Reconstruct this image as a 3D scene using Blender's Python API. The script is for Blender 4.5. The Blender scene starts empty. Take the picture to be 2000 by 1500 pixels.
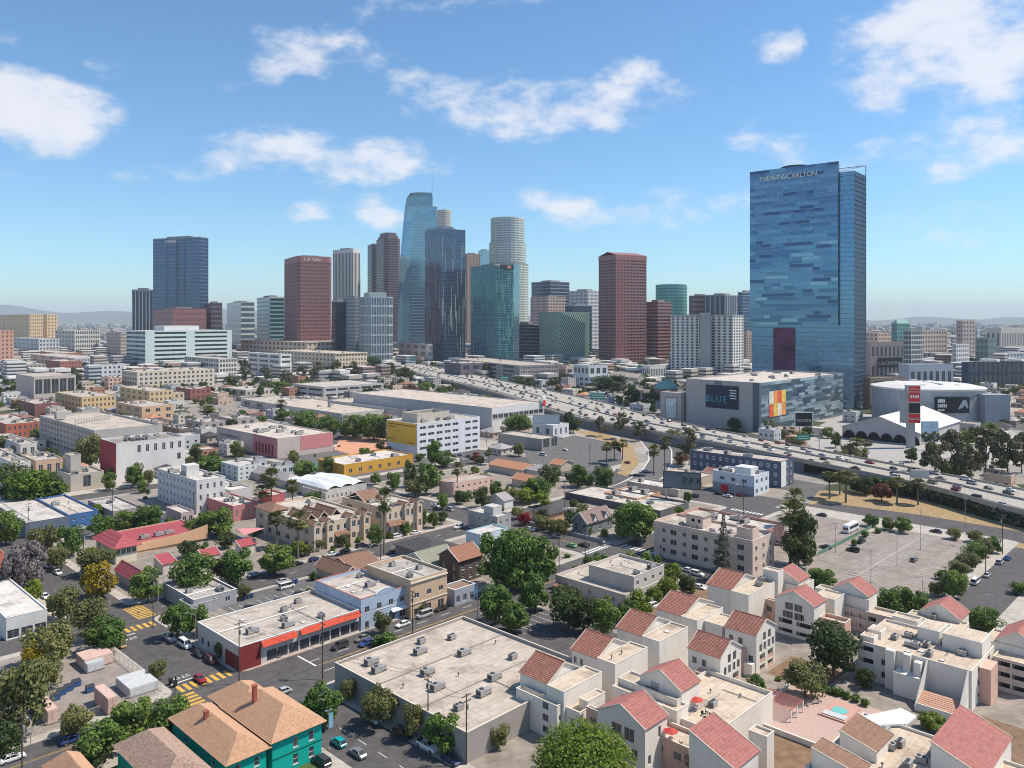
import bpy, math, random
from mathutils import Vector, Matrix
R = math.radians
sc = bpy.context.scene
col = sc.collection

# ------------------------------------------------------------------ camera
CAM_H, FPX, HZY = 88.0, 1550.0, 625.0          # eye height (m), focal length and horizon row in 2000x1500 photo pixels
GRID = R(44.1)                                 # heading of the near street grid
cd = bpy.data.cameras.new('camera')
cam = bpy.data.objects.new('camera', cd); col.objects.link(cam)
cam.location = (0, 0, CAM_H); cam.rotation_euler = (R(90), 0, 0)
cd.sensor_width = 36; cd.lens = FPX / 2000 * 36; cd.shift_y = -(750 - HZY) / 2000
cd.clip_start = 1; cd.clip_end = 90000
sc.camera = cam

# ------------------------------------------------------------------ sky, clouds, sun, exposure
SUN_EL, SUN_AZ = 56.0, 84.0                    # azimuth measured from +Y (view) towards +X (right)
w = bpy.data.worlds.new('World'); sc.world = w; w.use_nodes = True
nt = w.node_tree; N = nt.nodes; LK = nt.links; N.clear()
def nd(t, **k):
    n = N.new(t)
    for a, b in k.items(): setattr(n, a, b)
    return n
def mth(op, a, b=None, c=None):
    n = nd('ShaderNodeMath', operation=op)
    for i, s in enumerate((a, b, c)):
        if s is None: continue
        if isinstance(s, (int, float)): n.inputs[i].default_value = s
        else: LK.new(s, n.inputs[i])
    return n.outputs[0]
sky = nd('ShaderNodeTexSky', sky_type='NISHITA', sun_disc=False)
sky.sun_elevation = R(SUN_EL); sky.sun_rotation = R(SUN_AZ); sky.altitude = 90; sky.air_density = 1.0; sky.dust_density = 0.25; sky.ozone_density = 3.5
tc = nd('ShaderNodeTexCoord')
sp = nd('ShaderNodeSeparateXYZ'); LK.new(tc.outputs['Generated'], sp.inputs[0])
dx, dy, dz = sp.outputs
az = mth('ARCTAN2', dx, dy)
azf = mth('SUBTRACT', mth('PINGPONG', mth('ADD', az, R(42)), R(84)), R(42))   # the cloud field goes on round the horizon
el = mth('ARCSINE', dz)
nz = nd('ShaderNodeTexNoise'); nz.inputs['Scale'].default_value = 11; nz.inputs['Detail'].default_value = 12; nz.inputs['Roughness'].default_value = .6
mp = nd('ShaderNodeMapping'); mp.inputs['Scale'].default_value = (1, 1, 1.9); mp.inputs['Location'].default_value = (.37, .2, .61)
LK.new(tc.outputs['Generated'], mp.inputs[0]); LK.new(mp.outputs[0], nz.inputs[0])
nz2 = nd('ShaderNodeTexNoise'); nz2.inputs['Scale'].default_value = 4; nz2.inputs['Detail'].default_value = 4
LK.new(mp.outputs[0], nz2.inputs[0])
# cumulus banks: (column, row, half width, half height, weight) read as directions
CL = [(85, 222, 112, 60, 1.0), (600, 108, 95, 42, .75), (1000, 205, 230, 48, 1.0), (1235, 145, 50, 22, .7), (660, 305, 165, 42, .85), (742, 412, 55, 26, .9),
      (1525, 97, 45, 26, .7), (1890, 80, 220, 85, 1.15), (1730, 185, 70, 32, .7), (1515, 272, 85, 38, .85), (1880, 300, 170, 62, .72), (1270, 402, 230, 34, .72),
      (1850, 395, 160, 50, .5), (230, 125, 60, 24, .45), (270, 345, 45, 20, .4), (890, 305, 40, 26, .45), (610, 412, 40, 18, .42), (760, 10, 90, 20, .4), (990, 2, 80, 10, .4),
      (1600, 350, 120, 30, .45), (2300, 250, 200, 60, .9), (-250, 160, 150, 45, .8), (-300, 390, 120, 30, .6), (2450, 90, 160, 60, .9),
      (300, -160, 160, 50, .9), (1100, -200, 220, 60, .9), (1800, -260, 200, 60, .9), (-200, -420, 260, 80, .9), (800, -520, 300, 90, .9), (1700, -620, 320, 90, .9)]
fld = None
for x, y, a, b, wt in CL:
    k = (x - 1000) / FPX; A = math.atan(k); E_ = math.atan2((HZY - y) / FPX, math.hypot(1, k))
    a2 = a / FPX * math.cos(A) ** 2; b2 = b / FPX * math.cos(A)
    q = mth('ADD', mth('POWER', mth('DIVIDE', mth('SUBTRACT', azf, A), a2), 2), mth('POWER', mth('DIVIDE', mth('SUBTRACT', el, E_), b2), 2))
    v = mth('MULTIPLY', mth('MAXIMUM', mth('SUBTRACT', 1, mth('MULTIPLY', q, .42)), -.6), wt)
    fld = v if fld is None else mth('MAXIMUM', fld, v)
den = mth('ADD', mth('MULTIPLY', fld, .62), mth('ADD', mth('MULTIPLY', mth('SUBTRACT', nz.outputs[0], .5), 2.3), mth('MULTIPLY', mth('SUBTRACT', nz2.outputs[0], .5), .5)))
mr = nd('ShaderNodeMapRange', interpolation_type='SMOOTHSTEP'); LK.new(den, mr.inputs[0])
mr.inputs[1].default_value = .12; mr.inputs[2].default_value = .72; mr.inputs[3].default_value = 0; mr.inputs[4].default_value = .76
cr = nd('ShaderNodeMix', data_type='RGBA'); cr.inputs[6].default_value = (5.0, 5.25, 5.8, 1); cr.inputs[7].default_value = (6.6, 6.3, 6.3, 1)
LK.new(mth('MULTIPLY', den, 1.0), cr.inputs[0])
mx = nd('ShaderNodeMix', data_type='RGBA'); tint = nd('ShaderNodeMix', data_type='RGBA', blend_type='MULTIPLY'); tint.inputs[0].default_value = 1; tint.inputs[7].default_value = (.70, .91, 1.0, 1); LK.new(sky.outputs[0], tint.inputs[6]); LK.new(mr.outputs[0], mx.inputs[0]); LK.new(tint.outputs[2], mx.inputs[6]); LK.new(cr.outputs[2], mx.inputs[7])
bg = nd('ShaderNodeBackground'); bg.inputs[1].default_value = .118; LK.new(mx.outputs[2], bg.inputs[0])
wo = nd('ShaderNodeOutputWorld'); LK.new(bg.outputs[0], wo.inputs[0])
w.cycles.sampling_method = 'MANUAL'; w.cycles.sample_map_resolution = 512
sl = bpy.data.lights.new('sun', 'SUN'); sl.energy = 4.15; sl.angle = R(.53); sl.color = (1, .905, .775)
so = bpy.data.objects.new('sun', sl); col.objects.link(so)
sd = Vector((math.sin(R(SUN_AZ)) * math.cos(R(SUN_EL)), math.cos(R(SUN_AZ)) * math.cos(R(SUN_EL)), math.sin(R(SUN_EL))))
so.rotation_euler = sd.to_track_quat('Z', 'Y').to_euler()
vs = sc.view_settings; vs.view_transform = 'Standard'; vs.look = 'None'; vs.exposure = 0.46; vs.gamma = 1; vs.use_curve_mapping = False
sc.cycles.use_denoising = True; sc.cycles.max_bounces = 6; sc.cycles.diffuse_bounces = 4; sc.cycles.glossy_bounces = 2; sc.cycles.transmission_bounces = 2
sc.cycles.volume_bounces = 0; sc.cycles.transparent_max_bounces = 4; sc.cycles.caustics_reflective = False; sc.cycles.caustics_refractive = False
sc.cycles.pixel_filter_type = 'BLACKMAN_HARRIS'; sc.cycles.filter_width = 1.05; sc.cycles.use_adaptive_sampling = True; sc.cycles.adaptive_threshold = .02

# ------------------------------------------------------------------ materials
M = {}
def mat(name, c, rough=.85, var=.12, scale=.6, metal=0.0, spec=.3, stain=0.0, streak=False, bump=0.0, objcol=False, seams=False):
    if name in M: return M[name]
    m = bpy.data.materials.new(name); m.use_nodes = True; M[name] = m
    t = m.node_tree; ns = t.nodes; lk = t.links
    b = ns['Principled BSDF']; b.inputs['Roughness'].default_value = rough; b.inputs['Metallic'].default_value = metal; b.inputs['Specular IOR Level'].default_value = spec
    if objcol:
        oi = ns.new('ShaderNodeObjectInfo'); lk.new(oi.outputs['Color'], b.inputs['Base Color']); return m
    if var <= 0:
        b.inputs['Base Color'].default_value = (*c, 1); return m
    geo = ns.new('ShaderNodeNewGeometry')
    mpn = ns.new('ShaderNodeMapping'); lk.new(geo.outputs['Position'], mpn.inputs[0])
    if streak: mpn.inputs['Scale'].default_value = (1, 1, .18)
    n1 = ns.new('ShaderNodeTexNoise'); n1.inputs['Scale'].default_value = scale; n1.inputs['Detail'].default_value = 6; n1.inputs['Roughness'].default_value = .65
    lk.new(mpn.outputs[0], n1.inputs[0])
    rp = ns.new('ShaderNodeValToRGB'); rp.color_ramp.elements[0].position = .3; rp.color_ramp.elements[1].position = .7
    rp.color_ramp.elements[0].color = (*[x * (1 - var) for x in c], 1); rp.color_ramp.elements[1].color = (*[min(1, x * (1 + var)) for x in c], 1)
    lk.new(n1.outputs[0], rp.inputs[0]); out = rp.outputs[0]
    if stain > 0:
        n2 = ns.new('ShaderNodeTexNoise'); n2.inputs['Scale'].default_value = scale * .33; n2.inputs['Detail'].default_value = 5; n2.inputs['Roughness'].default_value = .7
        lk.new(geo.outputs['Position'], n2.inputs[0])
        r2 = ns.new('ShaderNodeValToRGB'); r2.color_ramp.elements[0].position = .5; r2.color_ramp.elements[1].position = .68
        r2.color_ramp.elements[0].color = (0, 0, 0, 1); r2.color_ramp.elements[1].color = (stain, stain, stain, 1); lk.new(n2.outputs[0], r2.inputs[0])
        mx_ = ns.new('ShaderNodeMix'); mx_.data_type = 'RGBA'; lk.new(r2.outputs[0], mx_.inputs[0]); lk.new(out, mx_.inputs[6]); mx_.inputs[7].default_value = (c[0] * .42, c[1] * .40, c[2] * .38, 1)
        out = mx_.outputs[2]
    if seams:
        mp2 = ns.new('ShaderNodeMapping'); mp2.vector_type = 'POINT'; mp2.inputs['Rotation'].default_value = (0, 0, -(math.pi / 2 - GRID)); lk.new(geo.outputs['Position'], mp2.inputs[0])
        bk = ns.new('ShaderNodeTexBrick'); bk.inputs['Scale'].default_value = .14; bk.inputs['Mortar Size'].default_value = .012; bk.inputs['Mortar Smooth'].default_value = .4; bk.inputs['Color1'].default_value = (1, 1, 1, 1); bk.inputs['Color2'].default_value = (.93, .92, .91, 1); bk.inputs['Mortar'].default_value = (.72, .7, .68, 1); lk.new(mp2.outputs[0], bk.inputs[0])
        m3 = ns.new('ShaderNodeMix'); m3.data_type = 'RGBA'; m3.blend_type = 'MULTIPLY'; m3.inputs[0].default_value = 1; lk.new(out, m3.inputs[6]); lk.new(bk.outputs[0], m3.inputs[7]); out = m3.outputs[2]
    lk.new(out, b.inputs['Base Color'])
    if bump > 0:
        bn = ns.new('ShaderNodeBump'); bn.inputs['Strength'].default_value = bump; bn.inputs['Distance'].default_value = .1; lk.new(n1.outputs[0], bn.inputs['Height']); lk.new(bn.outputs[0], b.inputs['Normal'])
    return m
def wallm(c, **k):
    n = 'stucco_%02x%02x%02x' % tuple(int(x * 255) for x in c)
    return mat(n, c, var=.07, scale=.5, streak=True, stain=.18, **k)
def roofm(c):
    c = (c[0] * .93, c[1] * .88, c[2] * .825)
    return mat('roofing_%02x%02x%02x' % tuple(int(x * 255) for x in c), c, var=.16, scale=.4, stain=.75, rough=.95, seams=True)
def leafm(name, c1, c2):
    if name in M: return M[name]
    m = bpy.data.materials.new(name); m.use_nodes = True; M[name] = m
    t = m.node_tree; ns = t.nodes; lk = t.links; b = ns['Principled BSDF']
    geo = ns.new('ShaderNodeNewGeometry'); oi = ns.new('ShaderNodeObjectInfo')
    n1 = ns.new('ShaderNodeTexNoise'); n1.inputs['Scale'].default_value = .55; n1.inputs['Detail'].default_value = 4; lk.new(geo.outputs['Position'], n1.inputs[0])
    ad = ns.new('ShaderNodeMath'); ad.operation = 'MULTIPLY_ADD'; lk.new(geo.outputs['Random Per Island'], ad.inputs[0]); ad.inputs[1].default_value = .5
    lk.new(n1.outputs[0], ad.inputs[2])
    rp = ns.new('ShaderNodeValToRGB'); rp.color_ramp.elements[0].position = .4; rp.color_ramp.elements[1].position = 1.0
    rp.color_ramp.elements[0].color = (*c1, 1); rp.color_ramp.elements[1].color = (*c2, 1); lk.new(ad.outputs[0], rp.inputs[0])
    hs = ns.new('ShaderNodeHueSaturation'); lk.new(rp.outputs[0], hs.inputs['Color'])
    mm = ns.new('ShaderNodeMapRange'); lk.new(oi.outputs['Random'], mm.inputs[0]); mm.inputs[3].default_value = .78; mm.inputs[4].default_value = 1.22; lk.new(mm.outputs[0], hs.inputs['Value'])
    m2 = ns.new('ShaderNodeMapRange'); lk.new(oi.outputs['Random'], m2.inputs[0]); m2.inputs[3].default_value = .515; m2.inputs[4].default_value = .485; lk.new(m2.outputs[0], hs.inputs['Hue'])
    lk.new(hs.outputs[0], b.inputs['Base Color']); b.inputs['Roughness'].default_value = .6; b.inputs['Specular IOR Level'].default_value = .25
    tr = ns.new('ShaderNodeBsdfTranslucent'); lk.new(hs.outputs[0], tr.inputs[0])
    ms = ns.new('ShaderNodeMixShader'); ms.inputs[0].default_value = .28; lk.new(b.outputs[0], ms.inputs[1]); lk.new(tr.outputs[0], ms.inputs[2])
    lk.new(ms.outputs[0], ns['Material Output'].inputs[0]); return m
def glassm(name, c, rough=.12, metal=.55, var=.3, cell=None):
    """architectural glass: dark tinted mirror with pane-to-pane differences"""
    if name in M: return M[name]
    m = bpy.data.materials.new(name); m.use_nodes = True; M[name] = m
    t = m.node_tree; ns = t.nodes; lk = t.links; b = ns['Principled BSDF']
    b.inputs['Roughness'].default_value = rough; b.inputs['Metallic'].default_value = metal; b.inputs['Specular IOR Level'].default_value = .7
    tcn = ns.new('ShaderNodeTexCoord'); vm = ns.new('ShaderNodeVectorMath'); vm.operation = 'DIVIDE'; vm.inputs[1].default_value = cell or (3.2, 3.2, 3.8); lk.new(tcn.outputs['Object'], vm.inputs[0])
    fl = ns.new('ShaderNodeVectorMath'); fl.operation = 'FLOOR'; lk.new(vm.outputs[0], fl.inputs[0])
    wn = ns.new('ShaderNodeTexWhiteNoise'); lk.new(fl.outputs[0], wn.inputs[0])
    rp = ns.new('ShaderNodeValToRGB'); rp.color_ramp.elements[0].color = (*[x * (1 - var) for x in c], 1); rp.color_ramp.elements[1].color = (*[min(1, x * (1 + var)) for x in c], 1)
    lk.new(wn.outputs[0], rp.inputs[0]); lk.new(rp.outputs[0], b.inputs['Base Color'])
    ad = ns.new('ShaderNodeMath'); ad.operation = 'MULTIPLY_ADD'; lk.new(wn.outputs[0], ad.inputs[0]); ad.inputs[1].default_value = .12; ad.inputs[2].default_value = rough; lk.new(ad.outputs[0], b.inputs['Roughness'])
    return m
G = dict(
    pane=glassm('window_glass', (.045, .055, .065), .15, .0, .5, (1.1, 1.1, 1.3)),
    dark=mat('dark_opening', (.022, .02, .02), .9, .2),
    white=mat('white_trim', (.76, .75, .72), .6, .05), cream=mat('cream_trim', (.62, .56, .47), .7, .06),
    steel=mat('galvanised_steel', (.42, .43, .44), .45, .15, 3, .6), dsteel=mat('dark_steel', (.06, .065, .07), .5, .2, 3, .3),
    asphalt=mat('asphalt', (.095, .088, .088), .92, .25, .4, stain=.35), asphalt2=mat('worn_asphalt', (.13, .125, .122), .93, .2, .35, stain=.35),
    conc=mat('pavement_concrete', (.42, .38, .335), .9, .16, .4, stain=.35), conc2=mat('freeway_concrete', (.37, .34, .295), .9, .15, .25, stain=.35),
    lotg=mat('lot_paving', (.27, .235, .205), .92, .2, .3, stain=.5), yardg=mat('worn_yard_ground', (.27, .235, .20), .95, .3, .3, stain=.45), dirt=mat('dry_soil', (.21, .135, .085), 1, .28, .5, stain=.3), drygrass=mat('dry_grass', (.33, .235, .125), 1, .3, .6, stain=.25),
    lawn=mat('lawn_turf', (.07, .11, .03), 1, .3, 1.2), yellow=mat('yellow_road_paint', (.60, .36, .07), .8, .25, 3, stain=.3), line=mat('white_road_paint', (.66, .65, .62), .8, .2, 3, stain=.25),
    wood=mat('weathered_pole_wood', (.085, .065, .05), .95, .3, 2), bark=mat('tree_bark', (.13, .10, .075), 1, .3, 3), palmbark=mat('palm_bark', (.19, .155, .12), 1, .25, 4),
    tyre=mat('tyre_rubber', (.02, .02, .022), .8, 0), rim=mat('alloy_rim', (.5, .5, .52), .3, 0, metal=.8), paint=mat('car_paint', (1, 1, 1), .28, 0, spec=.6, objcol=True),
    cglass=mat('car_glass', (.018, .022, .026), .08, 0, spec=.8), lampc=mat('headlight_lens', (.75, .76, .78), .15, 0), lampr=mat('tail_light_lens', (.32, .012, .01), .2, 0),
    signg=mat('highway_sign_green', (.0, .23, .15), .5, .08), black=mat('black_panel', (.018, .018, .02), .5, .15), red=mat('sign_red', (.62, .035, .035), .5, .08),
    bluebin=mat('bin_blue', (.035, .09, .22), .5, .12), brick=mat('red_brick_paint', (.30, .09, .065), .9, .15, 1.5),
)
TILE1 = mat('terracotta_tile', (.33, .15, .11), .85, .3, 1.6, stain=.35); TILE2 = mat('pink_red_tile', (.345, .14, .12), .85, .25, 1.6, stain=.3)
SHING = mat('tan_shingle', (.49, .295, .185), .95, .25, 2.2, stain=.25); SHINGB = mat('brown_shingle', (.255, .15, .105), .95, .2, 1.5, stain=.2); SHINGD = mat('charcoal_shingle', (.085, .08, .085), .95, .2, 1.5)
SHAKE = mat('weathered_shake', (.37, .26, .20), 1, .55, 3.0, stain=.5)

# ------------------------------------------------------------------ projection of photo pixels to the ground
def P(x, y, z=0.0):
    Y = (CAM_H - z) * FPX / (y - HZY); return ((x - 1000) / FPX * Y, Y)
def U2(u, v, a=GRID):
    s, c = math.sin(a), math.cos(a); return (u * s - v * c, u * c + v * s)
def UV(x, y, z=0.0, a=GRID):
    X, Y = P(x, y, z); s, c = math.sin(a), math.cos(a); return (X * s + Y * c, -X * c + Y * s)
ROTZ = math.pi / 2 - GRID

# ------------------------------------------------------------------ mesh helper
class MB:
    def __init__(s): s.v = []; s.f = []; s.m = []
    def quad(s, a, b, c, d, m=0):
        n = len(s.v); s.v += [a, b, c, d]; s.f.append((n, n + 1, n + 2, n + 3)); s.m.append(m)
    def tri(s, a, b, c, m=0):
        n = len(s.v); s.v += [a, b, c]; s.f.append((n, n + 1, n + 2)); s.m.append(m)
    def box(s, x0, y0, z0, x1, y1, z1, m=0, bottom=True):
        n = len(s.v); s.v += [(x0, y0, z0), (x1, y0, z0), (x1, y1, z0), (x0, y1, z0), (x0, y0, z1), (x1, y0, z1), (x1, y1, z1), (x0, y1, z1)]
        fs = [(4, 5, 6, 7), (0, 1, 5, 4), (1, 2, 6, 5), (2, 3, 7, 6), (3, 0, 4, 7)] + ([(3, 2, 1, 0)] if bottom else [])
        s.f += [tuple(n + i for i in q) for q in fs]; s.m += [m] * len(fs)
    def prism(s, pts, z0, z1, m=0, top=None, cap=True):
        n = len(s.v); k = len(pts); s.v += [(p[0], p[1], z0) for p in pts] + [(p[0], p[1], z1) for p in pts]
        for i in range(k):
            j = (i + 1) % k; s.f.append((n + i, n + j, n + k + j, n + k + i)); s.m.append(m)
        if cap: s.f.append(tuple(n + k + i for i in range(k))); s.m.append(m if top is None else top)
    def loft(s, rings, m=0, cap0=True, cap1=True, closed=True):
        n = len(s.v); k = len(rings[0])
        for r in rings: s.v += list(r)
        for i in range(len(rings) - 1):
            for j in range(k if closed else k - 1):
                a = n + i * k + j; b = n + i * k + (j + 1) % k; s.f.append((a, b, b + k, a + k)); s.m.append(m)
        if cap0: s.f.append(tuple(n + k - 1 - i for i in range(k))); s.m.append(m)
        if cap1: s.f.append(tuple(n + (len(rings) - 1) * k + i for i in range(k))); s.m.append(m)
    def tube(s, p, q, r0, r1=None, n=6, m=0):
        r1 = r0 if r1 is None else r1; p = Vector(p); q = Vector(q); d = (q - p).normalized()
        a = d.orthogonal().normalized(); b = d.cross(a)
        s.loft([[tuple(c + a * (rr * math.cos(t)) + b * (rr * math.sin(t))) for t in [2 * math.pi * i / n for i in range(n)]] for c, rr in ((p, r0), (q, r1))], m)
    def mesh(s, name, mats, smooth=False):
        me = bpy.data.meshes.new(name); me.from_pydata([tuple(p) for p in s.v], [], s.f)
        for x in mats: me.materials.append(x)
        if len(mats) > 1: me.polygons.foreach_set('material_index', s.m)
        if smooth: me.polygons.foreach_set('use_smooth', [True] * len(me.polygons))
        me.update(); return me
    def build(s, name, mats, parent=None, loc=(0, 0, 0), rz=0.0, smooth=False):
        return put(name, s.mesh(name, mats if isinstance(mats, (list, tuple)) else [mats], smooth), parent, loc, rz)
def put(name, me, parent=None, loc=(0, 0, 0), rz=0.0, sc_=None):
    o = bpy.data.objects.new(name, me); col.objects.link(o); o.parent = parent; o.location = loc; o.rotation_euler = (0, 0, rz)
    if sc_: o.scale = sc_
    return o
def tag(o, label=None, cat=None, group=None, kind=None):
    if label: o['label'] = label
    if cat: o['category'] = cat
    if group: o['group'] = group
    if kind: o['kind'] = kind
    return o
def root(name, label, cat, loc=(0, 0, 0), rz=0.0, group=None):
    return tag(put(name, None, None, loc, rz), label, cat, group)
def structure(o, label=None): o['kind'] = 'structure'; 

# ------------------------------------------------------------------ building kit (local x = right-away, local y = left-away, origin = near corner)
WIN = {}
def window_mesh(w_, h_, style='std', fm=None, gm=None, ft=.09):
    fm = fm or G['white']; gm = gm or G['pane']
    key = (round(w_, 2), round(h_, 2), style, fm.name, gm.name, ft)
    if key in WIN: return WIN[key]
    b = MB(); t = min(ft, w_ * .14); x = w_ / 2
    for q in ((-x, 0, 0, x, .06, t), (-x, 0, h_ - t, x, .06, h_), (-x, 0, t, -x + t, .06, h_ - t), (x - t, 0, t, x, .06, h_ - t)): b.box(*q, 0)
    if style in ('std', 'sill'): b.box(-t / 3, .005, t, t / 3, .055, h_ - t, 0)
    if style == 'sash': b.box(-x + t, .005, h_ * .5 - t / 3, x - t, .055, h_ * .5 + t / 3, 0)
    if style == 'multi':
        n = max(2, int(w_ / 1.4))
        for i in range(1, n): b.box(-x + w_ * i / n - t / 3, .005, t, -x + w_ * i / n + t / 3, .055, h_ - t, 0)
    if style in ('sill', 'sash'): b.box(-x - .08, -.22, -.1, x + .08, -.001, 0, 0)
    pq = MB(); pq.quad((-x, .05, 0), (x, .05, 0), (x, .05, h_), (-x, .05, h_)); WIN[key] = (b.mesh('window', [fm, gm]), pq.mesh('pane', [gm])); return WIN[key]
def put_window(me, rt, loc, rz=0.0): w_ = put('window', me[0], rt, loc, rz); put('pane', me[1], w_)
LOG = {}
def loggia_mesh(w_, h_, wm, rm, dep=1.4):
    key = (round(w_, 2), round(h_, 2), wm.name, rm.name)
    if key in LOG: return LOG[key]
    b = MB(); x = w_ / 2
    b.quad((-x, dep, 0), (x, dep, 0), (x, dep, h_), (-x, dep, h_), 0)
    for s in (-x, x): b.quad((s, 0, 0), (s, dep, 0), (s, dep, h_), (s, 0, h_), 0)
    b.quad((-x, 0, .02), (x, 0, .02), (x, dep, .02), (-x, dep, .02), 0); b.quad((-x, 0, h_), (x, 0, h_), (x, dep, h_), (-x, dep, h_), 0)
    b.box(-x * .75, dep - .06, .05, x * .75, dep - .01, h_ * .85, 2); b.box(-x, .04, .02, x, .14, min(1.0, h_ * .42), 1)
    LOG[key] = b.mesh('balcony', [wm, rm, G['pane']]); return LOG[key]
def grid_holes(spec, Ln):
    c, r, w_, h_, z0, dz = spec[:6]; f0, f1 = spec[6:8] if len(spec) > 7 else (0, 1)
    a, e = Ln * f0, Ln * f1; out = []
    c = max(1, c); w_ = min(w_, (e - a) / c * .86)
    for j in range(r):
        for i in range(c):
            m = a + (e - a) * (i + .5) / c; out.append((m - w_ / 2, z0 + j * dz, m + w_ / 2, z0 + j * dz + h_))
    return out
def face(b, o, ux, inn, Ln, z0, z1, holes, m=0, dep=.2):
    """a wall panel with real openings: o origin, ux direction along, inn direction inwards"""
    def pt(a, z, d=0): return (o[0] + ux[0] * a + inn[0] * d, o[1] + ux[1] * a + inn[1] * d, z)
    hs = [(max(.05, a), max(z0 + .02, c), min(Ln - .05, e), min(z1 - .05, d)) for a, c, e, d in holes]; hs = [q for q in hs if q[2] > q[0] + .1 and q[3] > q[1] + .1]
    xs = sorted({0, Ln} | {round(q[i], 4) for q in hs for i in (0, 2)}); zs = sorted({z0, z1} | {round(q[i], 4) for q in hs for i in (1, 3)})
    for i in range(len(xs) - 1):
        run = None
        for j in range(len(zs) - 1):
            mx_, mz = (xs[i] + xs[i + 1]) / 2, (zs[j] + zs[j + 1]) / 2
            inside = any(q[0] < mx_ < q[2] and q[1] < mz < q[3] for q in hs)
            if inside:
                if run is not None: b.quad(pt(xs[i], run), pt(xs[i + 1], run), pt(xs[i + 1], zs[j]), pt(xs[i], zs[j]), m); run = None
            elif run is None: run = zs[j]
        if run is not None: b.quad(pt(xs[i], run), pt(xs[i + 1], run), pt(xs[i + 1], z1), pt(xs[i], z1), m)
    for a, c, e, d in hs:
        b.quad(pt(a, c), pt(e, c), pt(e, c, dep), pt(a, c, dep), m); b.quad(pt(a, d), pt(e, d), pt(e, d, dep), pt(a, d, dep), m)
        b.quad(pt(a, c), pt(a, d), pt(a, d, dep), pt(a, c, dep), m); b.quad(pt(e, c), pt(e, d), pt(e, d, dep), pt(e, c, dep), m)
    return hs
def slope(b, p0, p1, q1, q0, n, m=0, lift=.07, th=.16):
    """roof plane p0-p1 (eave) up to q0-q1 (ridge) laid in n overlapping courses"""
    p0, p1, q0, q1 = map(Vector, (p0, p1, q0, q1)); nn = (p1 - p0).cross(q0 - p0)
    if nn.length < 1e-6: nn = (p1 - p0).cross(q1 - p0)
    nn.normalize()
    if nn.z < 0: nn = -nn
    for i in range(n):
        a0, a1 = p0.lerp(q0, i / n), p1.lerp(q1, i / n); c0, c1 = p0.lerp(q0, (i + 1) / n), p1.lerp(q1, (i + 1) / n)
        b.quad(a0 + nn * lift, a1 + nn * lift, c1, c0, m); b.quad(a0, a1, a1 + nn * lift, a0 + nn * lift, m)
    d = nn * -th
    b.quad(p0 + d, p1 + d, q1 + d, q0 + d, m); b.quad(p0, p1, p1 + d, p0 + d, m)
    b.quad(p0, q0, q0 + d, p0 + d, m); b.quad(p1, q1, q1 + d, p1 + d, m)
def roof_gable(b, L, W, h, rise, axis, o=.45, n=14, tm=None, x0=0, y0=0):
    def T(x, y, z): return (x0 + x, y0 + y, z)
    k = rise / ((L if axis == 'y' else W) / 2); ez = h - o * k
    if axis == 'y':
        r0, r1 = (L / 2, -o, h + rise), (L / 2, W + o, h + rise)
        b.tube(T(L / 2, -o, h + rise + .08), T(L / 2, W + o, h + rise + .08), .16, .16, 6)
        for xe in (-o, L + o): slope(b, T(xe, -o, ez + .05), T(xe, W + o, ez + .05), T(L / 2, W + o, h + rise + .05), T(L / 2, -o, h + rise + .05), n)
        if tm is not None:
            for ye in (-o - .05, W + o - .1):
                for xe in (-o, L + o): b.loft([[T(xe, ye, ez - .15), T(xe, ye + .15, ez - .15), T(xe, ye + .15, ez + .2), T(xe, ye, ez + .2)], [T(L / 2, ye, h + rise - .15), T(L / 2, ye + .15, h + rise - .15), T(L / 2, ye + .15, h + rise + .2), T(L / 2, ye, h + rise + .2)]], tm)
    else:
        b.tube(T(-o, W / 2, h + rise + .08), T(L + o, W / 2, h + rise + .08), .16, .16, 6)
        for ye in (-o, W + o): slope(b, T(-o, ye, ez + .05), T(L + o, ye, ez + .05), T(L + o, W / 2, h + rise + .05), T(-o, W / 2, h + rise + .05), n)
        if tm is not None:
            for xe in (-o - .05, L + o - .1):
                for ye in (-o, W + o): b.loft([[T(xe, ye, ez - .15), T(xe + .15, ye, ez - .15), T(xe + .15, ye, ez + .2), T(xe, ye, ez + .2)], [T(xe, W / 2, h + rise - .15), T(xe + .15, W / 2, h + rise - .15), T(xe + .15, W / 2, h + rise + .2), T(xe, W / 2, h + rise + .2)]], tm)
def roof_hip(b, L, W, h, rise, o=.6, n=14, x0=0, y0=0):
    def T(x, y, z): return (x0 + x, y0 + y, z)
    s = min(L, W) / 2 + o; z = h + .05; t = h + rise
    if L >= W: a, c = (-o + s, W / 2), (L + o - s, W / 2)
    else: a, c = (L / 2, -o + s), (L / 2, W + o - s)
    e = [(-o, -o), (L + o, -o), (L + o, W + o), (-o, W + o)]
    if L >= W: tops = [(a, c), (c, c), (c, a), (a, a)]
    else: tops = [(a, a), (a, c), (c, c), (c, a)]
    for i in range(4):
        p, q = e[i], e[(i + 1) % 4]; r0, r1 = tops[i]
        slope(b, T(*p, z), T(*q, z), T(*r1, t), T(*r0, t), n)
AC = {}
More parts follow.
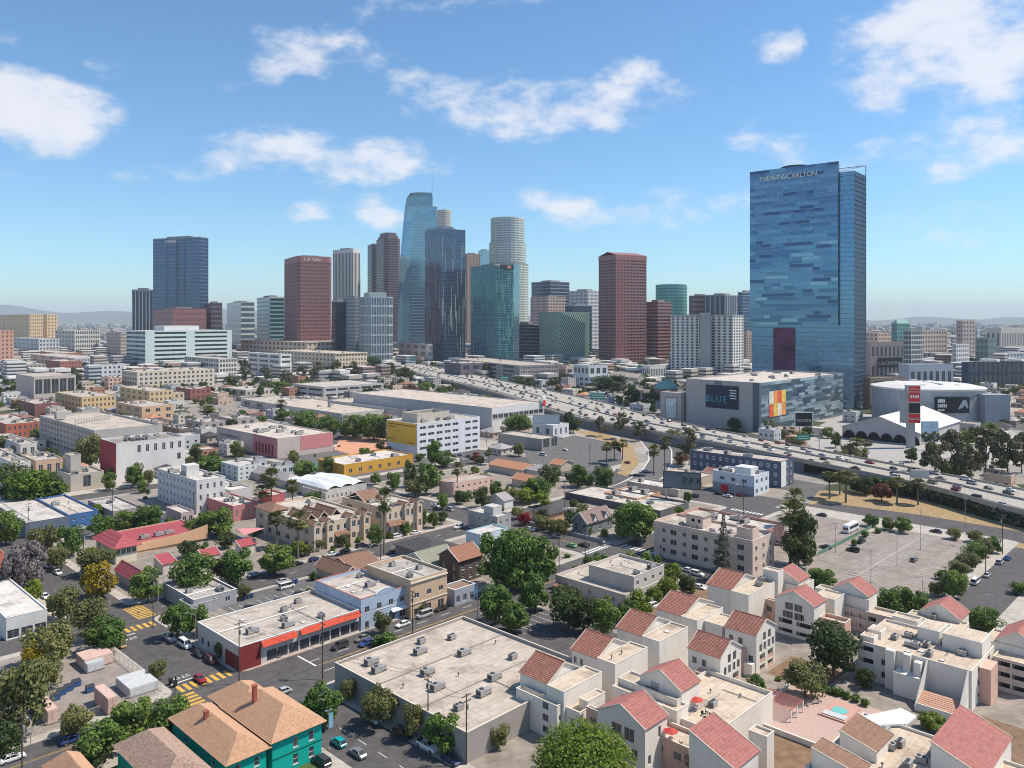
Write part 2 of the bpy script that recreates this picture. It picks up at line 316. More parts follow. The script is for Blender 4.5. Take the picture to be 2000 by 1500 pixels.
def ac_mesh(i):
    if i in AC: return AC[i]
    b = MB()
    if i == 0:
        b.box(-.9, -.7, .15, .9, .7, 1.25); b.box(-.8, -.6, 0, .8, .6, .15, 1)
        for s in (-.45, .45): b.prism([(s + .36 * math.cos(t), .36 * math.sin(t)) for t in [k * math.pi / 5 for k in range(10)]], 1.25, 1.36, 1)
        for k in range(5): b.box(-.93, -.55, .3 + k * .17, -.9, .55, .38 + k * .17, 1)
    elif i == 1:
        b.box(-1.6, -.8, .2, .2, .8, 1.5); b.box(.25, -.6, .2, 1.7, .6, 1.15); b.box(-1.5, -.7, 0, 1.6, .7, .2, 1); b.box(-1.63, -.6, .4, -1.6, .6, 1.3, 1)
        b.prism([(-.7 + .5 * math.cos(t), .5 * math.sin(t)) for t in [k * math.pi / 5 for k in range(10)]], 1.5, 1.6, 1)
    elif i == 2:
        b.tube((0, 0, 0), (0, 0, .7), .13, .13, 8); b.tube((0, 0, .7), (0, 0, .95), .26, .12, 8, 1)
    else:
        b.box(-.6, -.6, 0, .6, .6, .2); b.quad((-.5, -.5, .205), (.5, -.5, .205), (.5, .5, .26), (-.5, .5, .26), 1); b.box(-.64, -.64, 0, .64, -.6, .24); b.box(-.64, .6, 0, .64, .64, .24)
    AC[i] = b.mesh('air_conditioner', [mat('unit_grey_metal', (.38, .37, .36), .6, .2, 2, .3), G['dsteel'] if i < 3 else mat('skylight_white', (.75, .76, .78), .3, .05)]); return AC[i]
ACN = ('air_conditioner', 'air_conditioner', 'roof_vent', 'skylight')
LAND = []
BL = []           # every building's footprint, used to keep fillers clear
def short(lab):
    con = {'with', 'beside', 'behind', 'and', 'next', 'below', 'along', 'between', 'in', 'by', 'rising', 'overlooking', 'above', 'on', 'at', 'facing', 'around', 'beneath', 'among', 'of', 'to', 'a', 'its', 'the', 'over', 'still', 'from', 'under', 'towards', 'full'}
    w_ = lab.replace(',', '').split()
    while len(w_) > 8:
        k = max((i for i in range(3, len(w_)) if w_[i] in con), default=8); w_ = w_[:min(k, len(w_) - 1)]
        while w_ and w_[-1] in con: w_.pop()
    return ' '.join(w_)
def nearest(X, Y): return min(LAND, key=lambda q: (q[0] - X) ** 2 + (q[1] - Y) ** 2)[2]
def wall_box(L, W, h, hr, hl, b, x0=0, y0=0, z0=0.0, par=.6, th=.28, tm=1):
    """four walls with openings on the two street faces, parapet and coping"""
    a = face(b, (x0, y0), (1, 0), (0, 1), L, z0, h, hr); c = face(b, (x0, y0), (0, 1), (1, 0), W, z0, h, hl)
    b.quad((x0 + L, y0, z0), (x0 + L, y0 + W, z0), (x0 + L, y0 + W, h), (x0 + L, y0, h)); b.quad((x0, y0 + W, z0), (x0 + L, y0 + W, z0), (x0 + L, y0 + W, h), (x0, y0 + W, h))
    if par > 0:
        o = .05
        for q in ((x0 - o, y0 - o, x0 + L + o, y0 + th), (x0 - o, y0 + W - th, x0 + L + o, y0 + W + o), (x0 - o, y0 + th, x0 + th, y0 + W - th), (x0 + L - th, y0 + th, x0 + L + o, y0 + W - th)):
            b.box(q[0], q[1], h + .002, q[2], q[3], h + .12, tm)
        t = th - .03; d = h - par - .3
        for p, q in (((t, t), (L - t, t)), ((L - t, t), (L - t, W - t)), ((L - t, W - t), (t, W - t)), ((t, W - t), (t, t))):
            b.quad((x0 + p[0], y0 + p[1], d), (x0 + q[0], y0 + q[1], d), (x0 + q[0], y0 + q[1], h + .01), (x0 + p[0], y0 + p[1], h + .01))
    return a, c
def solve(xc, Y, xl, xr, a):
    X = (xc - 1000) / FPX * Y; s, c = math.sin(a), math.cos(a)
    def t(px, d): k = (px - 1000) / FPX; return (k * Y - X) / (d[0] - k * d[1])
    return (X, Y), t(xr, (s, c)), t(xl, (-c, s))
def place(xc, xl, xr, yb=None, yt=None, h=None, a=GRID, zg=0.0):
    if yb is None: Y = (CAM_H - h) * FPX / (yt - HZY)
    else: Y = (CAM_H - zg) * FPX / (yb - HZY)
    if h is None: h = CAM_H - (yt - HZY) * Y / FPX - zg
    C, L, W = solve(xc, Y, xl, xr, a); return C, abs(L), abs(W), h
def building(name, label, cat, xc, xl, xr, yb=None, yt=None, h=None, wall=(.5, .48, .45), roof='flat', rc=(.46, .42, .375), r=None, l=None, a=GRID, par=.6, rise=None, axis='y', o=.45, rm=None,
             trim=None, ac=0, win='std', wf=None, log_r=None, log_l=None, rail=None, doors=(), group=None, into=None, L=None, W=None, zg=0.0, seed=1, wm=None, courses=12, extra=None, near=False, z0=-.3, joined=False, gm=None, ft=.09):
    C, L_, W_, h = place(xc, xl, xr, yb, yt, h, a, zg); L = L or L_; W = W or W_
    rz = math.pi / 2 - a; wm = wm or wallm(wall); tm = trim or wallm(tuple(min(.8, x * 1.12) for x in wall))
    if into is None:
        rt = root(name, label, cat, (C[0], C[1], zg), rz, group); ox = oy = 0.0; rt['dims'] = (L, W, h); LAND.append((C[0] + (math.sin(a) * L - math.cos(a) * W) / 2, C[1] + (math.cos(a) * L + math.sin(a) * W) / 2, short(label)))
        BL.append((C, (math.sin(a), math.cos(a)), (-math.cos(a), math.sin(a)), L, W))
    else:
        rt = into; d = Vector((C[0] - rt.location.x, C[1] - rt.location.y)); ca, sa = math.cos(-rz), math.sin(-rz); ox, oy = d.x * ca - d.y * sa, d.x * sa + d.y * ca
        BL.append((C, (math.sin(a), math.cos(a)), (-math.cos(a), math.sin(a)), L, W))
    specs = lambda s: ([] if not s else (s if isinstance(s, list) else [s]))
    hr = [q for s in specs(r) for q in grid_holes(s, L)]; hl = [q for s in specs(l) for q in grid_holes(s, W)]
    lr = [q for s in specs(log_r) for q in grid_holes(s, L)]; ll = [q for s in specs(log_l) for q in grid_holes(s, W)]
    dr = [(f * (L if fc == 'r' else W) - w_ / 2, .05, f * (L if fc == 'r' else W) + w_ / 2, h_, fc) for fc, f, w_, h_ in doors]
    b = MB(); flat = roof == 'flat'
    wall_box(L, W, h, hr + lr + [q[:4] for q in dr if q[4] == 'r'], hl + ll + [q[:4] for q in dr if q[4] == 'l'], b, ox, oy, z0, par if flat else 0)
    n = courses
    if roof == 'gable':
        rise = rise or 2.0
        if axis == 'y':
            for ye in (0, W): b.tri((ox, oy + ye, h), (ox + L, oy + ye, h), (ox + L / 2, oy + ye, h + rise))
        else:
            for xe in (0, L): b.tri((ox + xe, oy, h), (ox + xe, oy + W, h), (ox + xe, oy + W / 2, h + rise))
    if roof == 'shed':      # falls towards the right-hand street face
        b.quad((ox, oy + W, h), (ox + L, oy + W, h), (ox + L, oy + W, h + rise), (ox, oy + W, h + rise))
        for xe in (0, L): b.tri((ox + xe, oy, h), (ox + xe, oy + W, h), (ox + xe, oy + W, h + rise))
    wo_ = b.build('wall', [wm, tm], rt)
    q = MB(); rm = rm or roofm(rc)
    if flat: q.box(ox + .26, oy + .26, h - par - .25, ox + L - .26, oy + W - .26, h - par)
    elif roof == 'gable': roof_gable(q, L, W, h, rise, axis, o, n, 1, ox, oy)
    elif roof == 'hip': roof_hip(q, L, W, h, rise or 2.2, o, n, ox, oy)
    elif roof == 'shed':
        k = rise / W
        slope(q, (ox - o, oy - o, h - o * k + .05), (ox + L + o, oy - o, h - o * k + .05), (ox + L + o, oy + W + .1, h + rise + .05), (ox - o, oy + W + .1, h + rise + .05), n)
        for xe in (-o - .05, L + o - .1): q.loft([[(ox + xe, oy - o, h - o * k - .15), (ox + xe + .15, oy - o, h - o * k - .15), (ox + xe + .15, oy - o, h - o * k + .2), (ox + xe, oy - o, h - o * k + .2)], [(ox + xe, oy + W + .1, h + rise - .15), (ox + xe + .15, oy + W + .1, h + rise - .15), (ox + xe + .15, oy + W + .1, h + rise + .2), (ox + xe, oy + W + .1, h + rise + .2)]], 1)
    q.build('roof', [rm, tm], rt)
    if joined and (hr or hl):
        jb = MB()
        for fc, hs in (('r', hr), ('l', hl)):
            for a0, c0, a1, c1 in hs:
                if fc == 'r': jb.quad((ox + a0, oy + .15, c0), (ox + a1, oy + .15, c0), (ox + a1, oy + .15, c1), (ox + a0, oy + .15, c1)); jb.box((ox + (a0 + a1) / 2 - .05), oy + .1, c0, (ox + (a0 + a1) / 2 + .05), oy + .149, c1, 1)
                else: jb.quad((ox + .15, oy + a0, c0), (ox + .15, oy + a1, c0), (ox + .15, oy + a1, c1), (ox + .15, oy + a0, c1)); jb.box(ox + .1, (oy + (a0 + a1) / 2 - .05), c0, ox + .149, (oy + (a0 + a1) / 2 + .05), c1, 1)
        tag(jb.build('windows', [gm or G['pane'], wf or G['white']], rt), kind='stuff'); hr, hl = [], []
    for fc, hs, Ln in (('r', hr, L), ('l', hl, W)):
        for i, (a0, c0, a1, c1) in enumerate(hs):
            a0 = max(.05, a0); a1 = min(Ln - .05, a1); c1 = min(h - .05, c1)
            if a1 - a0 < .15 or c1 - c0 < .15: continue
            me = window_mesh(a1 - a0, c1 - c0, win, wf, None, ft); mid = (a0 + a1) / 2
            put_window(me, rt, (ox + mid, oy + .12, c0) if fc == 'r' else (ox + .12, oy + mid, c0), 0 if fc == 'r' else -math.pi / 2)
    for fc, hs, Ln in (('r', lr, L), ('l', ll, W)):
        for a0, c0, a1, c1 in hs:
            c1 = min(h - .05, c1); mid = (a0 + a1) / 2
            if c1 - c0 < .5: continue
            put('balcony', loggia_mesh(a1 - a0, c1 - c0, wm, rail or wm), rt, (ox + mid, oy + .01, c0) if fc == 'r' else (ox + .01, oy + mid, c0), 0 if fc == 'r' else -math.pi / 2)
    for a0, c0, a1, c1, fc in dr:
        d = MB(); x = (a1 - a0) / 2; d.box(-x, 0, 0, x, .05, c1 - c0, 0); d.box(-x * .7, -.012, (c1 - c0) * .35, x * .7, 0, (c1 - c0) * .93, 1); mid = (a0 + a1) / 2
        d.build('door', [mat('door_paint', (.22, .19, .17), .6, .1), G['pane']], rt, (ox + mid, oy + .12, c0) if fc == 'r' else (ox + .12, oy + mid, c0), 0 if fc == 'r' else -math.pi / 2)
    if flat and ac:
        rn = random.Random(seed * 77 + int(xc)); used = []
        for i in range(ac):
            k = rn.choice((0, 0, 1, 2, 2, 3)) if near else rn.choice((0, 1, 1, 3))
            for _ in range(8):
                x, y = rn.uniform(.12, .88) * L, rn.uniform(.12, .88) * W
                if all(abs(x - u) + abs(y - v) > 3.2 for u, v in used): break
            used.append((x, y))
            if min(x, y, L - x, W - y) < 1.9: continue
            put(ACN[k], ac_mesh(k), rt, (ox + x, oy + y, h - par), rn.choice((0, math.pi / 2)), (1, 1, 1) if near else (1.5, 1.5, 1.4))
        if near and L > 9 and W > 9:
            for i in range(2):
                q = MB(); y = rn.uniform(.2, .8) * W; x = rn.uniform(.2, .8) * L; z = h - par + .18
                if i: q.tube((ox + .6, oy + y, z), (ox + L * rn.uniform(.5, .9), oy + y, z), .09, .09, 6)
                else: q.tube((ox + x, oy + .6, z), (ox + x, oy + W * rn.uniform(.5, .9), z), .09, .09, 6); q.box(ox + x - .5, oy + W * .3, h - par, ox + x + .5, oy + W * .3 + .5, z)
                q.build('roof_pipe', G['steel'], rt)
            pf = rn.choice((.7, .85, 1.12)); q = MB(); [q.box(ox + rx * L, oy + ry * W, h - par + .004, ox + min(L - .4, rx * L + rn.uniform(2, 6)), oy + min(W - .4, ry * W + rn.uniform(1.5, 5)), h - par + .02) for rx, ry in [(rn.uniform(.1, .7), rn.uniform(.1, .7))]]; q.build('roof_patch', roofm(tuple(x * pf for x in rc)), rt)
    if into is None: rt['h'] = h
    return rt
def block_part(rt, name, x0, y0, z0, x1, y1, z1, m):
    b = MB(); b.box(x0, y0, z0, x1, y1, z1); return b.build(name, m, rt)
def text(body, size, m, parent, loc, rot, name='sign_lettering', ext=.03, align='CENTER', shear=0.0):
    c = bpy.data.curves.new(name, 'FONT'); c.body = body; c.size = size; c.align_x = align; c.extrude = ext; c.shear = shear; c.resolution_u = 2
    t = bpy.data.objects.new(name, c); col.objects.link(t)
    dg = bpy.context.evaluated_depsgraph_get(); me = bpy.data.meshes.new_from_object(t.evaluated_get(dg)); bpy.data.objects.remove(t)
    me.materials.clear(); me.materials.append(m); o = bpy.data.objects.new(name, me); col.objects.link(o); o.parent = parent; o.location = loc; o.rotation_euler = rot; return o
FR, FL = (math.pi / 2, 0, 0), (math.pi / 2, 0, -math.pi / 2)        # lettering on the right-hand / left-hand street face

# ------------------------------------------------------------------ trees
def leaves(b, rnd, c, rad, n, size, up=.35, m=0):
    for _ in range(n):
        d = Vector((rnd.gauss(0, 1), rnd.gauss(0, 1), rnd.gauss(0, 1))).normalized(); p = Vector(c) + Vector((d.x * rad[0], d.y * rad[1], d.z * rad[2])) * rnd.uniform(.72, 1.05)
        nn = (d + Vector((rnd.gauss(0, .5), rnd.gauss(0, .5), rnd.gauss(0, .5) + up))).normalized(); a = nn.orthogonal().normalized(); t = rnd.uniform(0, 6.28)
        a, e = (a * math.cos(t) + nn.cross(a) * math.sin(t)), None; e = nn.cross(a); s = size * rnd.uniform(.6, 1.3)
        b.quad(p - a * s - e * s * .2, p - e * s * .62, p + a * s + e * s * .15, p + e * s * .62, m)
def crown_round(seed, lobes=15, per=150, size=.052, flat=1.0, spread=.30):
    rnd = random.Random(seed); b = MB()
    for i in range(lobes):
        if i == 0: c, r = (0, 0, .52), (.31, .31, .33)
        else:
            t = rnd.uniform(0, 6.28); z = rnd.uniform(-1, 1); rr = math.sqrt(max(0, 1 - z * z * .8)) * spread * rnd.uniform(.6, 1.12); c = (math.cos(t) * rr, math.sin(t) * rr, .50 + z * .29 * flat); k = rnd.uniform(.085, .23); r = (k, k, k * .85)
        leaves(b, rnd, c, r, per, size)
    return b
def trunk_mesh(seed, th=.5, r=.028, limbs=4, top=.5, mt='bark'):
    rnd = random.Random(seed); b = MB(); b.tube((0, 0, -.02), (0, 0, th * .6), r, r * .75, 7)
    for i in range(limbs):
        t = 6.28 * i / limbs + rnd.uniform(-.4, .4); q = (math.cos(t) * .2, math.sin(t) * .2, th * .6 + rnd.uniform(.15, .3)); b.tube((0, 0, th * .55), q, r * .6, r * .25, 5)
        b.tube(q, (q[0] * 1.5, q[1] * 1.5, q[2] + .12), r * .25, r * .1, 4)
    return b.mesh('trunk', [G[mt]])
LM = dict(
    ficus=leafm('ficus_leaves', (.04, .09, .014), (.165, .25, .05)), oak=leafm('olive_leaves', (.075, .095, .025), (.225, .225, .08)), lime=leafm('bright_green_leaves', (.06, .115, .010), (.22, .29, .035)),
    dark=leafm('dark_green_leaves', (.026, .052, .015), (.10, .14, .04)), yellow=leafm('yellow_blossom', (.14, .10, .01), (.55, .36, .02)), mauve=leafm('mauve_blossom', (.10, .085, .085), (.29, .24, .25)),
    rust=leafm('rust_leaves', (.07, .035, .02), (.22, .11, .05)), conifer=leafm('conifer_needles', (.018, .026, .014), (.07, .075, .035)), palm=leafm('palm_fronds', (.05, .07, .018), (.24, .24, .075)), thatch=leafm('dead_palm_thatch', (.12, .08, .045), (.30, .21, .12)),
    euc=leafm('eucalyptus_leaves', (.05, .06, .028), (.165, .16, .075)), flower=leafm('red_bougainvillea', (.22, .012, .03), (.42, .03, .07)))
PR = {}
def proto(kind, k):
    if (kind, k) in PR: return PR[kind, k]
    sd_ = hash_(kind) + k * 13; rnd = random.Random(sd_); b = MB()
    if kind in ('ficus', 'oak', 'lime', 'dark', 'yellow', 'mauve', 'rust', 'flower'):
        den_ = {'ficus': 190, 'lime': 190}.get(kind, 140); b = crown_round(sd_, 26, den_, .034, 1.0, .35); tr = trunk_mesh(sd_)
    elif kind == 'big':
        for i in range(120):
            z = 1 - 2 * (i + .5) / 120; t = i * 2.39996; q_ = math.sqrt(1 - z * z); kk = rnd.uniform(.36, .42); leaves(b, rnd, (math.cos(t) * q_ * kk, math.sin(t) * q_ * kk, .53 + z * kk), (.085, .085, .075), 110, .0125)
        leaves(b, rnd, (0, 0, .53), (.36, .36, .37), 2500, .03)
        tr = trunk_mesh(sd_)
    elif kind == 'euc':
        for i in range(16):
            t = rnd.uniform(0, 6.28); rr = rnd.uniform(.05, .36); leaves(b, rnd, (math.cos(t) * rr, math.sin(t) * rr, rnd.uniform(.32, .93)), (.12, .12, .09), 95, .036)
        tr = trunk_mesh(sd_, .75, .02, 6)
    elif kind == 'palm':
        for i in range(78):
            t = rnd.uniform(0, 6.28); e = rnd.uniform(-.95, 1.4); ln = rnd.uniform(.36, .5); d = Vector((math.cos(t) * math.cos(e), math.sin(t) * math.cos(e), math.sin(e))); o_ = Vector((0, 0, .86)); sd2 = d.cross(Vector((0, 0, 1))).normalized()
            mid = o_ + d * Vector((1, 1, .22)).length * 0 + Vector((d.x, d.y, d.z * .55)) * ln * .55
            for j in range(7):
                f = (j - 3) / 3 * .95; tip = mid + (Vector((d.x, d.y, d.z * .5)) * math.cos(f) + sd2 * math.sin(f)) * ln * .5 + Vector((0, 0, -.028 * abs(f) - .012)); b.tri(mid - sd2 * .012, mid + sd2 * .012, tip)
                b.quad(mid, mid.lerp(tip, .5) + sd2 * .035 * math.cos(f), tip, mid.lerp(tip, .5) - sd2 * .035 * math.cos(f))
            b.tri(o_, mid + sd2 * .01, mid - sd2 * .01)
        s = MB()
        for i in range(110):
            t = rnd.uniform(0, 6.28); z = rnd.uniform(.70, .86); r_ = .06 + (z - .70) * .5; p = Vector((math.cos(t) * r_ * 1.0, math.sin(t) * r_, z)); s.tri(p, p + Vector((-math.sin(t) * .06, math.cos(t) * .06, -.01)), p + Vector((-math.cos(t) * .02, -math.sin(t) * .02, -.10)))
        tb = MB(); tb.tube((0, 0, -.02), (0, 0, .84), .042, .026, 8)
        PR[kind, k] = (tb.mesh('trunk', [G['palmbark']]), b.mesh('crown', [LM['palm']]), s.mesh('thatch', [LM['thatch']])); return PR[kind, k]
    elif kind == 'conifer':
        for i in range(1700):
            z = rnd.random() ** .85; r_ = (1 - z) * .46 * (0.75 + .25 * math.sin(z * 60)) * rnd.uniform(.35, 1.0) + .01; t = rnd.uniform(0, 6.28); p = Vector((math.cos(t) * r_, math.sin(t) * r_, .08 + z * .92)); d = Vector((math.cos(t), math.sin(t), -.35)); e = Vector((-math.sin(t), math.cos(t), 0)); s = .045 * (1.2 - z * .7)
            b.quad(p - e * s * .5, p + d * s * .6 - e * s * .2, p + d * s * 1.7, p + d * s * .6 + e * s * .6)
        tr = trunk_mesh(sd_, 1.3, .02, 0)
    elif kind == 'cypress':
        for i in range(900):
            z = rnd.random(); r_ = math.sin(math.pi * min(1, z * .85 + .13)) * .45 * rnd.uniform(.75, 1.05); t = rnd.uniform(0, 6.28); p = Vector((math.cos(t) * r_, math.sin(t) * r_, .03 + z * .97)); e = Vector((-math.sin(t), math.cos(t), 0)); b.quad(p - e * .09, p + Vector((0, 0, -.02)), p + e * .09, p + Vector((0, 0, .07)))
        tr = trunk_mesh(sd_, .3, .05, 0)
    elif kind == 'shrub':
        for i in range(9):
            t = rnd.uniform(0, 6.28); rr = rnd.uniform(0, .28); leaves(b, rnd, (math.cos(t) * rr, math.sin(t) * rr, rnd.uniform(.25, .62)), (.24, .24, .3), 75, .075)
        tr = trunk_mesh(sd_, .3, .03, 3)
    lm = LM[{'big': 'lime', 'cypress': 'conifer', 'shrub': 'ficus'}.get(kind, kind)]
    PR[kind, k] = (tr, b.mesh('crown', [lm]), None); return PR[kind, k]
def hash_(s): return sum(ord(c) * (i + 3) for i, c in enumerate(s))
TN = dict(ficus='broadleaf_tree', oak='broadleaf_tree', lime='broadleaf_tree', dark='broadleaf_tree', yellow='flowering_tree', mauve='flowering_tree', rust='broadleaf_tree', big='broadleaf_tree', euc='eucalyptus_tree', palm='fan_palm', conifer='conifer_tree', cypress='cypress_tree', shrub='shrub', flower='flowering_shrub')
TL = dict(ficus='dense green broadleaf tree', oak='olive-green broadleaf tree', lime='bright yellow-green tree', dark='dark green shade tree', yellow='yellow-flowering tree', mauve='mauve-grey blossoming tree', rust='rust-tinged tree', big='huge dense yellow-green rounded tree', euc='tall open eucalyptus tree', palm='brown-thatched fan palm', conifer='dark pointed conifer', cypress='slim pointed cypress', shrub='rounded green shrub', flower='red bougainvillea shrub')
TP = []; TREEL = {}
tcount = [0]
def tree(kind, x, yb, yt, wpx, where, group=None, var=None, zg=0.0, label=None, Y=None):
    if Y is None: Y = (CAM_H - zg) * FPX / (yb - HZY)
    X = (x - 1000) / FPX * Y; h = (yb - yt) * Y / FPX; wd = wpx * Y / FPX * (1.3 if kind == 'palm' else 1); tcount[0] += 1
    return tree_at(kind, X, Y, h, wd, where, group, var, zg, label)
def tree_at(kind, X, Y, h, wd, where, group=None, var=None, zg=0.0, label=None):
    k = (tcount[0] if var is None else var) % 3; tcount[0] += 1
    if kind == 'big': k = 0
    t, c, s = proto(kind, k)
    rt = root(TN[kind], label or TL[kind] + ' near the ' + nearest(X, Y), 'palm' if kind == 'palm' else 'shrub' if kind in ('shrub', 'flower') else 'tree', (X, Y, zg), tcount[0] * 2.4, group or '%s near the %s' % ('palms' if kind == 'palm' else 'shrubs' if kind in ('shrub', 'flower') else 'trees', nearest(X, Y)))
    rt.scale = (wd, wd, h); put('trunk', t, rt); put('crown', c, rt)
    if s: put('thatch', s, rt)
    TP.append((X, Y, wd)); TREEL.setdefault(rt['label'], []).append((h * wd, rt)); return rt

# ------------------------------------------------------------------ vehicles (local +x = forward)
CARS = {}
def car_parts(kind, simple=False):
    if (kind, simple) in CARS: return CARS[kind, simple]
    L, W, Hh, hood, c0, c1, c2, c3, deck = {'sedan': (4.6, 1.8, 1.45, .88, 1.05, .35, -1.1, -1.75, .98), 'hatch': (4.1, 1.76, 1.5, .92, 1.1, .45, -1.5, -1.95, 1.0), 'suv': (4.8, 1.92, 1.78, 1.08, 1.15, .55, -2.05, -2.3, 1.12),
        'van': (5.2, 1.98, 2.05, 1.15, 1.9, 1.2, -2.45, -2.55, 1.2), 'pickup': (5.6, 1.98, 1.85, 1.12, 1.1, .5, -.75, -1.0, 1.1)}[kind]
    x0, x1, hw = -L / 2, L / 2, W / 2; zb = .32
    def ring(x, zt, k=1.0): return [(x, -hw * .93 * k, zb), (x, -hw * k, .62), (x, -hw * .95 * k, zt - .06), (x, -hw * .84 * k, zt), (x, hw * .84 * k, zt), (x, hw * .95 * k, zt - .06), (x, hw * k, .62), (x, hw * .93 * k, zb)]
    b = MB(); b.loft([ring(x1, hood - .25, .84), ring(x1 - .25, hood - .1, .97), ring(x1 - .9, hood), ring(c0, hood + .04), ring(0, deck - .02), ring(c3, deck), ring(x0 + .3, deck - .02, .98), ring(x0, deck - .28, .88)], 0)
    tw, bw = hw * .70, hw * .86; zt = Hh; zl = deck - .03; zf = hood + .02
    if kind == 'pickup':
        b.box(x0 + .12, -hw * .78, deck + .003, c3 - .15, hw * .78, deck + .006, 1); 
        for s in (-1, 1): b.box(x0 + .05, s * hw * .93 - .05, deck, c3, s * hw * .93 + .05, deck + .12, 0)
    # roof panel and pillars
    b.loft([[(c1, -tw, zt - .03), (c1, tw, zt - .03), (c1, tw, zt + .015), (c1, -tw, zt + .015)], [(c2, -tw, zt - .05), (c2, tw, zt - .05), (c2, tw, zt + .01), (c2, -tw, zt + .01)]], 0)
    for s in (-1, 1):
        for xa, za, xb in ((c0, zf, c1), (c3, zl, c2), ((c1 + c2) / 2 - .1, zl, (c1 + c2) / 2 - .1)): b.tube((xa, s * bw, za), (xb, s * tw, zt - .01), .05, .05, 4)
        b.box((c0 - .15), s * hw * 1.0 - .06 + s * .06, hood + .02, c0, s * hw + .06 + s * .08, hood + .16)
    gl = {}
    q = MB(); q.quad((c0, -bw, zf), (c0, bw, zf), (c1, tw, zt - .02), (c1, -tw, zt - .02)); gl['windshield'] = q
    q = MB(); q.quad((c3, -bw, zl), (c3, bw, zl), (c2, tw, zt - .02), (c2, -tw, zt - .02)); gl['rear_window'] = q
    sw = []
    for s in (-1, 1):
        q = MB(); q.quad((c0, s * bw, zf), (c3, s * bw, zl), (c2, s * tw, zt - .03), (c1, s * tw, zt - .03)); sw.append(q)
    wb = MB(); n = 12; rr = .34 if kind in ('sedan', 'hatch') else .39
    rb = MB()
    for q_, r_, y0, y1 in ((wb, rr, -.12, .12), (rb, rr * .6, -.13, .13)): q_.loft([[(r_ * math.cos(6.283 * i / n), y, r_ * math.sin(6.283 * i / n)) for i in range(n)] for y in (y0, y1)])
    ax = (x1 - .85, x0 + .9); out = []
    if simple:
        for q, m_ in [(gl['windshield'], 1), (gl['rear_window'], 1), (sw[0], 1), (sw[1], 1)]:
            k = len(b.v); b.v += q.v; b.f += [tuple(i + k for i in f) for f in q.f]; b.m += [m_] * len(q.f)
        for x in ax:
            for s in (-1, 1): b.loft([[(x + rr * math.cos(6.283 * i / 8), s * (hw - .1) + y, rr + rr * math.sin(6.283 * i / 8)) for i in range(8)] for y in (-.1, .1)], 2)
        CARS[kind, simple] = [('body', b.mesh('body', [G['paint'], G['cglass'], G['tyre']]), (0, 0, 0))]; return CARS[kind, simple]
    out = [('body', b.mesh('body', [G['paint'], G['black']]), (0, 0, 0))]
    for nme, q in gl.items(): out.append((nme, q.mesh(nme, [G['cglass']]), (0, 0, 0)))
    for q in sw: out.append(('side_window', q.mesh('side_window', [G['cglass']]), (0, 0, 0)))
    wme = wb.mesh('wheel', [G['tyre']]); CARS['rim', kind] = rb.mesh('rim', [G['rim']])
    for x in ax:
        for s in (-1, 1): out.append(('wheel', wme, (x, s * (hw - .1), rr)))
    lb = MB(); lb.box(-.06, -.2, -.08, .05, .2, .08); hl_ = lb.mesh('headlight', [G['lampc']]); tl_ = lb.mesh('tail_light', [G['lampr']])
    for s in (-1, 1): out += [('headlight', hl_, (x1 - .06, s * hw * .58, hood - .33)), ('tail_light', tl_, (x0 + .07, s * hw * .66, deck - .36))]
    CARS[kind, simple] = out; return out
CC = dict(white=(.72, .72, .71), silver=(.42, .43, .44), grey=(.17, .175, .18), black=(.02, .02, .022), red=(.28, .012, .02), blue=(.03, .07, .22), navy=(.02, .03, .09), tan=(.36, .29, .19), teal=(.0, .30, .33), green=(.13, .42, .10), gold=(.42, .28, .12), burgundy=(.11, .02, .03), dark=(.045, .045, .05))
CN = dict(sedan='sedan', hatch='hatchback', suv='suv', van='van', pickup='pickup_truck')
CT = dict(sedan='sedan', hatch='hatchback', suv='sport utility vehicle', van='van', pickup='pickup truck')
def vehicle(kind, colr, X, Y, hd, where, z=.006, simple=False, group=None, label=None):
    ps = car_parts(kind, simple); lab = label or '%s %s %s' % (colr, CT[kind], where)
    if simple:
        o = put(CN[kind], ps[0][1], None, (X, Y, z), hd); o.color = (*CC[colr], 1); return tag(o, lab, 'car', group or 'cars ' + where)
    rt = root(CN[kind], lab, 'car', (X, Y, z), hd, group or 'cars ' + where)
    for n_, me, loc in ps:
        o = put(n_, me, rt, loc)
        if n_ == 'wheel': put('rim', CARS['rim', kind], o)
        if n_ == 'body': o.color = (*CC[colr], 1)
    return rt
def car(kind, colr, x, y, dr, where, **k):
    X, Y = P(x, y, k.get('z', 0)); hd = {'A': ROTZ + math.pi / 2, 'B': ROTZ, 'a': ROTZ - math.pi / 2, 'b': ROTZ + math.pi}.get(dr, dr); return vehicle(kind, colr, X, Y, hd, where, **k)

# ------------------------------------------------------------------ the setting: ground, streets, kerbs, markings, freeway
def uvbox(b, u0, u1, v0, v1, z0, z1, m=0, rad=0.0):
    if rad <= 0: pts = [(u0, v0), (u1, v0), (u1, v1), (u0, v1)]
    else:
        pts = []
        for cx, cy, a0 in ((u1 - rad, v0 + rad, -90), (u1 - rad, v1 - rad, 0), (u0 + rad, v1 - rad, 90), (u0 + rad, v0 + rad, 180)):
            pts += [(cx + rad * math.cos(R(a0 + k * 18)), cy + rad * math.sin(R(a0 + k * 18))) for k in range(6)]
    b.prism([U2(*p) for p in pts], z0, z1, m)
def sheet(name, pts, z, m, label=None, parent=None):
    b = MB(); n = len(pts); b.v = [(*p, z) for p in pts]; b.f = [tuple(range(n))]; b.m = [0]
    o = b.build(name, m, parent); 
    if parent is None: o['kind'] = 'structure'
    return o
def uvsheet(name, u0, u1, v0, v1, z, m, parent=None): return sheet(name, [U2(u0, v0), U2(u1, v0), U2(u1, v1), U2(u0, v1)], z, m, None, parent)
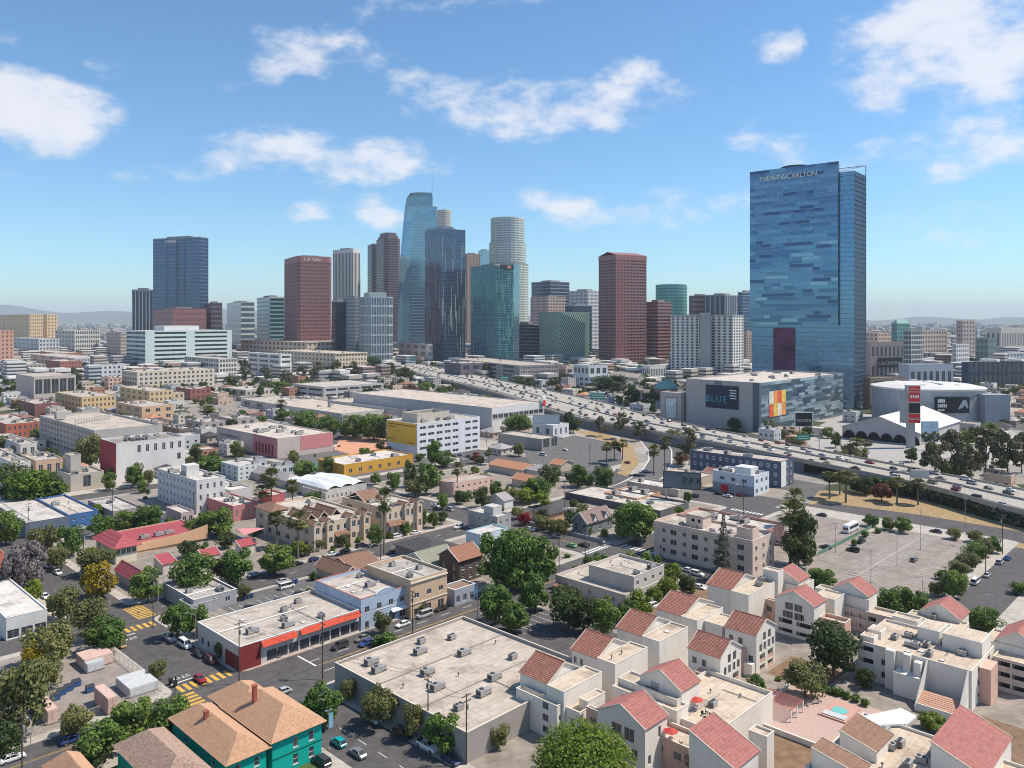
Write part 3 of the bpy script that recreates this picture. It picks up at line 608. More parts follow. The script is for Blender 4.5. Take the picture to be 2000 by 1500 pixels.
def ground_mat():
    m = bpy.data.materials.new('city_ground'); m.use_nodes = True; t = m.node_tree; ns = t.nodes; lk = t.links; b = ns['Principled BSDF']; b.inputs['Roughness'].default_value = .95; b.inputs['Specular IOR Level'].default_value = .15
    g = ns.new('ShaderNodeNewGeometry'); v = ns.new('ShaderNodeTexVoronoi'); v.inputs['Scale'].default_value = .022; lk.new(g.outputs['Position'], v.inputs['Vector'])
    r = ns.new('ShaderNodeValToRGB'); r.color_ramp.interpolation = 'CONSTANT'
    for i, (p, c) in enumerate(((0, (.27, .25, .225)), (.3, (.36, .33, .29)), (.48, (.12, .115, .11)), (.62, (.30, .26, .22)), (.74, (.06, .075, .04)), (.86, (.33, .30, .27)))):
        e = r.color_ramp.elements[i] if i < 2 else r.color_ramp.elements.new(p); e.position = p; e.color = (*c, 1)
    lk.new(v.outputs['Color'], r.inputs[0]); n = ns.new('ShaderNodeTexNoise'); n.inputs['Scale'].default_value = .12; n.inputs['Detail'].default_value = 8; lk.new(g.outputs['Position'], n.inputs[0])
    mx_ = ns.new('ShaderNodeMix'); mx_.data_type = 'RGBA'; mx_.blend_type = 'OVERLAY'; mx_.inputs[0].default_value = .5; lk.new(r.outputs[0], mx_.inputs[6]); lk.new(n.outputs[0], mx_.inputs[7]); lk.new(mx_.outputs[2], b.inputs['Base Color']); return m
S_ = 27500
sheet('ground', [(-S_, -1200), (S_, -1200), (S_, S_), (-S_, S_)], 0, ground_mat())
uvsheet('road', -220, 372, -120, 600, .004, G['asphalt'])
BLOCKS = [(94, 233, 186, 240), (-120, 79, 186, 240), (93, 233, 254, 352), (-120, 78, 254, 352), (92, 233, 366, 420), (-120, 77, 366, 420), (104, 234, -100, 166), (-120, 90, -100, 172),
          (250, 339, 186, 240), (250, 366, 74, 166), (250, 339, 254, 352), (250, 339, 366, 480), (92, 233, 434, 590), (-150, 77, 434, 590), (250, 366, -100, 60)]
for q in BLOCKS:
    b = MB(); uvbox(b, *q, -.05, .13, 0, 3.5); o = b.build('pavement', G['conc']); o['kind'] = 'structure'
# ground covers inside the blocks
LOTS = [('yard_paving', 34, 76, 190, 237, 'lotg'), ('parking_lot', 112, 152, 203, 238, 'asphalt2'), ('parking_lot', 148, 180, 121, 164, 'asphalt'), ('parking_lot', 272, 352, 80, 122, 'lotg'), ('parking_lot', 290, 352, 125, 163, 'lotg'),
        ('garden_soil', 108, 175, 28, 82, 'dirt'), ('garden_soil', 200, 246, 8, 40, 'dirt'), ('garden_soil', 169, 199, 10, 48, 'dirt'), ('lawn', -60, 86, 60, 165, 'lawn'), ('lawn', 96, 104, 236, 238.5, 'lawn'), ('garden_soil', 186, 230, 126, 140, 'dirt'), ('lawn', 98, 112, 257, 268, 'lawn'), ('garden_soil', 186, 200, 78, 92, 'dirt'),
        ('yard_ground', 97, 230, 189, 237, 'yardg'), ('yard_ground', 107, 231, -60, 163, 'yardg'), ('yard_ground', 96, 230, 257, 349, 'yardg'), ('yard_ground', -110, 32, 190, 237, 'yardg'), ('yard_ground', 253, 340, 78, 163, 'yardg'), ('garden_soil', 253, 336, 190, 237, 'yardg'), ('garden_soil', 253, 336, 258, 350, 'yardg'), ('garden_soil', -110, 74, 258, 350, 'yardg'), ('yard_paving', -110, 74, 370, 418, 'lotg'), ('yard_paving', 96, 230, 370, 418, 'lotg'), ('parking_lot', 256, 336, 372, 470, 'asphalt2')]
for i, (n_, a, c, d, e, m_) in enumerate(LOTS): uvsheet(n_, a, c, d, e, .134 + (0 if n_ == 'yard_ground' else .002 + (i % 5) * .001), G[m_])
sheet('embankment', [P(*p) for p in ((1565, 1003), (1600, 958), (1760, 962), (1900, 985), (2100, 1040), (2100, 1052), (1800, 1012))], .012, G['drygrass'])
sheet('embankment', [P(*p) for p in ((1778, 1018), (1850, 1022), (2050, 1060), (2050, 1082), (1900, 1052), (1845, 1040))], .012, G['drygrass'])
sheet('embankment', [P(*p) for p in ((1110, 838), (1180, 845), (1235, 870), (1248, 905), (1225, 930), (1205, 925), (1222, 890), (1180, 862))], .012, G['drygrass'])
sheet('road', [P(*p) for p in ((1560, 985), (1640, 985), (1800, 1006), (2100, 1056), (2100, 1078), (1850, 1038), (1700, 1014), (1560, 1008))], .016, G['asphalt'])
sheet('parking_lot', [P(*p) for p in ((1020, 878), (1120, 850), (1212, 868), (1215, 905), (1160, 920), (1040, 912))], .012, G['asphalt2'])
# slip road curving down from the freeway
def ribbon(name, L_, R_, z, m, parent=None):
    b = MB()
    for i in range(len(L_) - 1): b.quad((*L_[i], z), (*R_[i], z), (*R_[i + 1], z), (*L_[i + 1], z))
    o = b.build(name, m, parent)
    if parent is None: o['kind'] = 'structure'
    return o
rl = [(1228, 846), (1252, 862), (1266, 880), (1268, 898), (1255, 918), (1225, 938), (1190, 952)]; rr_ = [(1275, 846), (1300, 862), (1312, 880), (1312, 902), (1302, 925), (1275, 950), (1240, 972)]
slip = ribbon('slip_road', [P(*p) for p in rl], [P(*p) for p in rr_], .02, G['asphalt2'])
for k, ps in ((0, rl), (1, rr_)):
    pts = [P(*p) for p in ps]; ribbon('edge_line', [(p[0] - .35, p[1]) for p in pts], [(p[0] + .35, p[1]) for p in pts], .026, G['line'], slip)
sheet('plaza_paving', [P(*p) for p in ((1180, 958), (1240, 928), (1330, 930), (1345, 965), (1290, 985), (1200, 975))], .011, G['conc'])
# painted markings
def crosswalk(u0, u1, v0, v1, along, m_, n):
    b = MB()
    for i in range(n):
        f0, f1 = (i + .22) / n, (i + .78) / n
        q = (u0 + (u1 - u0) * f0, u0 + (u1 - u0) * f1, v0, v1) if along == 'v' else (u0, u1, v0 + (v1 - v0) * f0, v0 + (v1 - v0) * f1)
        pts = [U2(q[0], q[2]), U2(q[1], q[2]), U2(q[1], q[3]), U2(q[0], q[3])]; b.quad(*[(*p, .009) for p in pts])
    o = b.build('crosswalk', G[m_]); o['kind'] = 'structure'
crosswalk(80, 93.5, 186.5, 190.5, 'v', 'yellow', 8); crosswalk(78, 82.5, 172.5, 185.5, 'u', 'yellow', 7); crosswalk(91, 96.5, 240.8, 253.4, 'u', 'yellow', 9); crosswalk(79.5, 93.5, 233, 237, 'v', 'yellow', 8)
crosswalk(250.5, 254.5, 167.5, 185, 'u', 'line', 8); crosswalk(234, 249, 187, 190.5, 'v', 'line', 9); crosswalk(335, 338, 168, 184, 'u', 'line', 9); crosswalk(354, 366, 167.4, 171, 'v', 'line', 7)
b = MB()
def stripe(u0, u1, v0, v1, z=.010): b.quad(*[(*U2(p, q), z) for p, q in ((u0, v0), (u1, v0), (u1, v1), (u0, v1))])
for k in range(30): stripe(97.0, 97.15, -60 + k * 7, -57 + k * 7)
for u in range(110, 232, 9): stripe(u, u + 3.5, 172.2, 172.4); stripe(u, u + 3.5, 179.5, 179.7)
stripe(80, 86.5, 192, 192.5); stripe(80, 86.5, 231, 231.5); stripe(110, 110.5, 176.3, 185); stripe(231, 231.5, 167, 176)
for u in range(100, 230, 11): stripe(u, u + 3, 246.9, 247.1)
o = b.build('lane_marking', G['line']); o['kind'] = 'structure'
b = MB(); stripe(111, 232, 176.0, 176.12); stripe(111, 232, 176.3, 176.42); stripe(241.4, 241.5, 192, 238); stripe(241.8, 241.9, 192, 238); stripe(20, 78, 178.9, 179.0); stripe(20, 78, 179.3, 179.4); o = b.build('centre_line', G['yellow']); o['kind'] = 'structure'
b = MB()
for u in range(276, 350, 3):
    for v0, v1 in ((86, 91.5), (99, 104.5), (104.8, 110), (117, 121.5)): stripe(u, u + .14, v0, v1, .152)
stripe(276, 349, 104.6, 104.75, .153)
for u in range(294, 350, 3): stripe(u, u + .14, 128, 133, .152); stripe(u, u + .14, 146, 156, .152)
for u in range(150, 178, 3): stripe(u, u + .16, 152, 158, .152); stripe(u, u + .16, 158.3, 163.5, .152)
for u in range(114, 150, 3): stripe(u, u + .14, 226, 231, .152)
o = b.build('parking_bay_marking', G['line']); o['kind'] = 'structure'
def legend(body, u, v):
    o = text(body, 2.2, G['line'], None, (*U2(u, v), .012), (0, 0, ROTZ + math.pi), 'road_marking', .001); o['kind'] = 'structure'
legend('STOP', 83.2, 195.4); legend('STOP', 83.2, 229)
b = MB()
for q in ((94.02, 94.14, 200, 215), (104.02, 104.14, 140, 160), (233, 233.1, 200, 220)): b.box(0, 0, 0, 0, 0, 0); stripe(q[0], q[1], q[2], q[3], .132)
stripe(98, 116, 186.03, 186.2, .132); stripe(200, 229, 254.03, 254.2, .132); stripe(206, 229, 165.8, 165.96, .132); stripe(250.03, 250.2, 150, 163, .132)
o = b.build('painted_kerb', mat('red_kerb_paint', (.42, .06, .045), .8, .2)); o['kind'] = 'structure'

# ---- elevated freeway
ST = [((340, -30), (395, -10)), ((390.7, 77.9), (440, 87.7)), ((418.7, 126.4), (464.7, 150)), ((447, 205), (492, 222)), ((459, 240), (506, 255)), ((480, 313), (533, 322)), ((503, 402), (572, 400)), ((538, 481), (620, 475)), ((633, 654), (704, 650)), ((753, 925), (826, 905)), ((873, 1173), (935, 1150))]
FZ = 7.0
def cr_(p0, p1, p2, p3, t): return tuple(.5 * (2 * b_ + (c_ - a_) * t + (2 * a_ - 5 * b_ + 4 * c_ - d_) * t * t + (3 * b_ - a_ - 3 * c_ + d_) * t ** 3) for a_, b_, c_, d_ in zip(p0, p1, p2, p3))
FW = []
for i in range(len(ST) - 1):
    for k in range(8):
        g = lambda s: cr_(*[ST[min(max(i + d, 0), len(ST) - 1)][s] for d in (-1, 0, 1, 2)], k / 8)
        FW.append((Vector(U2(*g(0))), Vector(U2(*g(1))), g(0)[1]))
def fpt(i, f, side=0.0): return FW[i][0].lerp(FW[i][1], f)
fw = root('freeway', 'elevated concrete freeway with lanes full of traffic sweeping towards downtown', 'freeway')
def fstrip(name, f0, f1, z0, z1, m_, cond=None, dash=None):
    b = MB()
    for i in range(len(FW) - 1):
        if cond and not cond(i): continue
        segs = [(0, 1)] if not dash else dash
        for s0, s1 in segs:
            q = [fpt(i, f0).lerp(fpt(i + 1, f0), s0), fpt(i, f0).lerp(fpt(i + 1, f0), s1), fpt(i, f1).lerp(fpt(i + 1, f1), s1), fpt(i, f1).lerp(fpt(i + 1, f1), s0)]
            if z0 == z1: b.quad(*[(p.x, p.y, z0) for p in q])
            else:
                for a_, c_ in ((0, 1), (2, 3)): b.quad((q[a_].x, q[a_].y, z0), (q[c_].x, q[c_].y, z0), (q[c_].x, q[c_].y, z1), (q[a_].x, q[a_].y, z1))
                b.quad(*[(p.x, p.y, z1) for p in q])
    return tag(b.build(name, m_, fw), kind='stuff' if dash else None)
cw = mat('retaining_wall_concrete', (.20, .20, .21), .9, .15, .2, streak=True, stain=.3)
fstrip('deck', 0, 1, FZ - 1.3, FZ, G['conc2']); fstrip('carriageway', .03, .16, FZ + .005, FZ + .005, G['asphalt2'])
fstrip('barrier', 0, .008, FZ - .02, FZ + 1.0, G['conc2']); fstrip('barrier', .992, 1, FZ - .02, FZ + 1.0, G['conc2']); fstrip('median_barrier', .50, .512, FZ - .02, FZ + 1.0, mat('median_concrete', (.33, .315, .29), .9, .15, .3))
gap = lambda i: not (164 < FW[i][2] < 188)
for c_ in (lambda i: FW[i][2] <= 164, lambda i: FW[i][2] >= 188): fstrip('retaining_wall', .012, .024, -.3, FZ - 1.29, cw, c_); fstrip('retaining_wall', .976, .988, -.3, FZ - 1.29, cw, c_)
n_ = 0
for f in (.085, .16, .235, .31, .385, .45, .575, .65, .725, .8, .875, .94): fstrip('lane_line', f - .0022, f + .0022, FZ + .012, FZ + .012, G['line'], None, [(.05, .25), (.38, .58), (.7, .9)])
for f in (.025, .49, .525, .98): fstrip('edge_line', f - .002, f + .002, FZ + .012, FZ + .012, G['line'])
# ivy on the retaining wall
b = MB(); rnd = random.Random(5)
for i in range(4, 17):
    for _ in range(170):
        t = rnd.random(); p = fpt(i, .012).lerp(fpt(i + 1, .012), t); z = rnd.uniform(0, FZ - 1.0) * (1 if rnd.random() < .8 else .6); s = rnd.uniform(.35, .7); a_ = rnd.uniform(0, 3.1)
        o_ = -rnd.uniform(.2, .7); p = p + (FW[i][1] - FW[i][0]).normalized() * o_
        d = Vector((math.cos(a_), math.sin(a_), rnd.uniform(-.6, .6))) * s; e = Vector((-.3, -.4, .8)).cross(d).normalized() * s; c = Vector((p.x, p.y, z)); b.quad(c - d, c - e, c + d, c + e)
o = b.build('ivy', LM['dark']); tag(o, 'dark ivy covering the freeway retaining wall', 'ivy', kind='stuff')

# ------------------------------------------------------------------ foreground blocks
CRM = (.74, .69, .615); CRM2 = (.56, .50, .43); PNK = (.64, .41, .32); AROOF = (.60, .525, .435); AWIN = dict(wf=mat('window_frame_grey', (.50, .49, .47), .6, .05))
HOUSE = 'building'
def bd(*a, **k): return building(*a, **k)
# warehouse
wh = bd('warehouse', 'large low grey warehouse with pale flat roof and rows of rooftop air conditioners', 'warehouse', 912, 654, 1165, yt=1432, h=6.2, wall=(.34, .31, .285), rc=(.52, .475, .425), par=.7, doors=[('l', .3, 1.2, 2.2)], trim=G['cream'])
L, W, h = wh['dims']
for fx, fy, rot, k in ((.13, .78, 0, 1), (.16, .88, 0, 1), (.45, .80, 0, 1), (.30, .58, 0, 1), (.22, .42, 0, 1), (.52, .30, 0, 1), (.62, .62, 0, 1), (.72, .82, 0, 0), (.35, .22, 0, 1), (.78, .40, 0, 0), (.15, .2, 0, 0), (.55, .9, 0, 0), (.86, .6, 0, 2), (.4, .45, 0, 2), (.64, .2, 0, 2), (.1, .55, 0, 2), (.82, .2, 0, 3)):
    put(ACN[k], ac_mesh(k), wh, (fx * L, fy * W, h - .7), rot, (1.05, 1.05, 1.05))
for y in (.33, .66): block_part(wh, 'roof_seam', .4, W * y, h - .7, L - .4, W * y + .3, h - .55, mat('roof_seam_dark', (.24, .22, .2), .9, .2))
block_part(wh, 'roof_seam', L * .5, .4, h - .7, L * .5 + .3, W * .32, h - .56, M['roof_seam_dark'])
# teal houses with tan shingle roofs
TEAL = (.0, .36, .30)
def house(label, xc, xl, xr, yt, h, rm, **k): return bd('house', label, 'house', xc, xl, xr, yt=yt, h=h, rm=rm, **k)
t1 = house('two-storey teal house with tan shingle hip roof and white sash windows', 532, 437, 628, 1449, 7.2, SHING, wall=TEAL, roof='hip', rise=3.7, o=.8, r=[(2, 2, 1.15, 2.0, 1.0, 3.3, .3, .95)], l=(2, 2, 1.1, 1.9, 1.0, 3.3), win='sash', courses=22, trim=G['white'])
L, W, h = t1['dims']
b = MB(); b.box(0, 0, h, .8, .8, h + 5.6); b.box(-.1, -.1, h + 5.6, .9, .9, h + 5.8); b.build('chimney', G['brick'], t1, (L * .25, W * .62, 0))
block_part(t1, 'string_course', -.06, -.08, 3.5, L + .06, -.002, 3.75, mat('dark_teal_trim', (.0, .13, .11), .8, .1))
bd('house', '', None, 470, 415, 545, yt=1400, h=7.0, rm=SHING, wall=TEAL, roof='hip', rise=3.4, o=.9, into=t1, courses=18)
t2 = house('teal house with broad tan hip roof and small brick chimney', 445, 338, 520, 1492, 6.6, SHING, wall=TEAL, roof='hip', rise=3.0, o=.8, r=(2, 1, 1.1, 1.8, 3.9, 3), l=(2, 1, 1.1, 1.8, 3.9, 3), win='sash', courses=20, trim=G['white'])
L, W, h = t2['dims']; b = MB(); b.box(0, 0, h, .8, .8, h + 3.6); b.box(-.1, -.1, h + 3.6, .9, .9, h + 3.8); b.build('chimney', G['brick'], t2, (L * .3, W * .6, 0))
t3 = house('teal house with patched weathered brown shake roof', 318, 230, 408, 1545, 5.6, SHAKE, wall=TEAL, roof='hip', rise=3.2, o=.8, r=(3, 1, 1.0, 1.5, 3.2, 3), win='sash', courses=22, trim=G['white'])
t4 = house('house with plain tan shingle roof beside the weathered shake roof', 182, 95, 240, 1605, 5.0, SHING, wall=(.5, .43, .33), roof='hip', rise=2.8, o=.9, courses=18)
# red awning storefront row
st = bd('shop', 'long single-storey shop row with red tiled awning and planters', 'shop', 468, 386, 702, yb=1313, yt=1264, wall=(.55, .50, .45), rc=(.50, .47, .435), par=.7, r=[(9, 1, 3.1, 2.6, .5, 3, .2, 1), (2, 1, 1.2, 1.5, 1.6, 3, 0, .18)], l=[(4, 1, 1.2, 1.6, 1.3, 3, .35, .95)], win='multi', wf=G['dsteel'], ac=9, near=True, doors=[('r', .30, 1.4, 2.4), ('r', .66, 1.4, 2.4)], trim=G['white'])
L, W, h = st['dims']
rt_ = mat('awning_red', (.52, .075, .04), .8, .12, 2)
for f0, f1 in ((.16, .44), (.47, .995)):
    q = MB(); slope(q, (L * f0, -1.3, h - 1.5), (L * f1, -1.3, h - 1.5), (L * f1, -.1, h - .2), (L * f0, -.1, h - .2), 6); q.build('awning', rt_, st)
rw = MB(); rw.box(.02, -.07, .1, L * .16, -.004, h - .1); rw.build('painted_front', mat('burgundy_wall_paint', (.20, .03, .03), .85, .12), st)
rw = MB(); rw.box(-.07, .02, .1, -.004, W * .32, h * .6); rw.build('painted_front', M['burgundy_wall_paint'], st)
text('MARKET', 1.1, G['white'], st, (-.1, W * .17, h - 1.6), FL) if False else None
block_part(st, 'fascia_board', L * .42, -.16, h - .5, L * .5, -.004, h + .2, G['white'])
gs = bd('shop', 'grey low building with white trimmed windows next to the red awning shops', 'shop', 378, 318, 462, yb=1202, yt=1172, wall=(.34, .345, .36), rc=(.47, .455, .44), r=[(2, 1, 1.5, 1.5, 1.5, 3, .3, .95)], par=.5, ac=5, near=True, trim=G['white'])
L, W, h = gs['dims']; bd('shop', '', None, 372, 350, 425, yb=1208, yt=1184, wall=(.34, .345, .36), rc=(.47, .455, .44), into=gs, par=.4)
bs = bd('apartment_building', 'pale blue two-storey apartments with curved parapet and red roof edge', HOUSE, 705, 616, 797, yb=1234, yt=1171, wall=(.38, .46, .57), rc=(.52, .485, .46), r=[(4, 1, 1.6, 1.7, 4.9, 3), (3, 1, 2.4, 2.5, .4, 3, .3, 1)], l=[(3, 1, 1.5, 1.6, 4.9, 3, .1, .9), (1, 1, 1.2, 1.3, 1.4, 3, .1, .4)], par=.9, ac=6, near=True, trim=mat('red_coping', (.45, .16, .12), .8, .1), win='sill', doors=[('r', .12, 1.3, 2.4)])
L, W, h = bs['dims']
q = MB(); q.prism([(L * .36, 0), (L * .64, 0), (L * .64, 0), (L * .36, 0)], 0, .01)
pts = [(L * .3 + L * .4 * i / 10, h + .12 + 1.1 * math.sin(math.pi * i / 10) ** .7) for i in range(11)]
q = MB(); q.loft([[(x, -.06, h - .1), (x, .28, h - .1), (x, .28, z), (x, -.06, z)] for x, z in pts]); q.build('parapet_gable', [wallm((.38, .46, .57))], bs)
q = MB(); q.loft([[(x, -.14, z), (x, .34, z), (x, .34, z + .16), (x, -.14, z + .16)] for x, z in pts]); q.build('parapet_trim', G['white'], bs)
q = MB(); slope(q, (L * .62, -1.1, 3.0), (L * .96, -1.1, 3.0), (L * .96, -.05, 3.7), (L * .62, -.05, 3.7), 3); q.build('canopy', G['white'], bs)
b = MB(); b.box(-.3, -.1, 4.6, L * .34, -.004, 4.75); b.build('string_course', G['white'], bs, (L * .33, 0, 0))
tb = bd('apartment_building', 'peach two-storey brick-front building with flat grey roof and cornice', HOUSE, 802, 717, 873, yb=1209, yt=1134, wall=(.56, .40, .27), rc=(.45, .435, .415), r=[(3, 1, 1.7, 1.5, 5.6, 3), (2, 1, 2.3, 2.4, .6, 3, .3, 1)], l=(3, 1, 1.2, 1.4, 5.4, 3), par=.7, ac=5, near=True, doors=[('r', .14, 1.4, 2.5)], trim=G['cream'])
L, W, h = tb['dims']; block_part(tb, 'cornice', -.1, -.4, h - 1.1, L + .1, -.004, h - .75, G['cream']); block_part(tb, 'cornice', -.1, -.22, 4.0, L + .1, -.004, 4.25, G['cream'])
bd('shop', 'small blue-grey shopfront with white windows beside the peach building', 'shop', 888, 864, 928, yb=1185, yt=1153, wall=(.33, .37, .42), rc=(.30, .21, .17), r=(3, 1, 1.4, 2.0, .9, 3), par=.4, trim=G['white'], doors=[('r', .85, 1.2, 2.2)])
house('dark brown timber house with white trimmed gable windows and rust roof', 897, 858, 940, 1094, 8.0, mat('rust_shingle', (.30, .15, .10), .95, .2, 1.5), wall=(.10, .075, .06), roof='gable', axis='x', rise=3.0, r=(3, 2, 1.3, 1.6, 1.2, 3.2), l=(2, 2, 1.1, 1.6, 1.2, 3.2), trim=G['white'], win='sash', o=.7)
house('grey-green cottage with small white dormer behind the peach building', 838, 785, 896, 1106, 4.6, mat('moss_shingle', (.26, .26, .20), .95, .2, 1.5), wall=(.5, .49, .44), roof='gable', axis='x', rise=3.2, r=(2, 1, 1.0, 1.3, 1.2, 3), trim=G['white'], o=.5)
gbx = house('brown-roofed bungalow with peach front gable', 672, 618, 700, 1124, 3.9, SHINGB, wall=(.58, .42, .32), roof='gable', axis='y', rise=2.4, r=(2, 1, 1.0, 1.3, 1.1, 3), trim=G['white'], o=.7)
bd('house', '', None, 690, 640, 742, yt=1112, h=4.4, rm=SHINGB, wall=(.58, .42, .32), roof='gable', axis='x', rise=2.2, into=gbx, o=.6)
house('charcoal hip-roofed house on the street corner by the dark timber house', 838, 772, 898, 1083, 4.2, SHINGD, wall=(.20, .20, .205), roof='hip', rise=2.7, r=(3, 1, 1.1, 1.3, 1.2, 3), o=.8)
wb_ = bd('building', 'white flat-roofed building with teal edge next to the huge ficus', HOUSE, 938, 910, 992, yb=1092, yt=1045, wall=(.58, .62, .66), rc=(.60, .60, .60), par=.5, r=(5, 1, 1.4, 1.5, 1.6, 3), trim=mat('teal_coping', (.25, .48, .50), .7, .1))
# school with crimson roofs
CR = mat('crimson_metal_roof', (.36, .075, .085), .6, .1, 1.0); PCH = (.60, .40, .27)
sch = bd('school', 'peach school building with crimson pavilion roof and rooftop units', 'school', 262, 218, 402, yt=1062, h=4.2, wall=PCH, rm=CR, par=.0 + .35, r=(5, 1, 1.6, 1.4, 1.6, 3), trim=wallm(PCH))
L, W, h = sch['dims']
for f in (.22, .42, .56): put('air_conditioner', ac_mesh(1), sch, (L * f, W * .25, h - .35), 0, (1.1, 1.1, 1.1))
q = MB(); 
pts = [(L * i / 12, -.25 - 1.4 * (i / 12) ** 2, h - .6 + 3.0 * (i / 12) ** 2.2) for i in range(13)]
q.loft([[(x, y, 1.2), (x, y + .3, 1.2), (x, y + .3, z), (x, y, z)] for x, y, z in pts]); q.build('curved_fascia', wallm((.64, .40, .24)), sch)
C_, L2, W2, _ = place(225, 186, 268, None, 1069, 6.0)
pv = bd('school', '', None, 226, 188, 267, yt=1071, h=6.0, wall=(.66, .60, .47), rm=CR, roof='hip', rise=3.4, o=1.4, into=sch, r=(4, 1, 1.5, 2.0, 3.4, 3), l=(3, 1, 1.5, 2.0, 3.4, 3), courses=4)
for xc, xl, xr, yt, h, lab in ((318, 300, 346, 1103, 3.6, 'centre of the playground'), (398, 388, 430, 1088, 3.4, 'fence beside the round tree'), (470, 460, 500, 1068, 3.4, 'blue fence')):
    bd('school_kiosk', 'small school pavilion with crimson sloped roof by the ' + lab, 'pavilion', xc, xl, xr, yt=yt, h=h, wall=(.58, .54, .47), rm=CR, roof='shed', rise=1.6, o=.3, courses=4)
for xc, xl, xr, yt, h, lab in ((262, 225, 290, 1133, 3.6, 'yellow tree'),):
    sk = bd('school_kiosk', 'crimson-roofed school wing with orange ridge beside the ' + lab, 'school', xc, xl, xr, yt=yt, h=h, wall=(.36, .30, .28), rm=CR, roof='gable', axis='y', rise=2.4, o=.4, courses=4, trim=mat('orange_trim', (.68, .34, .08), .7, .1))
b = MB(); b.loft([[(0, 0, 3.2), (0, 7, 4.4), (0, 7, 4.42), (0, 0, 3.22)], [(8, -1, 4.6), (8.5, 6.5, 3.4), (8.5, 6.5, 3.42), (8, -1, 4.62)]]); 
for p in ((0, 0, 3.2), (0, 7, 4.4), (8, -1, 4.6), (8.5, 6.5, 3.4)): b.tube((p[0], p[1], 0), (p[0], p[1], p[2]), .08, .08, 6, 1)
o = b.build('shade_sail', [mat('pink_sail_cloth', (.62, .26, .25), .9, .08), G['steel']], None, (*P(478, 1062), .14), ROTZ); tag(o, 'pink shade sail on posts over the school yard', 'shade sail')
# yard containers
PKC = mat('container_pink', (.60, .42, .36), .7, .12, 1.2, stain=.2); WHC = mat('container_grey', (.52, .53, .53), .7, .12, 1.2, stain=.25)
def container(label, xc, xl, xr, yb, yt, m_, name='shipping_container'):
    C, L, W, h = place(xc, xl, xr, yb, yt); rt = root(name, label, 'container', (*C, .135), ROTZ, None); BL.append((C, (math.sin(GRID), math.cos(GRID)), (-math.cos(GRID), math.sin(GRID)), L, W))
    b = MB(); b.box(0, 0, .12, L, W, h); n = int(L / .45)
    for i in range(n): b.box(L * (i + .2) / n, -.05, .25, L * (i + .65) / n, -.002, h - .15)
    n = int(W / .45)
    for i in range(n): b.box(-.05, W * (i + .2) / n, .25, -.002, W * (i + .65) / n, h - .15)
    for i in range(8): b.box(.1, W * (i + .2) / 8, h + .002, L - .1, W * (i + .7) / 8, h + .05)
    b.build('body', m_, rt); d = MB(); d.box(.1, -.12, .3, L * .48, -.055, h - .25); d.box(L * .48 + .04, -.12, .3, L - .1, -.055, h - .25); d.build('door', m_, rt)
    b = MB(); [b.box(x, y, 0, x + .2, y + .2, .12) for x in (0, L - .2) for y in (0, W - .2)]; b.build('skid', G['dsteel'], rt); return rt
container('long pink container shed against the yard fence', 165, 148, 221, 1312, 1291, PKC); container('small pale container in front of the pink shed', 170, 164, 204, 1317, 1299, WHC)
container('grey-roofed storage unit beside the street fence', 253, 226, 309, 1366, 1347, WHC); container('square pink container beside the grey-roofed unit', 210, 184, 229, 1399, 1366, PKC); container('pink container under the big olive tree', 92, 66, 113, 1419, 1390, PKC)
def dumpster(x, y, lab):
    b = MB(); b.box(-.9, -.7, .15, .9, .7, 1.25); b.loft([[(-.95, -.75, 1.25), (.95, -.75, 1.25), (.95, -.75, 1.3), (-.95, -.75, 1.3)], [(-.95, .75, 1.5), (.95, .75, 1.5), (.95, .75, 1.56), (-.95, .75, 1.56)]], 1)
    for sx in (-.7, .7):
        for sy in (-.5, .5): b.tube((sx, sy - .06, .1), (sx, sy + .06, .1), .12, .12, 8, 1)
    o = b.build('dumpster', [G['bluebin'], G['dsteel']], None, (*P(x, y), .135), ROTZ); tag(o, lab, 'dumpster', 'blue dumpsters in the yard')
for x, y in ((108, 1368), (120, 1358), (134, 1350), (149, 1341), (176, 1352)): dumpster(x, y, 'blue steel dumpster standing in the container yard')
# left white-roofed warehouse, striped coral wall
lw = bd('warehouse', 'white-roofed workshop behind the row of olive trees', 'warehouse', 12, -60, 92, yb=1252, yt=1208, wall=(.60, .60, .58), rc=(.68, .68, .67), par=.3, r=(3, 1, 3, 2.4, .3, 3))
bd('shop', 'coral-walled shop beside the mauve blossom tree', 'shop', -20, -80, 8, yb=1140, yt=1085, wall=(.52, .17, .11), rc=(.5, .55, .52), par=.4)
# two-storey grey flat and pink apartment block
f2 = bd('apartment_building', 'two-level grey stucco building with stained flat roofs and parapets', HOUSE, 1222, 1085, 1297, yb=1192, yt=1163, wall=(.52, .475, .43), rc=(.52, .485, .445), par=.8, l=(3, 1, 1.2, 1.2, 1.6, 3), r=(3, 1, 1.4, 1.3, 1.6, 3), ac=7, near=True)
bd('apartment_building', '', None, 1238, 1150, 1297, yt=1127, h=8.4, wall=(.52, .475, .43), rc=(.52, .485, .445), par=.8, r=(4, 1, 1.3, 1.3, 5.4, 3), into=f2, ac=6, near=True)
bd('garden_wall', 'low rust-red brick wall in front of the two-level grey building', 'wall', 1095, 1080, 1140, yb=1162, yt=1148, wall=(.40, .19, .12), rc=(.4, .2, .13), par=.1)
pk = bd('apartment_building', 'three-storey pale pink apartment block with rows of dark windows', HOUSE, 1470, 1277, 1512, yb=1128, yt=1057, wall=(.60, .475, .40), rc=(.54, .50, .47), par=.8, l=[(4, 3, 2.6, 1.9, 1.3, 3.6, .0, .9), (4, 3, 1.5, 1.5, 1.6, 3.6, .12, 1.0)], r=(3, 3, 1.5, 1.5, 1.6, 3.5), win='sill', ac=8, near=True, wf=G['cream'])
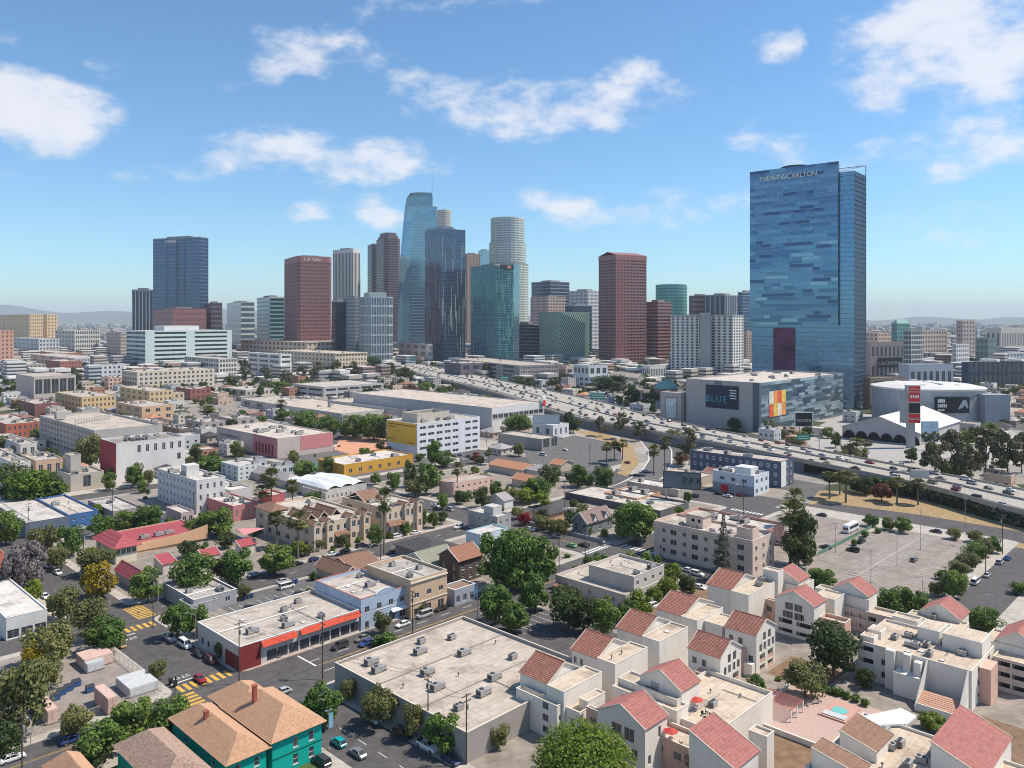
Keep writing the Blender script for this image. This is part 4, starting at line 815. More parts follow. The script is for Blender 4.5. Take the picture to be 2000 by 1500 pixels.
L, W, h = pk['dims']; block_part(pk, 'cornice', -.45, -.3, h - .9, -.004, W + .1, h - .55, wallm((.60, .475, .40)))
q = MB(); wall_box(6, 7, h + 3.2, [], [(1, h + 1.2, 2.2, h + 2.4), (3.5, h + 1.2, 4.7, h + 2.4)], q, L * .3, W * .55, h - 1); q.build('stair_tower', [wallm((.60, .475, .40)), G['cream']], pk); block_part(pk, 'stair_roof', L * .3 - .4, W * .55 - .4, h + 3.35, L * .3 + 6.4, W * .55 + 7.4, h + 3.7, roofm((.52, .485, .445)))
q = MB(); wall_box(5, 6, h + 3, [], [], q, L * .2, W * .03 + .5, h - 1); q.build('stair_tower', [wallm((.60, .475, .40)), G['cream']], pk)
bd('building', 'low brick-edged flat building with white roof behind the pink apartment block', HOUSE, 1492, 1322, 1532, yb=1075, yt=1038, wall=(.50, .27, .21), rc=(.60, .585, .56), par=1.0, ac=5)

# ------------------------------------------------------------------ cream apartment complex with red tile roofs
APT = wallm(CRM); WIN_A = AWIN['wf']; PW = wallm(PNK)
def apt(label, xc, xl, xr, yt, h, **k): return bd('apartment_house', label, 'apartments', xc, xl, xr, yt=yt, h=h, wall=CRM, wf=WIN_A, trim=G['cream'], rc=AROOF, **k)
def adda(rt, xc, xl, xr, yt, h, **k): k.setdefault('wall', CRM); return bd('apartment_house', '', None, xc, xl, xr, yt=yt, h=h, wf=WIN_A, trim=G['cream'], rc=AROOF, into=rt, **k)
a1 = apt('cream apartment wing with orange tile gable and roof terrace full of furniture beside the warehouse', 1070, 1016, 1132, 1334, 10.0, roof='gable', axis='y', rise=2.9, rm=TILE1, o=.3, courses=16)
adda(a1, 1101, 1068, 1176, 1352, 10.2, par=.25, ac=3, near=True)
adda(a1, 1088, 1008, 1100, 1380, 7.6, par=1.0, l=[(1, 3, 1.7, 1.5, .9, 2.5, .15, .4)], r=(1, 2, .8, 1.2, 1.8, 2.5))
adda(a1, 1132, 1095, 1180, 1393, 6.8, par=.6, l=(1, 2, 1.1, 1.5, .9, 2.6, .1, .6), r=(2, 2, 1.1, 1.3, 1.0, 2.6))
a1b = adda(a1, 1148, 1131, 1182, 1371, 8.2, par=.2); q = MB()
a2 = apt('cream apartment wing with orange tile gable overlooking the striped parking lot', 1167, 1117, 1226, 1285, 10.0, roof='gable', axis='y', rise=2.9, rm=TILE1, o=.3, courses=16, l=(2, 1, .9, 1.6, 6.8, 3, .5, 1))
adda(a2, 1201, 1166, 1265, 1298, 10.2, par=.25, ac=3, near=True)
a3 = apt('cream apartment wing with orange tile gable between the parking lot trees', 1254, 1205, 1310, 1241, 10.0, roof='gable', axis='y', rise=2.9, rm=TILE1, o=.3, courses=16)
adda(a3, 1288, 1254, 1344, 1254, 10.2, par=.25, ac=3, near=True)
a4 = apt('cream apartment wing with orange tile gable beside the clipped lime trees', 1335, 1283, 1392, 1203, 10.0, roof='gable', axis='y', rise=2.9, rm=TILE1, o=.3, courses=16)
adda(a4, 1362, 1330, 1412, 1213, 10.2, par=.25, ac=3, near=True)
a5 = apt('cream apartment wing with tile gable next to the dark conifer', 1430, 1382, 1478, 1152, 10.0, roof='gable', axis='y', rise=2.9, rm=TILE1, o=.3, courses=16)
adda(a5, 1462, 1428, 1526, 1163, 10.2, par=.3, ac=3, near=True); adda(a5, 1520, 1490, 1530, 1118, 13.0, par=.2)
# tall gabled townhouses facing the courtyard
for i, (xc, xl, xr, yt, lab) in enumerate(((1407, 1344, 1447, 1285, 'beside the roof deck with red parasols'), (1477, 1416, 1514, 1241, 'beside the small courtyard tree'))):
    g = apt('tall cream gabled townhouse with paired windows and loggias ' + lab, xc, xl, xr, yt, 10.0, roof='gable', axis='y', rise=2.7, rm=TILE1, o=.25, courses=16, r=[(2, 1, 1.5, 2.1, 7.5, 3, .3, .82), (4, 1, 1.3, 2.0, 5.1, 3, .12, .98)], log_r=[(2, 1, 2.7, 2.2, 2.3, 3, .1, .95), (2, 1, 2.7, 1.7, .15, 3, .1, .95)], l=[(2, 1, 1.2, 1.6, 6.7, 3, .35, .95), (1, 1, 1.3, 1.6, 3.0, 3, .05, .3)], rail=PW)
    adda(g, xc - 33, xc - 62, xc - 8, yt - 10, 9.4, par=.25, ac=2, near=True) if i == 0 else adda(g, 1410, 1376, 1440, 1223, 9.4, par=.25, ac=2, near=True)
    L, W, h = g['dims']
    for nm, q in (('terrace_wall', (-2.6, W * .30, 0, -.004, W * .62, 6.2)), ('terrace_wall', (-1.9, .2, 0, -.006, W * .29, 3.2))): block_part(g, nm, *q, PW if q[0] < -2 else APT)
a8 = apt('cream apartments with pink-red gable roof above a plain blank pediment', 1331, 1250, 1366, 1350, 11.0, roof='gable', axis='x', rise=2.9, rm=TILE2, o=.3, courses=10)
adda(a8, 1322, 1207, 1346, 1368, 9.6, par=.35, ac=4, near=True); adda(a8, 1322, 1196, 1344, 1390, 8.6, par=.35, ac=3, near=True)
a9 = apt('cream apartments with pink-red gable and pink side bay behind the huge rounded tree', 1260, 1167, 1303, 1424, 10.0, roof='gable', axis='x', rise=2.9, rm=TILE2, o=.3, courses=10, l=[(2, 1, 2.4, 2.6, 6.2, 3, .2, .72), (3, 1, 1.4, 2.0, 3.2, 3, .1, .8)], r=[(1, 1, 1.0, 1.8, 2.6, 3, .0, .4), (1, 1, .9, 2.2, 6.6, 3, .5, .8)])
adda(a9, 1172, 1145, 1178, 1392, 8.0, par=.6, wall=PNK, l=(1, 2, 1.5, 1.4, 2.2, 2.8))
adda(a9, 1345, 1270, 1378, 1462, 6.4, par=.7, wall=PNK, l=[(2, 1, 1.7, 1.6, 3.1, 3, .05, 1)])
adda(a9, 1400, 1300, 1512, 1432, 6.6, par=.8, ac=4, near=True, L=24, W=16)
a10 = apt('cream apartments with a large single-pitch pink-red tile roof at the courtyard edge', 1436, 1346, 1481, 1502, 10.0, roof='shed', rise=3.6, rm=TILE2, o=.3, courses=16)
adda(a10, 1498, 1462, 1512, 1440, 8.6, par=.3)
a11 = apt('cream apartments with pink-red gable, four square windows and shaded loggias behind the courtyard tree', 1590, 1514, 1612, 1185, 10.0, roof='gable', axis='x', rise=2.9, rm=TILE2, o=.3, courses=10, l=[(2, 2, 2.3, 2.0, 5.0, 2.4, .28, .76), (2, 1, 1.2, 1.8, 5.1, 3, .08, .97)], log_l=[(2, 1, 4.0, 2.2, 2.5, 3, .04, .96), (2, 1, 4.0, 1.8, .2, 3, .04, .96)])
adda(a11, 1630, 1590, 1650, 1172, 9.8, par=.3, ac=2, near=True); adda(a11, 1650, 1600, 1662, 1218, 6.2, wall=PNK, par=.8); adda(a11, 1515, 1490, 1520, 1175, 6.6, wall=PNK, par=.6, l=(1, 1, 1.6, 1.6, 3.2, 3))
a12 = apt('cream apartments with bright pink-red gable overlooking the large car park', 1695, 1624, 1713, 1165, 10.0, roof='gable', axis='x', rise=2.9, rm=TILE2, o=.3, courses=10)
adda(a12, 1697, 1592, 1708, 1173, 9.2, par=.3, ac=3, near=True); adda(a12, 1745, 1640, 1760, 1208, 6.2, par=.6, wall=(.55, .46, .42), log_l=[(4, 1, 3.2, 2.1, 3.0, 3, .3, .98), (4, 1, 3.2, 2.0, .4, 3, .3, .98)])
a13 = apt('cream apartments with single-pitch pink-red roof beside the pink apartment block', 1560, 1526, 1581, 1136, 10.0, roof='shed', rise=2.6, rm=TILE2, o=.3, courses=12)
adda(a13, 1564, 1500, 1590, 1147, 8.8, par=.3, ac=2, near=True)
a14 = apt('cream apartments with pink-red gable behind the broad stepped roof', 1875, 1798, 1892, 1210, 10.0, roof='gable', axis='x', rise=2.9, rm=TILE2, o=.3, courses=10)
adda(a14, 1882, 1770, 1893, 1228, 9.2, par=.3, ac=3, near=True); adda(a14, 1792, 1742, 1802, 1215, 9.6, par=.3)
a15 = apt('cream apartments with pink-red gable next to the curbside trees on the side street', 2030, 1946, 2050, 1268, 10.0, roof='gable', axis='x', rise=2.9, rm=TILE2, o=.3, courses=10)
adda(a15, 2040, 1922, 2056, 1278, 9.2, par=.3, ac=2); adda(a15, 2010, 1940, 2060, 1300, 7.8, par=.3, log_l=[(2, 3, 2.6, 1.9, .3, 2.5, .1, .9)], wall=(.57, .49, .44))
# big stepped block with faceted corner
a16 = apt('broad cream apartment block with tan roof, faceted corner and sloping stair walls', 1898, 1675, 1942, 1312, 9.0, par=.5, ac=16, near=True, l=[(2, 2, 1.2, 1.5, 1.6, 3.0, .62, .8)], log_l=[(1, 3, 4.0, 2.0, .4, 2.9, .84, .99), (2, 2, 2.4, 2.2, .3, 3.0, .38, .6)], log_r=[(2, 3, 2.2, 2.1, .4, 2.9, .1, .95)])
L, W, h = a16['dims']
b = MB()
for y0, k in ((W * .02, 1), (W * .36, 1)): b.loft([[(0, y0, h + .1), (0, y0 + .35, h + .1), (0, y0 + .35, 0), (0, y0, 0)], [(-8.5, y0, 1.2), (-8.5, y0 + .35, 1.2), (-8.5, y0 + .35, 0), (-8.5, y0, 0)]])
b.build('sloping_wall', [APT], a16)
q = MB(); slope(q, (-8.3, W * .03, 1.6), (-8.3, W * .36, 1.6), (-3.6, W * .36, 3.2), (-3.6, W * .03, 3.2), 8); q.build('tile_apron', mat('peach_tile', (.52, .30, .21), .85, .15, 1.5), a16)
block_part(a16, 'garden_wall', -8.6, W * .03, 0, -8.3, W * .36, 2.0, APT)
for y0, y1, dp, hh in ((.64, .72, 1.6, 9.3), (.40, .46, 2.2, 8.4), (.50, .56, 1.4, 9.3)): block_part(a16, 'bay', -dp, W * y0, 0, -.01, W * y1, hh, APT)
for x0, x1, y0, y1, hh in ((.55, .95, .02, .36, 12.2), (.62, .98, .40, .60, 11.8), (.30, .5, .86, .99, 10.4), (.05, .2, .86, .99, 10.2)): block_part(a16, 'roof_block', L * x0, W * y0, h - .8, L * x1, W * y1, hh, APT); block_part(a16, 'roof_block_deck', L * x0 + .3, W * y0 + .3, hh, L * x1 - .3, W * y1 - .3, hh + .05, roofm(AROOF))
block_part(a16, 'pink_bay', L * .30, -2.4, 0, L * .62, -.01, 8.2, PW)
block_part(a16, 'stair_block', -3.6, W * .38, 0, -.01, W * .62, 5.4, APT)
# lower right cluster
a17 = apt('cream apartments with brown mono-pitch roofs and white membrane roofs around a courtyard', 1927, 1600, 2200, 1724, 8.0, par=.4, ac=26, near=True, L=38, W=31)
for xc, xl, xr, yt, h in ((1712, 1640, 1745, 1470, 9.6), (1680, 1585, 1700, 1515, 9.6)): adda(a17, xc, xl, xr, yt, h, roof='shed', rise=1.6, rm=SHINGB, o=.1, courses=6)
adda(a17, 1924, 1818, 1975, 1520, 10.0, roof='shed', rise=3.2, rm=TILE2, o=.2, courses=12)
for pts, z in ((((1668, 1402), (1760, 1383), (1790, 1398), (1770, 1414), (1690, 1416)), 8.3), (((1868, 1436), (1875, 1416), (1910, 1424), (1965, 1465), (1960, 1482), (1905, 1458)), 8.3)):
    b = MB(); b.prism([P(x, y, z) for x, y in pts], z - .4, z); o = b.build('white_membrane_roof', mat('white_membrane', (.78, .80, .82), .6, .06, .6, stain=.1)); o.parent = a17; o.matrix_parent_inverse = Matrix.LocRotScale(a17.location, a17.rotation_euler, None).inverted()

# ------------------------------------------------------------------ middle distance
def mid(name, label, cat, xc, xl, xr, yb, yt, wall, rc=(.46, .43, .39), r=None, l=None, far=None, ww=.55, wh=.5, **k):
    """r / l = (columns, storeys[, from, to]) spread over each street face"""
    a = k.get('a', GRID); C, L, W, h = place(xc, xl, xr, yb, yt, None, a); far = (C[1] > 430) if far is None else far
    def sp_(s, Ln):
        if not s: return None
        if isinstance(s, list): return [sp_(x, Ln) for x in s]
        c, n = s[:2]; f = s[2:4] if len(s) > 3 else (0.02, .98); zr = s[4:6] if len(s) > 5 else (0, 1); dz = (h - .6) * (zr[1] - zr[0]) / n; return (c, n, Ln * (f[1] - f[0]) / c * ww, dz * wh, (h - .6) * zr[0] + dz * .28, dz, *f)
    return building(name, label, cat, xc, xl, xr, yb=yb, yt=yt, wall=wall, rc=rc, r=sp_(r, L), l=sp_(l, W), joined=far, **k)
WT = (.62, .61, .59); TAN = (.48, .40, .31); GRY = (.36, .355, .35); YEL = (.62, .44, .22); BRK = (.33, .13, .09)
AB = 'apartment_building'; OB = 'office_building'; BU = 'building'
pg = mid('parking_garage', 'grey concrete parking garage with four rows of square openings', 'garage', 184, 77, 316, 903, 841, (.40, .38, .36), (.52, .48, .43), l=(15, 5, .03, .97, .05, .98), ww=.62, wh=.55, par=1.1, wf=M['stucco_66605b'] if 'stucco_66605b' in M else None)
L, W, h = pg['dims']; block_part(pg, 'stair_tower', L * .05, W * .72, h - .2, L * .05 + 6, W * .72 + 5, h + 5, wallm((.42, .40, .37)))
q = MB()
for i in range(14): q.box(L * .1 + i * L * .05, W * .5 + i * 1.2 - 8, h - 1.1, L * .1 + i * L * .05 + .5, W * .5 + i * 1.2 - 7.5, h + 2.2)
q.loft([[(L * .1, W * .5 - 8, h + 1.2), (L * .1, W * .5 - 7.6, h + 1.2), (L * .1, W * .5 - 7.6, h + 2.2), (L * .1, W * .5 - 8, h + 2.2)], [(L * .8, W * .5 + 8.8, h + 1.2), (L * .8, W * .5 + 9.2, h + 1.2), (L * .8, W * .5 + 9.2, h + 2.2), (L * .8, W * .5 + 8.8, h + 2.2)]]); q.build('ramp_screen', wallm((.42, .40, .37)), pg)
ws = mid('school', 'white brick hall with a deep red end wall and a row of small windows', 'hall', 227, 196, 361, 938, 866, (.63, .60, .585), (.30, .28, .27), r=[(6, 1, .26, .98, .62, .95), (1, 1, .84, .98, .30, .60)], ww=.38, wh=.6, ac=10, par=.9)
L, W, h = ws['dims']; block_part(ws, 'red_wall', -.12, .1, .1, -.004, W - .1, h - .1, mat('deep_red_paint', (.36, .055, .06), .8, .1))
mid(BU, 'low tan workshop with roll-up door beside the white brick hall', BU, 138, 112, 203, 962, 928, (.47, .42, .355), (.42, .39, .35), r=(1, 1, .35, .62, 0, .8), ww=.9, wh=.9, ac=3)
mid('water_tower_block', 'windowless concrete hose tower rising from the tan workshop', 'tower', 138, 126, 158, 955, 890, (.46, .41, .355))
wo2 = mid(AB, 'weathered white four-storey building with many small windows and roof shed', BU, 384, 308, 440, 1005, 939, (.58, .575, .565), (.60, .585, .56), l=(10, 4), r=(4, 3), ww=.34, wh=.45, ac=4, far=False, win='sash')
L, W, h = wo2['dims']; block_part(wo2, 'roof_shed', L * .15, W * .35, h - .5, L * .15 + 6, W * .35 + 6, h + 4.5, wallm((.6, .59, .57)))
bb = mid(BU, 'bright blue flat-roofed building with white framed windows', BU, 134, 72, 192, 1036, 1006, (.06, .155, .34), (.55, .52, .49), r=(3, 2), ww=.3, wh=.42, ac=7, far=False, near=True)
mid(BU, 'grey low workshop with pale slanted roof beside the blue building', BU, 220, 172, 276, 1022, 999, (.36, .31, .29), (.52, .51, .51), ac=4, near=True)
mid(BU, 'slate-blue workshop with wide white flat roof behind the street trees', BU, 50, -60, 136, 1052, 1022, (.13, .16, .21), (.58, .575, .57), ac=5, near=True)
mid(BU, 'small mauve-pink flat building beside the weathered white one', BU, 354, 324, 379, 1028, 1002, (.45, .36, .35), (.58, .56, .53), r=(2, 1), far=False)
mid(BU, 'coral-red walled building with satellite dish and tanks on its white roof', BU, 455, 398, 505, 1020, 989, (.50, .20, .19), (.60, .58, .56), r=(4, 1), ww=.3, ac=9, far=False, near=True)
mid(BU, 'low coral-red shop wall behind the pair of tall palms', BU, 530, 505, 556, 988, 968, (.45, .13, .13), (.56, .54, .52))
mid(BU, 'plain grey-white box behind the coral-red building', BU, 450, 395, 492, 985, 958, (.56, .55, .53), (.66, .65, .63), ac=4)
mid(AB, 'pale mint and white three-storey apartments with small square windows', BU, 465, 431, 511, 940, 911, (.55, .60, .60), (.56, .555, .55), l=(3, 3), r=(4, 3), ww=.35, far=False, ac=4)
mid(BU, 'pale blue-grey low building beside the round street tree', BU, 524, 508, 575, 932, 914, (.50, .55, .57), (.60, .60, .59), r=(4, 1), ac=4)
mid(BU, 'grey-roofed cottage between the mint apartments and the white tent', 'house', 560, 486, 592, 955, 940, (.40, .37, .37), roof='hip', rise=3, rm=mat('grey_shingle', (.36, .33, .33), .95, .15, 1), far=True)
# white peaked tent roof
b = MB(); C, L, W, h = place(640, 562, 716, None, 957, 5.0); n = 14
for i in range(n):
    for j in range(5):
        f = lambda i_, j_: (L * i_ / n, W * j_ / 5, h + 2.6 * abs(math.sin(math.pi * i_ / n * 3)) * (.35 + .65 * math.sin(math.pi * min(1, j_ / 5 + .1))))
        b.quad(f(i, j), f(i + 1, j), f(i + 1, j + 1), f(i, j + 1))
tr_ = root('tent_hall', 'white peaked tensile roof over a market hall', 'tent', (*C, 0), ROTZ); b.build('membrane', mat('white_membrane', (.80, .80, .79), .7, .03), tr_); q = MB(); q.box(0, 0, -.2, L, W, h); q.build('wall', wallm((.5, .47, .43)), tr_)
BL.append((C, (math.sin(GRID), math.cos(GRID)), (-math.cos(GRID), math.sin(GRID)), L, W))
mid(BU, 'cream shop building with white roof behind the townhouses', BU, 636, 590, 690, 979, 963, (.56, .52, .46), (.64, .63, .62), r=(6, 1), ww=.35, far=False)
# townhouses along the street
TWC = (.60, .475, .36)
tw1 = mid('townhouse_row', 'cream two-storey townhouses with brown tile gables and garage court behind palms', 'townhouses', 610, 500, 722, 1078, 1026, TWC, (.56, .53, .49), r=(8, 2), l=(6, 2), ww=.4, wh=.45, ac=12, near=True, far=False, win='sill')
L, W, h = tw1['dims']
def bay(rt, x, w_, hh, dep=1.2, axis='y', y=None):
    q = MB(); face(q, (x, -dep), (1, 0), (0, 1), w_, -.2, hh, [(w_ * .25, hh * .62, w_ * .75, hh * .86), (w_ * .25, hh * .2, w_ * .75, hh * .42)]); q.quad((x, -dep, -.2), (x, 3, -.2), (x, 3, hh), (x, -dep, hh)); q.quad((x + w_, -dep, -.2), (x + w_, 3, -.2), (x + w_, 3, hh), (x + w_, -dep, hh)); q.tri((x, -dep, hh), (x + w_, -dep, hh), (x + w_ / 2, -dep, hh + w_ * .28)); q.build('bay', wallm(TWC), rt)
    q = MB(); roof_gable(q, w_, 6, hh, w_ * .28, 'y', .35, 8, 1, x, -dep); q.build('bay_roof', [SHINGB, G['cream']], rt)
    for z0, z1 in ((.2, .42), (.62, .86)): put_window(window_mesh(w_ * .5, hh * (z1 - z0), 'std'), rt, (x + w_ / 2, -dep + .12, hh * z0))
for f in (.0, .22, .62, .86): bay(tw1, L * f + .02, L * .12, h + .3)
q = MB(); slope(q, (L * .36, -2.2, h * .42), (L * .61, -2.2, h * .42), (L * .61, -.02, h * .56), (L * .36, -.02, h * .56), 6); q.build('porch_roof', SHINGB, tw1)
for i, f in enumerate((.25, .5, .72)):
    q = MB(); roof_gable(q, L * .16, W * .32, h - .4, 2.2, 'y', .3, 8, 1, L * (.12 + .22 * i), W * .22); q.build('dormer_roof', [SHINGB, G['cream']], tw1)
q = MB(); roof_hip(q, L * .3, W * .3, h, 2.2, .5, 8, -.2, W * .7); q.build('corner_roof', SHINGB, tw1)
tw2 = mid('townhouse_row', 'cream two-storey townhouses with brown gable on the street corner by a tall palm', 'townhouses', 755, 668, 822, 1052, 994, TWC, (.56, .54, .50), r=(6, 2), ww=.38, wh=.45, l=(3, 2), ac=8, near=True, far=False, win='sill')
L, W, h = tw2['dims']
for f in (.48, .84): bay(tw2, L * f, L * .15, h + .4)
q = MB(); slope(q, (L * .02, -2.2, h * .42), (L * .5, -2.2, h * .42), (L * .5, -.02, h * .56), (L * .02, -.02, h * .56), 6); q.build('porch_roof', SHINGB, tw2)
q = MB(); roof_gable(q, L * .5, W * .4, h, 3, 'x', .5, 10, 1, L * .1, W * .55); q.build('gable_roof', [SHINGB, G['cream']], tw2)
yw = mid(BU, 'long mustard-yellow walled workshop with white flat roof', BU, 672, 621, 807, 931, 908, (.55, .30, .05), (.66, .64, .62), r=(7, 1), ww=.3, wh=.35, ac=8)
wy = mid(OB, 'white five-storey office block with a large yellow billboard on its end wall', BU, 815, 755, 937, 897, 828, (.66, .675, .70), (.50, .475, .45), r=[(5, 5, .02, .66), (2, 5, .74, .98)], ww=.72, wh=.38, ac=12)
L, W, h = wy['dims']
q = MB(); q.box(-.5, W * .03, h * .38, -.01, W * .97, h * .99, 0); q.build('billboard', mat('billboard_yellow', (.72, .42, .05), .7, .05), wy)
text('Building tomorrow together\ntoday', h * .062, G['black'], wy, (-.56, W * .95, h * .87), FL, align='LEFT') if False else None
for i, (f0, f1, z0) in enumerate(((.08, .92, .90), (.08, .30, .82), (.08, .28, .47), (.72, .92, .42))):
    n_ = int((f1 - f0) * 30); q = MB(); rnd = random.Random(i)
    y = W * (1 - f0)
    while y > W * (1 - f1): wdt = rnd.uniform(.5, 1.4); q.box(-.56, y - wdt, h * z0, -.51, y, h * (z0 + .025)); y -= wdt + .35
    q.build('billboard_lettering', G['black'], wy)
q = MB(); wall_box(L * .5, W * .5, h + 5, [], [], q, L * .12, W * .25, h - 1); q.build('roof_plant', [wallm((.50, .45, .38)), G['cream']], wy)
sp1 = mid('school', 'grey and pink school building with deep red window piers', 'school', 542, 424, 650, 896, 857, (.52, .44, .40), (.60, .56, .52), l=[(6, 1, .08, .36, .1, .6), (10, 1, .62, .95, .5, .8)], r=(8, 1, .52, .95, .45, .8), ac=16, ww=.7)
L, W, h = sp1['dims']; PKW = mat('school_pink', (.55, .22, .23), .8, .1)
block_part(sp1, 'pink_wall', -.10, .1, .1, -.003, W * .38, h - .05, PKW); block_part(sp1, 'pink_wall', L * .40, -.10, h * .28, L - .1, -.003, h - .05, PKW); 
for i in range(6): block_part(sp1, 'window_slot', -.16, W * (.06 + .05 * i), h * .15, -.105, W * (.085 + .05 * i), h * .62, mat('slot_red', (.17, .02, .025), .7, .1))
sheet('playground', [P(*p) for p in ((652, 878), (668, 850), (760, 858), (752, 882), (700, 892))], .15, mat('orange_court', (.55, .28, .18), .9, .12, .2))
ph = mid('house', 'pink stucco two-storey flats with grey roof beside a tall palm', BU, 886, 858, 966, 972, 945, (.60, .42, .35), (.46, .43, .40), r=(7, 2), ww=.32, wh=.4, far=False)
g2 = mid(AB, 'grey two-storey house with white roof and boxy roof room at the crossing', BU, 971, 914, 998, 1046, 1010, (.37, .36, .35), (.64, .635, .63), l=(4, 2), r=(2, 2), ww=.28, wh=.36, far=False)
L, W, h = g2['dims']; block_part(g2, 'roof_room', L * .15, W * .2, h - .6, L * .15 + 5, W * .2 + 5.5, h + 3.2, wallm((.5, .48, .46)))
house('charcoal-roofed bungalow with tan walls beside the red bougainvillea', 1073, 1039, 1102, 1005, 4.0, SHINGD, wall=(.55, .35, .22), roof='hip', rise=2.6, o=.8)
vc = house('grey Victorian house with white trimmed gables and tall windows', 1147, 1118, 1196, 1021, 5.5, mat('taupe_shingle', (.24, .18, .16), .95, .2, 1.5), wall=(.17, .19, .20), roof='gable', axis='x', rise=3.6, r=(3, 1, 1.1, 2.2, 1.6, 3), l=(2, 1, 1.6, 3.0, 1.4, 3), trim=G['white'], win='sash', o=.6)
L, W, h = vc['dims']
for f in (.3, .72):
    q = MB(); q.tri((L * f - 1.6, -.5, h), (L * f + 1.6, -.5, h), (L * f, -.5, h + 2.3)); q.build('dormer', G['white'], vc); q = MB(); roof_gable(q, 3.2, 4, h, 2.3, 'y', .2, 5, 1, L * f - 1.6, -.5); q.build('dormer_roof', [M['taupe_shingle'], G['white']], vc)
cm = mid(BU, 'low commercial building with white and grey roof sections and black side wall', BU, 1290, 1104, 1345, 1012, 998, (.12, .12, .125), (.58, .56, .53), ac=8, near=True)
mid(BU, 'orange-tan low shop beneath the commercial roofs', BU, 1245, 1180, 1290, 988, 974, (.52, .32, .2), (.62, .60, .57), ac=5)
mid(BU, 'low white-roofed diner behind the tall billboard', BU, 1325, 1225, 1352, 972, 957, (.45, .41, .36), (.68, .66, .64), ac=6)
mid(BU, 'flat tan roofed shop between the billboard and the blue apartments', BU, 1370, 1296, 1395, 950, 932, (.50, .42, .34), (.60, .56, .50), ac=3)
house('low brown-tiled building in front of the blue apartments', 1440, 1370, 1465, 935, 4.0, mat('maroon_tile', (.30, .15, .12), .9, .15, 1), wall=(.5, .42, .36), roof='gable', axis='y', rise=2.5)
wc = mid(BU, 'blue-white two-storey corner building with rooftop boxes and red painted doorway', BU, 1473, 1392, 1502, 970, 930, (.60, .64, .69), (.62, .61, .59), l=(3, 1, .1, .9, .5, .95), r=(3, 2), ww=.4, wh=.42, ac=5, far=False)
L, W, h = wc['dims']; block_part(wc, 'grey_base', -.1, .1, 0, -.003, W - .1, h * .45, wallm((.32, .32, .33))); block_part(wc, 'red_panel', -.16, W * .62, h * .02, -.102, W * .8, h * .36, G['red']); block_part(wc, 'roof_room', L * .2, W * .15, h - .6, L * .2 + 8, W * .15 + 9, h + 3, wallm((.6, .61, .62)))
bl3 = mid(AB, 'long navy-blue three-storey apartments with white framed windows below the freeway', BU, 1525, 1348, 1550, 953, 902, (.085, .105, .165), (.50, .47, .44), l=(13, 3), r=(3, 3), ww=.42, wh=.45, far=False, wf=G['white'], ac=6, ft=.34)
L, W, h = bl3['dims']; block_part(bl3, 'white_end_panel', .3, -.12, .2, L * .4, -.003, h - .2, G['white'])
mid(BU, 'small white building with blue side beside the freeway ramp', BU, 1080, 1040, 1111, 857, 831, (.64, .66, .69), (.60, .58, .55), l=(2, 1), r=(3, 1), ww=.3, wh=.5, far=False)
mid(BU, 'long grey workshop shed with garage doors facing the asphalt lot', BU, 1058, 973, 1091, 881, 858, (.27, .265, .26), (.50, .47, .44), r=(2, 1), ww=.7, wh=.8)
for i, (xc, xl, xr, yt, lab) in enumerate(((1020, 955, 1058, 918, 'with long ridge beside the asphalt lot'), (1035, 1000, 1060, 940, 'under the dark shade tree'), (1095, 1075, 1120, 908, 'beside the two cypresses'))): house('orange-tiled low house ' + lab, xc, xl, xr, yt, 4.2, mat('orange_tile', (.46, .23, .14), .9, .2, 1), wall=(.5, .42, .34), roof='gable', axis='y', rise=2.2, o=.6)
house('grey-roofed small house beside the orange-tiled houses', 1060, 1020, 1090, 922, 4.4, mat('grey_shingle', (.36, .33, .33), .95, .15, 1), wall=(.5, .48, .45), roof='hip', rise=2.2)
house('white cottage with grey gable roof near the crossing', 985, 953, 1002, 978, 4.0, mat('grey_shingle', (.36, .33, .33), .95, .15, 1), wall=(.62, .61, .6), roof='gable', axis='x', rise=2.4)
W3 = mid('warehouse', 'huge white-fronted warehouse with grey side and long pale roof beside the freeway', 'warehouse', 960, 690, 1063, 843, 797, (.44, .43, .44), (.58, .535, .49), r=(10, 1, .02, .98, .45, .85), wh=.4, ww=.8, par=.6)
L, W, h = W3['dims']; block_part(W3, 'white_front', .2, -.12, .1, L, -.003, h * .45, wallm((.66, .655, .65))); block_part(W3, 'white_front', .2, -.12, h * .72, L, -.003, h - .1, M['stucco_a8a7a5'] if 'stucco_a8a7a5' in M else wallm((.66, .655, .65)))
block_part(W3, 'sign_block', L * .93, -2, h - .5, L, 0, h + 5, G['white']); block_part(W3, 'sign_panel', L * .94, -2.15, h - 3, L * .99, -2.01, h + 2, G['red'])
mid('warehouse', 'low broad warehouse with pale roof behind the tree row', 'warehouse', 668, 516, 768, 826, 808, (.50, .47, .44), (.56, .51, .46), r=(8, 1, .02, .3), ac=4)
mid('warehouse', 'long clerestory-roofed warehouse between the pale roofs', 'warehouse', 790, 640, 880, 822, 800, (.46, .44, .42), (.56, .51, .455), r=(9, 1), wh=.5)
mid('parking_garage', 'low two-deck parking garage with dark slot openings', 'garage', 632, 571, 749, 778, 756, (.46, .45, .44), (.52, .50, .48), r=(5, 2), l=(2, 2), ww=.85, wh=.42)
CRA = (.58, .48, .37)
